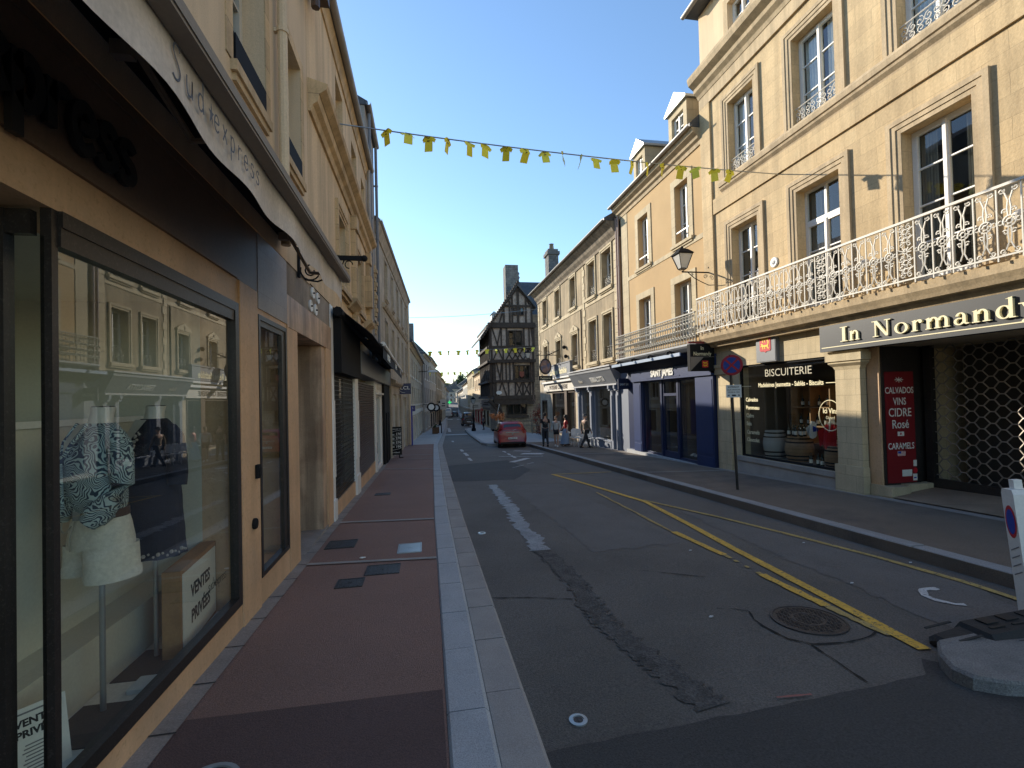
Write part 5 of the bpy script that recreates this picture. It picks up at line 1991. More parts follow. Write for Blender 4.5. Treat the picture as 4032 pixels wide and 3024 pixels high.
# street lanterns
def lantern(t, x, y, z, s, mf=None):
    """four sided lantern, bottom tip at z"""
    mf = mf or m_black
    a, b, c = .10*s, .235*s, .20*s
    z1, z2, z3 = z+.10*s, z+.56*s, z+.60*s
    mb = MB()
    def sq(r, zz):
        return [(x-r, y-r, zz), (x+r, y-r, zz), (x+r, y+r, zz), (x-r, y+r, zz)]
    mb.loft([sq(b*1.12, z2), sq(b*1.16, z2+.03*s), sq(b*.62, z2+.16*s), sq(b*.5, z2+.18*s), sq(b*.22, z2+.22*s)])
    mb.lathe([(.03*s, z2+.22*s), (.05*s, z2+.25*s), (.02*s, z2+.29*s), (.001, z2+.33*s)], (x, y, 0), 10)
    for i in range(4):
        p, q = sq(a*1.05, z1)[i], sq(b*1.02, z2)[i]
        mb.tube([p, q], .012*s, 5)
        e = sq(a*1.05, z1)[(i+1) % 4]
        mb.tube([p, e], .012*s, 5)
        mb.tube([p, (x, y, z1-.09*s)], .009*s, 4)
    mb.sphere((x, y, z1-.1*s), .03*s)
    h_ = mb.build('lantern_frame', mf, t)
    mb = MB()
    mb.loft([sq(a, z1+.005), sq(b*.97, z2-.003)])
    mb.build('lantern_glass', m_lampglass, h_)
    return h_


t = thing('wall_lantern', 'black bracket lantern fixed between ochre house and limestone building', 'street lamp', (RX, 13.41, 5.0))
lantern(t, 7.82, 13.41, 5.60, .92)
mb = MB()
mb.box(RX-.05, RX-.062+.06, 13.38, 13.44, 5.08, 5.72)
mb.box(7.80, RX-.05, 13.395, 13.425, 5.58, 5.615)
mb.sphere((RX-.03, 13.41, 5.75), .045)
mb.build('arm', m_black, t)
mb = MB()
mb.tube([(RX-.05, 13.41, 5.2), (RX-.3, 13.41, 5.3), (RX-.55, 13.41, 5.42), (RX-.75, 13.41, 5.58)], .013, 5)
for cx, cz, r in ((RX-.17, 5.47, .07), (RX-.62, 5.52, .045)):
    mb.tube([(cx+r*(1-.7*k/14)*math.cos(k*.6), 13.41, cz+r*(1-.7*k/14)*math.sin(k*.6)) for k in range(15)], .009, 4)
mb.build('scroll', m_black, t)
# ---------------------------------------------------------------- ochre house and navy boutique
bO = thing('ochre_house', 'ochre rendered house with two dormers and grey iron balcony over the navy shop', 'building', (RX+3, 17, gz(17)))
oq = [(14.5, 15.36, 7.06, 9.09), (17.41, 18.31, 7.02, 9.06), (14.44, 15.54, 3.75, 5.73), (17.33, 18.38, 3.75, 5.77)]
wall('facade', bO, FRT, 13.642, 20.0, 3.36, 9.75, 7, oq, [m_orange, m_interior], .9)
for i, q in enumerate(oq):
    window(bO, FRT, *q, d=.2, bars=2 if i < 2 else 1, sur=(.25, .03, 1), mtrim=m_cream, curtain=(m_curtain, .35), sill=(.26, .1, .1) if i < 2 else None)
    if i < 2:
        mb = MB(FRT)
        mb.box(q[0], q[1], -.03, .0, q[2]+.38, q[2]+.42)
        mb.build('guard_bar', m_white, bO)
mb = MB(FRT)
mb.box(13.645, 20.0, -.02, .022, 6.80, 6.955)
mb.box(19.35, 20.0, -.02, .02, 6.956, 9.74)
mb.box(19.35, 20.0, -.02, .02, 3.4, 6.799)
mb.build('stone_band', m_cream, bO)
cornice(bO, FRT, 13.643, 20.25, 9.752, [(.04, 0), (.06, .12), (.14, .18), (.16, .26), (.30, .36), (.34, .46), (.36, .5)], m_limetrim)
roof(bO, FRT, 13.643, 20.3, 10.26, .4, 3.2, 3.2)
pipe(bO, FRT, 20.15, .09, 3.3, 9.9, .05, m_pink)
pipe(bO, FRT, 20.38, .09, 3.3, 9.9, .045, m_pink)
for a, b in ((14.49, 15.69), (17.57, 18.61)):
    c = (a+b)/2
    mb = MB(FRT)
    mb.box(a, a+.22, -1.6, -.02, 10.3, 11.75)
    mb.box(b-.22, b, -1.6, -.02, 10.3, 11.75)
    mb.box(a+.221, b-.221, -1.6, -.02, 11.52, 11.75)
    mb.box(a+.221, b-.221, -1.6, -.1, 10.3, 10.62)
    d_ = mb.build('dormer', m_cream, bO)
    mb = MB(FRT)
    mb.loft([[(a-.1, n, 11.752), (b+.1, n, 11.752), (b+.1, n, 11.83), (c, n, 12.30), (a-.1, n, 11.83)] for n in (.08, -2.1)])
    mb.build('dormer_roof', m_zinc, d_)
    mb = MB(FRT)
    mb.prism([(a+.02, 11.84), (b-.02, 11.84), (c, 12.22)], .081, .10, 'xz')
    mb.build('pediment', m_white, d_)
    window(bO, FRT, a+.222, b-.222, 10.622, 11.518, d=.12, bars=1)
mb = MB(FRT)
mb.box(17.5, 18.2, -1.2, -.6, 10.6, 10.9)
mb.build('roof_light', m_zinc, bO)
bal = MB(FRT)
bal.loft([[(u, n, z) for n, z in [(.002, 3.24), (.35, 3.24), (.48, 3.34), (.54, 3.40), (.54, 3.46), (.002, 3.46)]] for u in (13.45, 19.75)])
bo2 = bal.build('balcony', m_granite, bO)
mb = MB(FRT)
mb.box(13.5, 19.7, .48, .53, 4.38, 4.42)
mb.box(13.5, 19.7, .495, .515, 3.52, 3.54)
mb.box(19.68, 19.71, 0, .5, 4.38, 4.42)
mb.box(13.5, 19.7, .495, .515, 4.22, 4.235)
u = 13.52
i = 0
while u < 19.7:
    mb.box(u-.011, u+.011, .495, .513, 3.461, 4.38)
    for s in (1, -1):
        scroll(mb, u+.085+s*.03, 3.70, .045, s, 1.0, .505, .017, 1.1, 8)
        scroll(mb, u+.085+s*.03, 4.10, .045, s, -1.0, .505, .017, 1.1, 8)
    arc(mb, u+.085, 3.9, .042, 0, 6.283, .505, .017, 8)
    arc(mb, u+.085, 4.30, .03, 0, 6.283, .505, .014, 7)
    u += .17
mb.build('railing', m_ironb, bo2)
# navy shopfront
wall('shop_wall', bO, FRT, 13.642, 19.72, -1.2, 3.17, 5, [(14.25, 15.55, -.40, 2.42, 1.5), (15.66, 16.74, -.52, 2.42, 1.2), (16.85, 18.25, -.42, 2.42, 1.5)], [m_blue, m_warmint])
mb = MB(FRT)
mb.box(13.25, 14.23, .001, .14, -1.0, 2.42)
mb.box(13.30, 14.18, .1405, .155, .0, 2.3)
mb.box(13.30, 14.18, .1405, .155, -.6, -.1)
mb.box(18.27, 18.98, .001, .12, -1.0, 2.42)
mb.box(18.33, 18.92, .1205, .135, .0, 2.3)
mb.box(18.33, 18.92, .1205, .135, -.6, -.1)
mb.box(13.25, 18.98, .001, .20, 2.43, 3.0)
mb.box(13.22, 19.0, .001, .26, 3.001, 3.08)
mb.build('shopfront', m_blue2, bO)
mb = MB(FRT)
mb.box(13.245, 13.256, .0, .141, -1.0, 2.42)
mb.build('shopfront_side', m_blue, bO)
for a, b, z0 in ((14.25, 15.55, -.40), (16.85, 18.25, -.42)):
    mb = MB(FRT)
    frame_bars(mb, a, b, z0, 2.42, -.1, -.02, .06)
    f_ = mb.build('shop_window', m_blue, bO)
    mb = MB(FRT)
    mb.quad((a+.03, -.06, z0+.03), (b-.03, -.06, z0+.03), (b-.03, -.06, 2.4), (a+.03, -.06, 2.4))
    mb.build('pane', m_shopglass, f_, recalc=False)
mb = MB(FRT)
frame_bars(mb, 15.66, 16.74, -.52, 2.42, -.14, -.04, .09)
mb.box(15.75, 16.65, -.12, -.04, 1.82, 1.92)
mb.box(15.75, 16.65, -.12, -.04, -.43, -.2)
dr = mb.build('shop_door', m_blue, bO)
mb = MB(FRT)
mb.quad((15.7, -.08, -.3), (16.7, -.08, -.3), (16.7, -.08, 2.4), (15.7, -.08, 2.4))
mb.build('pane', m_shopglass, dr, recalc=False)
mb = MB(FRT)
mb.box(13.2, 19.7, .002, .16, -1.3, -.43)
mb.build('stone_step', m_granite, bO)
sg = thing('shop_sign', 'raised white letters SAINT JAMES over the navy shop window', 'sign', (RX-.2, 16.3, 2.5))
mb = MB(FRT)
mb.box(15.05, 17.55, .2005, .212, 2.50, 2.53)
mb.build('rail', m_blue2, sg)
txt(sg, 'SAINT JAMES', TXR(16.3, 2.56, .215), .36, m_white, bold=.012, ext=.015, sx=.82)
aw = thing('navy_awning', 'navy canvas awning cassette tilted under the grey iron balcony', 'awning', (RX-.4, 17, 2.9))
mb = MB(FRT)
mb.loft([[(u, .02, 3.12), (u, .1, 3.17), (u, .62, 3.19), (u, .62, 3.08), (u, .58, 3.08), (u, .25, 2.85), (u, .02, 2.9)] for u in (14.2, 19.9)])
mb.build('canopy', plain('navy_canvas', (.012, .016, .035), .9), aw)
mb = MB(FRT)
mb.box(14.2, 19.9, .621, .67, 3.10, 3.21)
mb.build('front_bar', plain('pale_blue_bar', (.34, .42, .55), .4), aw)
for k, uu in enumerate((14.9, 16.3, 17.7, 19.1)):
    mb = MB(FRT)
    mb.tube([(uu, .3, 3.215), (uu, .62, 3.30), (uu-.1, .76, 3.27)], .03, 6)
    mb.loft([ell(uu-.1, .76, 3.27, .02, .02), ell(uu-.1, .78, 3.19, .07, .07)])
    mb.build('spotlight', m_black, aw)
t = thing('hanging_sign', 'navy projecting sign with white SAINT JAMES beside the grey shopfront', 'sign', (8.6, 19.7, 2.1))
Fs = TF((8.62, 19.7, 2.15), (1, 0, 0))
mb = MB(Fs)
mb.box(-.34, .34, 0, .44, -.06, 0)
p_ = mb.build('board', plain('navy_board', (.012, .018, .06), .6), t)
txt(p_, 'SAINT JAMES', Fs @ Matrix.Translation((0, .17, .002)), .13, m_white, bold=.002, sx=.74)
mb = MB(Fs)
mb.box(-.3, .3, .442, .47, -.04, -.01)
mb.build('bracket', m_blue2, t)


def dummy(x, y, z, label, top, low, h=1.55):
    t = thing('mannequin', label, 'mannequin', (x, y, z))
    mb = MB()
    mb.loft([ell(x, y, z+h*.78, .06, .06), ell(x, y, z+h*.86, .05, .05), ell(x, y, z+h*.9, .09, .085), ell(x, y, z+h*.97, .085, .08), ell(x, y, z+h, .03, .03)])
    mb.build('head', m_mann, t, smooth=True)
    mb = MB()
    mb.loft([ell(x, y, z+h*.47, .13, .19), ell(x, y, z+h*.6, .12, .18), ell(x, y, z+h*.75, .12, .22), ell(x, y, z+h*.82, .06, .1)])
    for s in (-1, 1):
        mb.tube([(x, y+s*.2, z+h*.78), (x, y+s*.27, z+h*.6), (x-.05, y+s*.25, z+h*.45)], [.06, .055, .05], 8)
    g_ = mb.build('jacket', top, t, smooth=True)
    mb = MB()
    mb.add([(x-.135, y-.06, z+h*.76), (x-.135, y+.06, z+h*.76), (x-.145, y+.04, z+h*.5), (x-.145, y-.04, z+h*.5)], [(0, 1, 2, 3)])
    mb.build('shirt', m_white, g_)
    mb = MB()
    for s in (-1, 1):
        mb.loft([ell(x, y+s*.08, z, .06, .06), ell(x, y+s*.085, z+h*.25, .075, .07), ell(x, y+s*.09, z+h*.5, .1, .095)])
    mb.build('trousers', low, t, smooth=True)
    return t


m_coral = plain('coral_cloth', (.55, .09, .045), .9)
m_dkcloth = plain('dark_cloth', (.03, .03, .034), .9)
dummy(RX+.55, 14.75, -.36, 'mannequin in coral jacket and dark trousers in right navy shop window', m_coral, m_dkcloth)
dummy(RX+.6, 17.1, -.38, 'mannequin with red scarf and coral trousers in left navy shop window', m_redpanel, m_coral, 1.35)
dummy(RX+1.05, 16.0, -.5, 'mannequin in red cardigan seen through the navy shop door', m_redpanel, m_dkcloth)
t = thing('shoe_display', 'low plinth with white shoes at the foot of navy shop window', 'display', (RX+.3, 14.9, -.4))
mb = MB()
mb.box(RX+.12, RX+.5, 14.4, 15.4, -.40, -.26)
mb.build('plinth', m_dkmetal, t)
for yy in (14.55, 14.75, 14.95, 15.2):
    mb = MB()
    mb.loft([ell(RX+.3, yy, -.258, .11, .045, n=12), ell(RX+.3, yy, -.22, .10, .04, n=12), ell(RX+.34, yy, -.18, .05, .035, n=12)])
    mb.build('shoe', m_white, t, smooth=True)

# ---------------------------------------------------------------- weathered pair of houses
def stone_quoins(bld, F, u0, u1, z0, z1, n=.03):
    mb = MB(F)
    z = z0
    k = 0
    while z < z1:
        e = .12 if k % 2 else 0
        mb.box(u0+e, u1, -.02, n, z+.008, min(z+.36, z1))
        z += .37
        k += 1
    return mb.build('quoins', m_cream, bld)


def guard(bld, F, q):
    return None


bT = thing('weathered_house', 'weathered two bay house above the grey tea coloured shopfront', 'building', (RX+3, 23, gz(23)))
tq = [(21.25, 22.45, 7.1, 8.93), (23.45, 24.5, 7.1, 8.93), (21.3, 22.42, 3.68, 5.85), (23.4, 24.5, 3.68, 5.85)]
wall('facade', bT, FRT, 20.45, 25.3, 3.25, 9.1, 7, tq, [m_beige, m_interior])
for q in tq:
    window(bT, FRT, *q, d=.28, bars=2, sur=(.17, .06, 2), sill=(.22, .14, .14), mtrim=m_cream, rail=(m_ironb, .6))
stone_quoins(bT, FRT, 20.46, 20.9, 3.3, 9.05)
stone_quoins(bT, FRT, 25.05, 25.45, 3.3, 9.05)
mb = MB(FRT)
mb.box(20.91, 25.04, -.02, .03, 6.72, 6.94)
mb.build('stone_band', m_cream, bT)
bW = thing('pedimented_house', 'weathered three bay house with pedimented windows above the pastry shop', 'building', (RX+3, 31, gz(31)))
wq = [(26.7, 27.7, 7.15, 8.95), (30.0, 31.05, 7.15, 8.95), (33.35, 34.4, 7.15, 8.95), (26.5, 27.6, 3.72, 5.55), (29.95, 31.05, 3.9, 5.6), (33.35, 34.4, 3.9, 5.6)]
wall('facade', bW, FRT, 25.302, 36.0, 3.25, 9.1, 7, wq, [m_beige, m_interior])
for i, q in enumerate(wq):
    window(bW, FRT, *q, d=.28, bars=2, sur=(.16, .06, 2), sill=(.2, .14, .14), mtrim=m_cream, rail=(m_ironb, .55))
    if i > 2:
        a, b, c, d = q
        mb = MB(FRT)
        m_ = (a+b)/2
        mb.prism([(a-.2, d+.165), (b+.2, d+.165), (b+.2, d+.25), (b, d+.36), (m_, d+.56), (a, d+.36), (a-.2, d+.25)], -.02, .09, 'xz')
        mb.build('pediment', m_cream, bW)
        mb = MB(FRT @ Matrix.Translation((m_, .09, d+.33)) @ Matrix.Rotation(-math.pi/2, 4, 'X'))
        mb.lathe([(.10, 0), (.09, .02), (.02, .03)], n=12)
        mb.build('rosette', m_limetrim, bW)
mb = MB(FRT)
mb.box(25.46, 35.6, -.02, .03, 6.78, 7.0)
mb.build('stone_band', m_cream, bW)
stone_quoins(bW, FRT, 35.6, 35.99, 3.3, 9.05)
pipe(bW, FRT, 25.6, .08, 3.3, 6.7, .04, m_black)
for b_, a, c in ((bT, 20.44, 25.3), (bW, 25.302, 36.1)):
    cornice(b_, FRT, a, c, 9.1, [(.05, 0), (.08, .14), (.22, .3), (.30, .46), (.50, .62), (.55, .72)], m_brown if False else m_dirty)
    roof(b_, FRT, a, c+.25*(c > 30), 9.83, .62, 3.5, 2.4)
mb = MB(FRT)
mb.box(35.9, 37.0, -1.7, -.9, 8, 13.0)
mb.box(35.8, 37.1, -1.8, -.8, 13.0, 13.25)
mb.box(35.95, 36.95, -1.7, -.9, 13.25, 13.45)
c_ = mb.build('chimney', m_chimney, bW)
mb = MB(FRT)
mb.lathe([(.2, 13.45), (.16, 13.9), (.2, 13.95)], (36.4, -1.3, 0), 10)
mb.build('chimney_pot', m_dirty, c_)
mb = MB(FRT)
mb.tube([(30.4, .0, 5.0), (30.4, .9, 4.6), (30.4, 1.0, 4.4)], .03, 6)
mb.sphere((28.9, .12, 5.0), .12)
mb.sphere((28.6, .12, 4.4), .12)
mb.build('floodlight', m_black, bW)
# grey shopfront
wall('shop_wall', bT, FRT, 19.74, 26.85, -1.4, 3.24, 5, [(21.75, 24.05, -.32, 2.3, 1.5), (24.8, 26.1, -.7, 2.3, 1.2)], [m_ggrey, m_warmint])
mb = MB(FRT)
mb.loft([[(u, .002, 2.45), (u, .16, 2.45), (u, .20, 2.5), (u, .46, 3.05), (u, .50, 3.1), (u, .50, 3.2), (u, .002, 3.235)] for u in (20.55, 26.9)])
mb.build('fascia', m_grey, bT)
mb = MB(FRT)
mb.box(20.5, 26.95, .002, .56, 3.236, 3.30)
mb.box(20.5, 26.95, .002, .24, 2.38, 2.448)
mb.build('fascia_moulding', m_offwhite if False else plain('pale_grey', (.42, .42, .43), .5), bT)
Ft = TXR(23.6, 2.62, .275) @ Matrix.Rotation(.44, 4, 'X')
sg = thing('shop_sign', 'sloping grey name board with white letters TERRACOTTA', 'sign', (RX-.3, 23.6, 2.6))
txt(sg, 'TERRACOTTA', TXR(22.75, 2.60, .262) @ Matrix.Rotation(.44, 4, 'X'), .36, m_white, bold=.008, ext=.01, sx=.85)
txt(sg, 'Maison', TXR(25.3, 2.62, .27) @ Matrix.Rotation(.44, 4, 'X'), .26, m_offwhite, bold=.002, ext=.01, sx=.85)
mb = MB(FRT)
for uu in (20.75, 21.45, 24.3, 26.4):
    mb = MB(FRT)
    mb.box(uu-.12, uu+.12, .001, .10, -1.2, 2.1)
    mb.box(uu-.08, uu+.08, .1005, .13, -.2, 1.9)
    mb.box(uu-.10, uu+.10, .001, .22, 2.12, 2.37)
    mb.box(uu-.08, uu+.08, .2205, .27, 2.22, 2.37)
    mb.build('pilaster', m_ggrey, bT)
mb = MB(FRT)
mb.box(21.7, 24.1, .001, .08, -1.2, -.33)
mb.box(21.6, 24.2, .0, .12, -.33, -.28)
mb.box(21.85, 22.8, .0805, .095, -.85, -.45)
mb.box(22.95, 23.95, .0805, .095, -.85, -.45)
mb.build('panelling', m_ggrey, bT)
for a, b, z in ((21.75, 24.05, -.32), (24.8, 26.1, -.7)):
    mb = MB(FRT)
    frame_bars(mb, a, b, z, 2.3, -.1, -.02, .06)
    f_ = mb.build('shop_window', m_ggrey, bT)
    mb = MB(FRT)
    mb.quad((a, -.06, z), (b, -.06, z), (b, -.06, 2.3), (a, -.06, 2.3))
    mb.build('pane', m_shopglass, f_, recalc=False)
# pastry shop
wall('shop_wall', bW, FRT, 26.852, 36.0, -1.6, 3.24, 5, [(27.3, 28.7, -.7, 2.25, 1.2), (29.2, 32.4, -.5, 2.25, 1.5), (33.9, 35.4, -1.1, 1.7, 1)], [m_greywall2, m_warmint])
mb = MB(FRT)
mb.box(28.7, 29.2, .001, .1, -1.4, 2.25)
mb.build('pier', m_brown, bW)
for a, b, z in ((27.3, 28.7, -.7), (29.2, 32.4, -.5), (33.9, 35.4, -1.1)):
    mb = MB(FRT)
    frame_bars(mb, a, b, z, 2.25 if a < 33 else 1.7, -.1, .03, .09)
    f_ = mb.build('shop_window', m_brown, bW)
    mb = MB(FRT)
    mb.quad((a, -.06, z), (b, -.06, z), (b, -.06, 2.25 if a < 33 else 1.7), (a, -.06, 2.25 if a < 33 else 1.7))
    mb.build('pane', m_shopglass, f_, recalc=False)
mb = MB(FRT)
mb.box(26.9, 34.2, .002, .16, 2.30, 2.85)
mb.build('lower_board', m_offwhite, bW)
mb = MB(FRT)
mb.box(26.9, 34.3, .002, .32, 2.852, 2.98)
mb.box(26.9, 34.3, .002, .26, 3.1, 3.2)
mb.build('shop_cornice', m_white, bW)
sg = thing('shop_sign', 'grey board with cream name in antique letters over the pastry shop', 'sign', (RX-.2, 29.8, 3.2))
mb = MB(FRT)
mb.box(27.35, 32.6, .10, .26, 3.22, 3.98)
mb.box(27.25, 32.7, .08, .30, 3.981, 4.05)
p_ = mb.build('board', m_grey, sg)
txt(p_, 'La Reine Mathilde', TXR(29.98, 3.38, .262), .52, m_cream2, bold=.014, ext=.01, sx=1.05)
txt(p_, 'PATISSERIE CONFISERIE', TXR(30.4, 2.42, .163), .38, m_brown, bold=.006, ext=.008, sx=1.1)
t = thing('medallion_sign', 'oval painted medallion sign hung from scrolled iron bracket over the pastry shop', 'sign', (7.9, 31.0, 3.2))
Fm = TF((7.93, 31, 3.95), (1, 0, 0))
mb = MB(Fm @ Matrix.Diagonal((.78, 1, 1, 1)))
mb.lathe([(.52, -.06), (.54, 0), (.50, .05), (.44, .03)], n=24)
p_ = mb.build('rim', m_iron, t)
mb = MB(Fm @ Matrix.Diagonal((.78, 1, 1, 1)))
mb.lathe([(.43, .0), (.43, .035)], n=24)
mb.build('painting', mat('painted_medallion', (.30, .18, .14), .6, var=.5, vs=4, blotch=(3, (.10, .14, .25), 1), bump=0), p_)
mb = MB(Fm)
mb.box(-.48, .48, -.93, -.62, -.05, 0)
q_ = mb.build('plaque', m_ink, t)
txt(q_, 'Patisserie', Fm @ Matrix.Translation((0, -.84, .002)), .19, m_cream2, bold=.002)
mb = MB(Fm)
mb.tube([(-.6, .75, -.02), (.85, .75, -.02)], .025, 5)
for cx, s in ((-.35, 1), (.2, -1), (.55, 1)):
    mb.tube([(cx+s*.16*(1-.7*k/12)*math.cos(k*.6), .9+.16*(1-.7*k/12)*math.sin(k*.6), -.02) for k in range(13)], .018, 4)
mb.tube([(0, .52, -.02), (0, .76, -.02)], .02, 4)
mb.build('bracket', m_iron, t)

# cafe chairs and table
def chair(x, y, yaw):
    z = gz(y)
    t = thing('cafe_chair', 'white slat back cafe chair in the row on the pavement by the grey shopfront', 'chair', (x, y, z), 'white cafe chairs')
    F = place(x, y, z, yaw)
    mb = MB(F)
    mb.box(-.21, .21, -.21, .21, .43, .46, .05)
    mb.build('seat', m_chair, t)
    mb = MB(F)
    pr = [(-.19, .50), (.19, .50), (.21, .80), (.12, .90), (-.12, .90), (-.21, .80)]
    mb.loft([[(a, .20+.10*(b-.46)+e, b) for a, b in pr] for e in (0, .025)])
    mb.build('backrest', m_chair, t)
    for a in (-.18, .18):
        for b in (-.18, .19):
            mb = MB(F)
            mb.tube([(a, b, .43), (a*1.12, b*1.15, 0)], .013, 6)
            mb.build('leg', m_chair, t)
    for s in (-1, 1):
        mb = MB(F)
        mb.tube([(s*.22, .22, .68), (s*.25, -.05, .68), (s*.23, -.18, .64), (s*.21, -.19, .44)], .013, 6)
        mb.build('armrest', m_chair, t)
    return t


c0 = chair(8.05, 23.2, -.5)
for dx, dy in ((-.05, .62), (-.1, 1.24), (-.15, 1.86)):
    copy_tree(c0, Matrix.Translation((dx, dy, gz(23.2+dy)-gz(23.2))))
t = thing('cafe_table', 'small square pale cafe table beyond the white chairs', 'table', (7.5, 25.7, gz(25.7)))
mb = MB(place(7.5, 25.7, gz(25.7)))
mb.box(-.3, .3, -.3, .3, .70, .73, .03)
mb.build('tabletop', m_offwhite, t)
mb = MB(place(7.5, 25.7, gz(25.7)))
mb.tube([(0, 0, 0), (0, 0, .7)], .03, 8)
mb.box(-.2, .2, -.03, .03, 0, .03)
mb.box(-.03, .03, -.2, .2, .03, .05)
mb.build('pedestal', m_black, t)

# ---------------------------------------------------------------- half timbered house
HY = 44.0
bH = thing('half_timbered_house', 'tall jettied half timbered house with steep gable at the street corner', 'building', (8.2, HY+3, gz(HY)))
FH = FR(0, HY, 1, 0, 0, -1)      # u = x, n towards the viewer
def hole_window(q, nx, nz):
    mb = MB(FH)
    frame_bars(mb, q[0], q[1], q[2], q[3], -.12, .10, .09)
    for k in range(1, nx):
        u = q[0]+(q[1]-q[0])*k/nx
        mb.box(u-.05, u+.05, -.10, .09, q[2]+.09, q[3]-.09)
    for k in range(1, nz):
        z = q[2]+(q[3]-q[2])*k/nz
        mb.box(q[0]+.09, q[1]-.09, -.09, .03, z-.03, z+.03)
    o = mb.build('window', m_timber, bH)
    mb = MB(FH)
    mb.quad((q[0], -.05, q[2]), (q[1], -.05, q[2]), (q[1], -.05, q[3]), (q[0], -.05, q[3]))
    mb.build('pane', m_glass, o, recalc=False)
    return o


G0, G1, G2, G3, G4 = 1.75, 3.5, 5.35, 6.65, 8.45
wall('ground_wall', bH, FR(0, HY+.55, 1, 0, 0, -1), 7.05, 10.3, -1.9, G0, 8, [(7.55, 9.5, .35, 1.5, .6)], [m_rubble, m_interior])
wall('first_floor', bH, FR(0, HY+.10, 1, 0, 0, -1), 6.30, 10.2, G0+.1, G2, 8.4, [(8.25, 9.75, 3.65, 5.0, .7)], [m_infill, m_interior])
wall('second_floor', bH, FR(0, HY, 1, 0, 0, -1), 6.02, 10.25, G2+.002, G4, 8.5, [(7.75, 9.1, 6.75, 8.25, .7)], [m_infill, m_interior])
hole_window((7.75, 9.1, 6.75, 8.25), 2, 2)
mb = MB(FR(0, HY+.10, 1, 0, 0, -1))
FHs = FH
FH = FR(0, HY+.10, 1, 0, 0, -1)
hole_window((8.25, 9.75, 3.65, 5.0), 3, 2)
FH = FR(0, HY+.55, 1, 0, 0, -1)
hole_window((7.55, 9.5, .35, 1.5), 3, 1)
FH = FHs
# gable wall: sloping left side long, apex right of centre
AP = (8.72, 12.35)
mb = MB(FH)
mb.prism([(6.25, G4+.5), (10.15, G4+.5), (10.15, 10.9), AP, (6.25, 9.25)], -8, -.05, 'xz')
mb.build('gable_wall', m_infill, bH)


def beam(mbx, x0, z0, x1, z1, w, n0=0.0, n1=.09):
    d = Vector((x1-x0, z1-z0)).normalized()
    p = Vector((-d.y, d.x))*w/2
    mbx.prism([(x0+p.x, z0+p.y), (x1+p.x, z1+p.y), (x1-p.x, z1-p.y), (x0-p.x, z0-p.y)], n0, n1+random.uniform(0, .012), 'xz')


mb = MB(FH)
mb.box(5.85, 10.35, -.3, .24, G4+.02, G4+.5)
beam(mb, 5.85, G3, 10.3, G3, .26, -.05, .22)
beam(mb, 5.95, G2+.02, 10.3, G2+.02, .30, -.05, .20)
for x, w in ((6.1, .2), (10.15, .22), (7.62, .16), (9.24, .16), (7.1, .13), (9.75, .12)):
    beam(mb, x, G3+.13, x, G4, w, 0, .08)
beam(mb, 6.25, G4, 6.75, G3+.15, .12, 0, .07)
beam(mb, 7.05, G4, 6.7, G3+.15, .12, 0, .07)
beam(mb, 9.95, G4, 10.15, G3+.15, .12, 0, .07)
for x, w in ((6.15, .2), (10.1, .2), (7.25, .14)):
    beam(mb, x, G2+.15, x, G3-.13, w, 0, .08)
for a, b in ((6.3, 6.75), (7.2, 6.75), (7.5, 8.1), (8.7, 8.1), (8.5, 9.1), (9.75, 9.15)):
    beam(mb, a, G2+.15, b, G3-.15, .12, 0, .07)
for a, b in ((7.5, 8.1), (8.7, 8.1), (8.5, 9.1), (9.75, 9.15)):
    beam(mb, b, G2+.15, a, G3-.15, .11, 0, .06)
# gable
beam(mb, 6.3, 9.2, AP[0], AP[1]-.1, .22, -.05, .10)
beam(mb, 10.2, 10.75, AP[0], AP[1]-.1, .22, -.05, .10)
beam(mb, 7.45, 10.55, 10.1, 10.55, .18, -.05, .08)
for x, zt in ((8.75, 12.1), (7.4, 10.5), (7.95, 11.0), (8.2, 11.5), (9.5, 11.6), (10.05, 10.8)):
    beam(mb, x, G4+.5, x, zt, .15 if x != 8.75 else .22, -.05, .07)
beam(mb, 6.95, G4+.5, 7.45, 10.4, .13, -.05, .06)
beam(mb, 8.1, 11.6, 7.5, 10.6, .12, -.05, .06)
beam(mb, 9.2, 11.8, 9.9, 10.65, .12, -.05, .06)
mb.build('timber_frame', m_timber, bH)
q = MB(FH)
frame_bars(q, 8.3, 9.3, 9.65, 10.4, -.06, .06, .08)
q.box(8.75, 8.85, -.05, .05, 9.7, 10.35)
ow = q.build('window', m_timber, bH)
q = MB(FH)
q.quad((8.3, .01, 9.65), (9.3, .01, 9.65), (9.3, .01, 10.4), (8.3, .01, 10.4))
q.build('pane', m_dkglass, ow, recalc=False)
Fq = FR(0, HY+.10, 1, 0, 0, -1)
mb = MB(Fq)
beam(mb, 6.2, G1, 10.2, G1, .24, -.05, .17)
beam(mb, 6.25, G0+.25, 10.2, G0+.25, .34, -.05, .2)
for x, w in ((6.4, .26), (10.1, .22), (7.15, .13), (7.5, .13), (7.85, .13), (8.2, .14), (9.85, .14)):
    beam(mb, x, G1+.1, x, G2-.1, w, 0, .08)
beam(mb, 6.6, G2-.1, 6.95, G1+.1, .12, 0, .07)
beam(mb, 7.1, G2-.1, 6.9, G1+.1, .12, 0, .07)
for x, w in ((6.45, .26), (10.05, .2), (7.7, .13), (8.35, .13), (9.05, .18), (9.75, .13)):
    beam(mb, x, G0+.4, x, G1-.1, w, 0, .08)
for a, b in ((6.7, 7.05), (7.5, 7.1), (8.45, 8.95), (9.15, 9.7)):
    beam(mb, a, G0+.4, b, G1-.12, .12, 0, .07)
for a, b in ((8.95, 8.45), (9.7, 9.15)):
    beam(mb, a, G0+.4, b, G1-.12, .11, 0, .06)
mb.build('timber_frame', m_timber, bH)
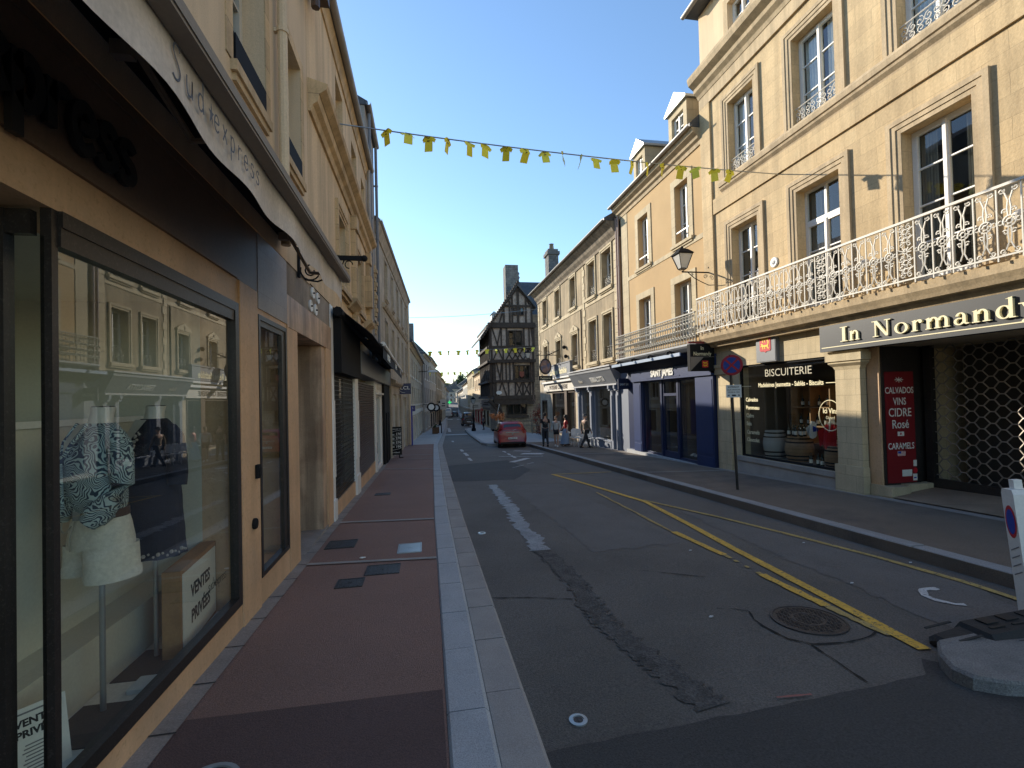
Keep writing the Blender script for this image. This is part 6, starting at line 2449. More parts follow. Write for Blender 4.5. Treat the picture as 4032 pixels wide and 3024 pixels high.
mb = MB(FR(0, HY+.3, 1, 0, 0, -1))
mb.box(6.3, 10.2, -.6, .35, G0-.42, G0+.08)
mb.tube([(7.0, .1, -.3), (6.75, .15, .6), (6.25, .2, 1.35), (5.8, .2, G0)], [.13, .14, .15, .16], 8)
mb.tube([(7.1, .3, .2), (6.9, .35, .9), (6.6, .4, G0-.3)], [.11, .12, .14], 8)
mb.build('jetty_bracket', m_timber, bH)
# street side wall (sunlit) with its own frame
Fside = FR(6.02, HY, 0, 1, -1, 0)
mb = MB(Fside)
for z in (G0+.3, G1, G2, G3, G4+.2):
    beam(mb, 0, z, 8.2, z, .22, -.05, .28 if z > 2 else .12)
for k in range(12):
    beam(mb, .2+.7*k, G0+.3, .2+.7*k, G4, .14, -.25, .08)
for k in range(6):
    beam(mb, .4+1.4*k, G1, 1.0+1.4*k, G2, .12, -.2, .07)
mb.build('side_timber_frame', m_timber, bH)
# roofs
mb = MB()
mb.add([(5.1, HY-.35, 7.6), (AP[0], HY-.35, AP[1]+.25), (AP[0], HY+8.4, AP[1]+.25), (5.1, HY+8.4, 7.6), (5.15, HY-.35, 7.42), (AP[0], HY-.35, AP[1]+.02), (AP[0], HY+8.4, AP[1]+.02), (5.15, HY+8.4, 7.42)],
       [(0, 1, 2, 3), (4, 5, 6, 7), (0, 1, 5, 4), (0, 3, 7, 4), (3, 2, 6, 7)])
mb.add([(10.5, HY-.3, 10.45), (AP[0]+.01, HY-.36, AP[1]+.25), (AP[0]+.01, HY+8.4, AP[1]+.25), (10.5, HY+8.4, 10.45), (10.45, HY-.3, 10.3), (AP[0]+.01, HY-.36, AP[1]+.02), (AP[0]+.01, HY+8.4, AP[1]+.02), (10.45, HY+8.4, 10.3)],
       [(0, 1, 2, 3), (4, 5, 6, 7), (0, 1, 5, 4), (0, 3, 7, 4), (3, 2, 6, 7)])
rf = mb.build('roof', m_slate, bH)
mb = MB()
for i in range(24):
    t_ = i/23
    mb.box(5.3+(AP[0]-5.3)*t_-.1, 5.3+(AP[0]-5.3)*t_+.1, HY-.42, HY-.3, 7.55+(AP[1]-7.3)*t_-.05, 7.55+(AP[1]-7.3)*t_+.22)
mb.build('barge_board', m_timber, rf)
mb = MB()
mb.add([(9.0, HY+2.5, 10.4), (9.85, HY+5, 14.05), (14, HY+5, 14.05), (14, HY+2.2, 9.8), (9.85, HY+2.2, 9.8), (14, HY+8, 9.5), (9.0, HY+7.8, 10.0)], [(0, 1, 2, 3, 4), (1, 2, 5, 6), (0, 1, 6)])
mb.build('main_roof', m_slate, bH)
mb = MB()
mb.lathe([(.12, 0), (.05, .15), (.05, .35), (.14, .5), (.05, .65), (.04, .8), (.12, .9), (.02, 1.1)], (9.9, HY+5, 14.0), 10)
mb.build('finial', m_grey, bH)
mb = MB()
mb.box(7.85, 9.1, HY+1.2, HY+2.6, 10.2, 14.75)
mb.build('chimney', m_chimney, bH)
mb = MB()
mb.box(10.26, 13.5, HY+.8, HY+7, -1.9, 9.9)
mb.build('rear_wing', m_rubble, bH)
mb = MB()
mb.prism([(6.55, 9.55), (7.0, 9.55), (7.0, 10.1), (6.55, 10.1)], HY+2, HY+3, 'xz')
mb.prism([(6.45, 10.1), (7.05, 10.1), (7.05, 10.2), (6.75, 10.4)], HY+1.9, HY+3.1, 'xz')
mb.build('roof_dormer', m_zinc, bH)
t = thing('wall_lantern', 'sunlit bracket lantern in front of the half timbered house', 'street lamp', (9.4, HY-.8, 4.9))
lantern(t, 9.35, HY-1.0, 5.45, 1.0)
mb = MB()
mb.tube([(9.35, HY-1, 6.25), (9.35, HY-1, 6.45), (9.6, HY-.4, 6.5), (9.9, HY, 6.3)], .03, 6)
mb.build('arm', m_black, t)
t = thing('wall_shield', 'small red shield plaque on the first floor window of the half timbered house', 'plaque', (8.9, HY-.15, 3.9))
mb = MB(TF((8.95, HY-.09, 4.1), (1, 0, 0)))
mb.prism([(-.22, .28), (.22, .28), (.22, -.1), (0, -.3), (-.22, -.1)], 0, .04, 'xy')
mb.build('shield', plain('dull_red', (.25, .07, .04), .7), t)
t = thing('street_name_plate', 'small white oval street plate at the corner of the half timbered house', 'plaque', (6.7, HY-.1, 2.3))
mb = MB(TF((6.75, HY-.13, 2.45), (1, 0, 0)) @ Matrix.Diagonal((1.5, 1, 1, 1)))
mb.lathe([(.18, 0), (.18, .03)], n=20)
mb.build('plate', m_white, t)
t = thing('window_box', 'dark trough of plants under the ground floor window of the half timbered house', 'window box', (8.5, HY+.3, .2))
mb = MB()
mb.box(7.5, 9.6, HY+.28, HY+.5, .05, .3)
mb.build('trough', m_timber, t)
# ---------------------------------------------------------------- far houses
def far_house(label, side, a, b, ze, dep=7, nw=3, floors=2, m=None, rise=2.2, chim=None, shop=None, group=None, mt=None, over=.3):
    """a, b = (x, y) ends of the street front; ze = eaves height (world)"""
    ax, ay = a
    bx, by = b
    L_ = math.hypot(bx-ax, by-ay)
    ux, uy = (bx-ax)/L_, (by-ay)/L_
    nx, ny = (uy, -ux) if side == 'L' else (-uy, ux)
    F = FR(ax, ay, ux, uy, nx, ny)
    t = thing('town_house', label, 'building', (ax-nx*3, ay, gz(ay)))
    zg = min(gz(ay), gz(by))
    sh = zg+2.7
    hs = []
    fh = (ze-.5-sh)/floors
    ww = L_/nw*.42
    for i in range(nw):
        c = L_*(i+.5)/nw
        for k in range(floors):
            hs.append((c-ww/2, c+ww/2, sh+fh*k+fh*.22, sh+fh*k+fh*.86, .6))
    dh = [(L_*(i+.5)/max(1, nw-1)-L_/nw*.36, L_*(i+.5)/max(1, nw-1)+L_/nw*.36, zg+.35, zg+2.25, .7) for i in range(max(1, nw-1))]
    wall('facade', t, F, 0, L_, zg-1, ze, dep, hs+dh, [m or m_greywall2, m_interior])
    for q in hs:
        mb = MB(F)
        frame_bars(mb, q[0], q[1], q[2], q[3], -.2, -.12, .07)
        mb.box((q[0]+q[1])/2-.04, (q[0]+q[1])/2+.04, -.19, -.11, q[2], q[3])
        mb.box(q[0]-.06, q[1]+.06, -.02, .08, q[2]-.14, q[2]-.002)
        o = mb.build('window', m_offwhite, t)
        mb = MB(F)
        mb.quad((q[0], -.16, q[2]), (q[1], -.16, q[2]), (q[1], -.16, q[3]), (q[0], -.16, q[3]))
        mb.build('pane', m_dkglass, o, recalc=False)
    mb = MB(F)
    mb.box(0, L_, -.02, .10, sh-.35, sh-.02)
    for q in dh:
        frame_bars(mb, q[0], q[1], q[2], q[3], -.12, .02, .09)
    mb.build('shopfront', shop or m_offwhite, t)
    cornice(t, F, 0, L_, ze-.28, [(.06, 0), (.12, .12), (.24, .26)], mt or m_limetrim)
    roof(t, F, -.05, L_+.05, ze, over, dep/2, rise)
    # gables under the roof slopes
    mb = MB(F)
    for u in (.02, L_-.02-.2):
        mb.prism([(.0, ze), (-dep/2, ze+rise-.05), (-dep, ze)], u, u+.2, 'yz')
    mb.build('gable', m or m_greywall2, t)
    if chim:
        mb = MB(F)
        u, w_, n_, h_ = chim
        mb.box(u, u+w_, -n_-.8, -n_, ze, ze+h_)
        mb.box(u-.06, u+w_+.06, -n_-.86, -n_+.06, ze+h_, ze+h_+.15)
        mb.build('chimney', m_chimney, t)
    return t, F


far_house('low dark house with small pediment in front of the chimney gable', 'L', (-1.05, 32.5), (-.32, 51.8), 5.8, 6, 7, 2, m_greywall2, 1.2)
tE, FE = far_house('house with bare grey gable and tall chimney on the left', 'L', (-.1, 52.0), (.6, 61), 6.9, 8, 3, 2, m_greywall, 4.4)
mb = MB()
mb.prism([(.2, 6.6), (-1.2, 8.9), (-2.1, 9.0), (-2.1, 10.2), (-1.0, 10.2), (-1.0, 9.0), (-2.4, 8.6), (-4.5, 6.0)], 51.9, 52.3, 'xz') if False else mb.box(-1.75, -1.05, 52.3, 53.3, 8.0, 10.2)
mb.build('chimney', m_chimney, tE)
far_house('narrow cream house with dormer beyond the grey gable on the left', 'L', (.6, 61.2), (1.75, 77), 7.3, 7, 4, 2, m_greywall2, 1.8, (6, .9, 2.5, 2.6), m_dkgreen)
far_house('brownish house with shop signs in the left middle distance', 'L', (1.8, 77.2), (3.2, 95), 6.6, 7, 4, 2, m_beige, 1.8, None, m_brown)
far_house('last cream house before the street bends away on the left', 'L', (3.25, 95.2), (4.8, 120), 6.1, 7, 5, 2, m_greywall2, 2.0)
far_house('pale row house near the foot of the hill on the left', 'L', (4.9, 121), (7.4, 168), 5.2, 8, 7, 2, m_greywall2, 2.4, (10, 1, 3, 3))
far_house('distant pale house where the street climbs on the left', 'L', (7.6, 170), (11, 230), 5.6, 9, 8, 2, m_greywall, 2.6)
far_house('sunlit cream house directly beyond the half timbered house', 'R', (7.5, 53), (7.9, 66), 5.4, 8, 4, 2, m_cream, 2.2, None, m_brown)
far_house('yellowish sunlit house with white shutters on the right', 'R', (7.9, 66.2), (8.35, 82), 5.8, 8, 4, 2, m_lrender, 2.6, (7, 1.2, 3, 2.6), m_redsign)
far_house('tall sunlit stone house in the right middle distance', 'R', (8.4, 82.2), (9.1, 104), 6.9, 9, 5, 2, m_cream, 2.2, (12, 1.4, 3, 2.2))
far_house('white rendered sunlit house with slate roof on the right', 'R', (9.1, 104.2), (10.3, 132), 5.6, 9, 6, 2, m_offwhite, 2.8, (3, 1.2, 3.5, 2.5))
far_house('pale gabled house far down the right side', 'R', (10.4, 133), (12.4, 172), 4.6, 9, 6, 2, m_offwhite, 3.2)
far_house('last visible house on the right before the hill', 'R', (12.6, 174), (15.5, 230), 4.9, 9, 7, 2, m_greywall2, 3.0)
# houses on the hill at the end
rh = random.Random(5)
for k, (x, y, w_, h_, lb) in enumerate([(11.2, 262, 9, 8, 'slate roofed house facing down the street at the hill foot'), (16.5, 285, 8, 9, 'grey gable ended house left of the distant spire'), (22, 270, 9, 7.5, 'distant grey house right of the hill road'), (8.5, 300, 9, 11, 'distant house under the left hilltop tree'), (26, 300, 12, 11, 'distant long house under the right hilltop tree'), (18.5, 320, 10, 9, 'hilltop house just below the church spire')]):
    t = thing('hill_house', lb, 'building', (x, y, gz(y)))
    z = gz(min(y, 320))-2
    mb = MB()
    mb.box(x-w_/2, x+w_/2, y, y+8, z, z+h_)
    mb.build('wall', m_greywall2 if k % 2 else m_greywall, t)
    mb = MB()
    mb.prism([(x-w_/2-.3, z+h_), (x+w_/2+.3, z+h_), (x+w_*.1, z+h_+w_*.42)], y-.3, y+8.3, 'xz')
    r_ = mb.build('roof', m_slate, t)
    mb = MB()
    mb.box(x+w_*.2, x+w_*.2+.8, y+3, y+3.8, z+h_, z+h_+w_*.42+.8)
    mb.build('chimney', m_chimney, r_)
    for i in range(3):
        for j in range(2):
            mb = MB()
            mb.box(x-w_*.33+w_*.3*i, x-w_*.33+w_*.3*i+.9, y-.04, y-.01, z+3+2.4*j, z+4.4+2.4*j)
            mb.build('window', m_dkglass, t)
t = thing('church_spire', 'thin pointed church spire on the horizon above the street', 'spire', (20.5, 345, 5))
mb = MB()
mb.box(19.4, 21.6, 344, 346.2, 0, 11.5)
mb.build('tower', m_greywall, t)
mb = MB()
mb.lathe([(1.5, 11.5), (.6, 15), (.03, 18.8)], (20.5, 345.1, 0), 8)
mb.build('spire_roof', m_slate, t)
mb = MB()
rows = []
for i in range(13):
    y = 325+i*14
    rows.append([(-150+300*j/24, y, 2.5+i*1.25*(1 if i < 9 else .6)+2.2*math.sin(j*.9+i*.3)+1.2*math.sin(j*2.3+i)-3*abs(j-12)/12) for j in range(25)])
mb.loft(rows, closed=False)
struct(mb, 'hills', m_leafg)


# ---------------------------------------------------------------- trees
def leaf_cloud(mb, c, r, n, s, rnd, sq=(1, 1, .85)):
    """many small leaf faces gathered in clumps through a volume"""
    cl = []
    for i in range(max(5, n//45)):
        while True:
            p = Vector((rnd.uniform(-1, 1), rnd.uniform(-1, 1), rnd.uniform(-1, 1)))
            if p.length < 1:
                break
        cl.append((Vector((c[0]+p.x*r*sq[0], c[1]+p.y*r*sq[1], c[2]+p.z*r*sq[2])), r*rnd.uniform(.16, .36)))
    for i in range(n):
        q, rr = rnd.choice(cl)
        p = q+Vector((rnd.gauss(0, 1), rnd.gauss(0, 1), rnd.gauss(0, .8)))*rr*.6
        a = Vector((rnd.gauss(0, 1), rnd.gauss(0, 1), rnd.gauss(0, 1))).normalized()*s*rnd.uniform(.6, 1.3)
        b = a.cross(Vector((rnd.gauss(0, 1), rnd.gauss(0, 1), rnd.gauss(0, 1)))).normalized()*s*.6
        mb.add([p-a, p+b, p+a, p-b], [(0, 1, 2, 3)])


def tree(x, y, z, h, r, label, m, seed, n=1800, s=.4, group=None):
    rnd = random.Random(seed)
    t = thing('tree', label, 'tree', (x, y, z), group)
    mb = MB()
    top = Vector((x+rnd.uniform(-.3, .3), y, z+h*.55))
    mb.tube([(x, y, z-1), (x, y, z+h*.25), top, (x, y, z+h*.85)], [h*.035, h*.028, h*.018, h*.006], 8)
    for k in range(7):
        a = rnd.uniform(0, 6.28)
        q = Vector((x+r*.7*math.cos(a), y+r*.7*math.sin(a), z+h*rnd.uniform(.55, .85)))
        mb.tube([(x, y, z+h*rnd.uniform(.25, .5)), (Vector((x, y, z+h*.45))+q)/2+Vector((0, 0, h*.03)), q], [h*.014, h*.009, h*.003], 5)
    mb.build('trunk', m_timber, t)
    mb = MB()
    leaf_cloud(mb, (x, y, z+h*.66), r, n, s, rnd)
    mb.build('crown', m, t, recalc=False)
    return t


tree(9.5, 322, 4, 12.5, 4.6, 'pale rounded hilltop tree left of the church spire', m_leafg, 1, 1500, .55)
tree(25.5, 332, 5, 14, 5.6, 'large dark hilltop tree right of the church spire', m_leafg, 2, 2200, .6)
for k, (x, y, h, r) in enumerate([(14, 335, 9, 4), (18, 350, 9, 4.5), (5, 335, 9, 4.5), (33, 340, 11, 5), (0, 340, 10, 5)]):
    tree(x, y, 4, h, r, ['low tree cluster between the left hilltop tree and the spire', 'hilltop tree right behind the church spire', 'hilltop tree at the far left of the skyline', 'tree on the skyline above the right hand roofs', 'skyline tree hidden behind the left hand houses'][k], m_leafg, 10+k, 900, .6)
# climbing shrub at the corner
t = thing('climbing_shrub', 'red leaved climbing shrub with bare twigs by the pastry shop corner', 'shrub', (9.6, 38.2, gz(38)))
rnd = random.Random(8)
mb = MB()
for k in range(26):
    x0, y0 = 9.5+rnd.uniform(-.3, .3), 38.3+rnd.uniform(-.3, .3)
    P = [Vector((x0, y0, -1.3))]
    for i in range(5):
        P.append(P[-1]+Vector((rnd.uniform(-.32, .28), rnd.uniform(-.15, .15), rnd.uniform(.5, 1.0))))
    mb.tube(P, [.035, .03, .022, .016, .011, .006], 4)
mb.build('stem', mat('pale_twig', (.30, .25, .22), .9, bump=0), t)
mb = MB()
leaf_cloud(mb, (9.45, 38.2, .3), 1.35, 1300, .075, rnd, (.55, .4, 1.1))
mb.build('foliage', m_leafr, t, recalc=False)
t = thing('flower_stand', 'bright orange flower display at the corner of the half timbered house', 'flowers', (6.35, 42.2, gz(42)))
mb = MB()
mb.tube([(6.35, 42.2, gz(42)), (6.35, 42.2, .6)], .06, 8)
mb.tube([(6.2, 42.2, .2), (6.5, 42.2, 1.4)], .02, 5)
mb.lathe([(.15, gz(42)), (.24, gz(42)+.4)], (6.35, 42.2, 0), 12)
mb.build('stand', m_white, t)
mb = MB()
leaf_cloud(mb, (6.3, 42.2, .25), .62, 700, .07, rnd, (1, .6, .7))
mb.build('blossom', m_leafo, t, recalc=False)
for k, (x, y) in enumerate([(.93, 48.8), (1.1, 50.2)]):
    t = thing('planter', ['nearer rusty brown square planter on the left pavement', 'farther rusty brown square planter on the left pavement'][k], 'planter', (x, y, gz(y)))
    mb = MB()
    mb.box(x-.28, x+.28, y-.28, y+.28, gz(y), gz(y)+.62, .03)
    mb.build('box', plain('rust', (.14, .07, .035), .8), t)
    mb = MB()
    leaf_cloud(mb, (x, y, gz(y)+.72), .25, 160, .06, rnd)
    mb.build('plants', m_leafg, t, recalc=False)


def bollard(x, y, h, label, m=None):
    t = thing('bollard', label, 'bollard', (x, y, gz(y)))
    mb = MB()
    mb.lathe([(.06, 0), (.05, .05), (.04, h*.8), (.05, h*.82), (.05, h*.9), (.0, h)], (x, y, gz(y)), 10)
    mb.build('post', m or m_black, t, smooth=True)
    mb = MB()
    mb.lathe([(.085, 0), (.08, .04)], (x, y, gz(y)), 10)
    mb.build('foot', m or m_black, t)


bollard(1.58, 49.2, 1.05, 'dark slim bollard on the left kerb beyond the planters')
bollard(8.2, 32.6, 1.1, 'slim dark post with pale top on the sunlit plaza')
bollard(8.9, 33.6, 1.0, 'second slim post farther right on the sunlit plaza')
t = thing('railing', 'low dark metal railing before the half timbered house', 'railing', (8.6, 40.8, gz(41)))
mb = MB()
for x in (6.9, 8.0, 9.1, 10.2):
    mb.box(x-.03, x+.03, 40.77, 40.83, gz(41), gz(41)+1.15)
for z in (.25, .7, 1.12):
    mb.box(6.9, 10.2, 40.785, 40.815, gz(41)+z, gz(41)+z+.05)
mb.build('bars', m_ironb, t)
# lamp posts
for x, y, lb, m in [(5.1, 51.7, 'ornate black lamp post on the pale plaza by the far cars', m_black), (2.2, 74, 'distant black lamp post on the left pavement', m_black)]:
    z = gz(y)
    t = thing('street_lamp', lb, 'street lamp', (x, y, z))
    mb = MB()
    mb.lathe([(.24, 0), (.24, .25), (.16, .35), (.14, .7), (.08, .8), (.07, 1.6), (.09, 1.65), (.05, 1.75), (.04, 2.75), (.07, 2.8)], (x, y, z), 12)
    mb.build('post', m, t, smooth=True)
    lantern(t, x, y, z+2.85, 1.0, m)
# projecting lamp and shop signs on the left, far
t = thing('street_light', 'pale flat street light arm jutting from the left facades', 'street lamp', (0, 50, 4.2))
mb = MB()
mb.tube([(-.75, 46, 4.6), (.3, 46, 4.65)], .03, 6)
mb.build('arm', m_black, t)
mb = MB()
mb.sphere((.75, 46, 4.62), .5, 12, 6, (1, .35, .2))
mb.build('lamp_head', m_white, t, smooth=True)
for x, y, z, w_, h_, m, lb in [(.55, 44, .9, .75, .75, m_white, 'round white and black ring sign on the left shops'), (1.15, 52, .7, 1.0, .55, m_dkgreen, 'dark green shop sign beyond the ring sign'), (2.6, 70, .6, .9, 1.4, m_offwhite, 'white pictorial shop sign far along the left'), (7.0, 56, 1.0, 1.0, .8, m_grey, 'grey shop board projecting by the far woman'), (6.4, 62, .6, 1.3, .9, m_offwhite, 'pale rounded sign above far right shops')]:
    t = thing('hanging_sign', lb, 'sign', (x, y, z))
    mb = MB(TF((x, y, z), (1, 0, 0)))
    if 'ring' in lb:
        mb.lathe([(.40, -.05), (.40, 0)], (0, .4, 0), 20)
        o = mb.build('board', m_black, t)
        mb = MB(TF((x, y, z), (1, 0, 0)))
        mb.lathe([(.26, .0), (.26, .02)], (0, .4, 0), 18)
        mb.build('disc', m_white, o)
    else:
        mb.box(-w_/2, w_/2, 0, h_, -.06, 0, .02)
        o = mb.build('board', m, t)
        mb = MB(TF((x, y, z), (1, 0, 0)))
        mb.box(-w_*.3, w_*.3, h_*.3, h_*.4, .001, .01)
        mb.box(-w_*.2, w_*.3, h_*.55, h_*.65, .001, .01)
        mb.build('motif', m_black if m is not m_dkgreen else m_white, o)
    mb = MB(TF((x, y, z), (1, 0, 0)))
    mb.box((-w_ if x < 4 else w_*.5), (-w_*.5 if x < 4 else w_), h_*.8, h_*.86, -.04, -.01)
    mb.build('bracket', m_black, t)
t = thing('pharmacy_cross', 'small lit green cross sign far along the left houses', 'sign', (5.2, 112, 1.6))
mg = bpy.data.materials.new('green_light')
mg.use_nodes = True
mg.node_tree.nodes['Principled BSDF'].inputs['Base Color'].default_value = (.02, .5, .12, 1)
mg.node_tree.nodes['Principled BSDF'].inputs['Emission Color'].default_value = (.05, 1, .25, 1)
mg.node_tree.nodes['Principled BSDF'].inputs['Emission Strength'].default_value = .35
mb = MB(TF((5.6, 112, 1.4), (1, 0, 0)))
mb.prism([(-.13, -.4), (.13, -.4), (.13, -.13), (.4, -.13), (.4, .13), (.13, .13), (.13, .4), (-.13, .4), (-.13, .13), (-.4, .13), (-.4, -.13), (-.13, -.13)], -.1, 0, 'xy')
mb.build('cross', mg, t)


# ---------------------------------------------------------------- bunting
def bunting(label, a, b, ts, sag, sz, seed, m=None, yaw_j=1.2):
    rnd = random.Random(seed)
    a, b = Vector(a), Vector(b)
    t = thing('bunting', label, 'bunting', (a+b)/2)
    def P(s):
        p = a.lerp(b, s)
        p.z -= sag*4*s*(1-s)
        return p
    mb = MB()
    mb.tube([P(k/40) for k in range(41)], .006 if sz < .4 else .012, 4)
    for s in (.01, .03, .97, .985):
        mb.tube([P(s), P(s+.012)], .012, 5)
    mb.build('wire', m_zinc, t)
    d = (b-a).normalized()
    for i, s in enumerate(ts):
        c = P(s)
        yaw = math.atan2(d.y, d.x)+rnd.uniform(-yaw_j, yaw_j)
        F = TF(c, (math.cos(yaw), math.sin(yaw), 0)) @ Matrix.Rotation(rnd.uniform(-.16, .16), 4, 'Z') @ Matrix.Rotation(rnd.uniform(-.35, .35), 4, 'X')
        sh = [(-.16, 0), (.16, 0), (.32, -.12), (.24, -.26), (.17, -.2), (.18, -.62), (-.18, -.62), (-.17, -.2), (-.24, -.26), (-.32, -.12)]
        bend = rnd.uniform(.03, .1)
        mb = MB(F)
        n = len(sh)
        def bz(x, y):
            return bend*math.sin(x*7+i)*sz+bend*math.cos(y*6+i*2)*sz
        vs = [(x*sz, y*sz, bz(x, y)) for x, y in sh]+[(x*sz, y*sz, bz(x, y)+.004) for x, y in sh]
        fs = [(0, 1, 4, 7), (1, 2, 3, 4), (0, 7, 8, 9), (4, 5, 6, 7)]
        fs += [tuple(n+q for q in f) for f in fs]+[(k, (k+1) % n, n+(k+1) % n, n+k) for k in range(n)]
        mb.add(vs, fs)
        j = mb.build('jersey', m or m_jersey, t)
        if sz > .3 and sz < .5:
            mb = MB(F)
            mb.tube([(-.1*sz, -.005*sz, bz(-.1, 0)+.006), (0, -.09*sz, bz(0, -.09)+.008), (.1*sz, -.005*sz, bz(.1, 0)+.006)], .006, 4)
            mb.box(-.05*sz, .06*sz, -.2*sz, -.16*sz, bz(0, -.18)+.005, bz(0, -.18)+.008)
            mb.build('print', m_jersey_d, j)
    return t


bunting('near yellow jersey bunting strung high across the street from the left wall', (LX, 9.04, 6.94), (RX, 10.4, 7.25),
        [.101, .137, .174, .21, .25, .286, .325, .361, .404, .441, .482, .518, .561, .601, .642, .68, .725, .761, .813, .856], .09, .44, 3)
bunting('second yellow jersey bunting passing before the half timbered gable', (-.6, 40.6, 5.95), (10.2, 40.0, 6.28), [.1+.0735*k for k in range(12)], .05, .62, 5)
bunting('small pale bunting strung beyond the half timbered house', (-.2, 62, 5.5), (7.8, 62, 5.6), [.1+.1*k for k in range(9)], .08, .7, 6)
bunting('lowest bunting across the street near the far crossing', (4.7, 110, 2.9), (9.3, 110, 3.0), [.06+.045*k for k in range(20)], .25, .6, 7, m_white)
for a, b, sg, lb in [((-1.2, 36, 8.0), (8.75, 35, 8.6), .15, 'thin bare cable high across the street before the gable'), ((.4, 56, 6.6), (7.6, 58, 6.9), .5, 'sagging bare cable between the left gable and the right houses'), ((1.2, 68, 7.3), (7.9, 70, 6.3), .5, 'lower slanting cable between the distant houses')]:
    t = thing('cable', lb, 'cable', Vector(a))
    mb = MB()
    va, vb = Vector(a), Vector(b)
    mb.tube([va.lerp(vb, k/20)-Vector((0, 0, sg*4*(k/20)*(1-k/20))) for k in range(21)], .014, 4)
    mb.build('wire', m_zinc, t)


# ---------------------------------------------------------------- people
def skin_mesh(name, chains, m, parent=None, F=None, sub=1):
    """limbs grown from a joint graph: chains = list of [(x, y, z, r), ...]; points shared by position are welded"""
    verts, rad, edges, idx = [], [], [], {}
    for ch in chains:
        prev = None
        for x, y, z, r in ch:
            k = (round(x, 3), round(y, 3), round(z, 3))
            if k not in idx:
                idx[k] = len(verts)
                verts.append(Vector((x, y, z)))
                rad.append(r if isinstance(r, tuple) else (r, r))
            if prev is not None and prev != idx[k]:
                edges.append((prev, idx[k]))
            prev = idx[k]
    me = bpy.data.meshes.new(name)
    o = bpy.data.objects.new(name, me)
    if parent is None:
        M0 = F
        o.matrix_world = F
        V = verts
    else:
        M0 = WM[parent.name]
        V = [M0.inverted() @ (F @ v) for v in verts]
    me.from_pydata(V, edges, [])
    me.materials.append(m)
    COL.objects.link(o)
    WM[o.name] = M0
    if parent is not None:
        o.parent = parent
    sk = o.modifiers.new('skin', 'SKIN')
    sk.use_smooth_shade = True
    if not me.skin_vertices:
        me.attributes.new('skin', 'FLOAT', 'POINT') if False else None
    if len(me.skin_vertices) == 0:
        bm = bmesh.new()
        bm.from_mesh(me)
        bm.verts.layers.skin.verify()
        bm.to_mesh(me)
        bm.free()
    for i, sv in enumerate(me.skin_vertices[0].data):
        sv.radius = rad[i]
        sv.use_root = (i == 0)
    sb = o.modifiers.new('sub', 'SUBSURF')
    sb.levels = sub
    sb.render_levels = sub
    # freeze the modifiers so the parts are plain meshes
    dg = bpy.context.evaluated_depsgraph_get()
    dg.update()
    me2 = bpy.data.meshes.new_from_object(o.evaluated_get(dg))
    o.modifiers.clear()
    o.data = me2
    me2.name = name
    me2.materials.clear()
    me2.materials.append(m)
    me2.polygons.foreach_set('use_smooth', [True]*len(me2.polygons))
    return o


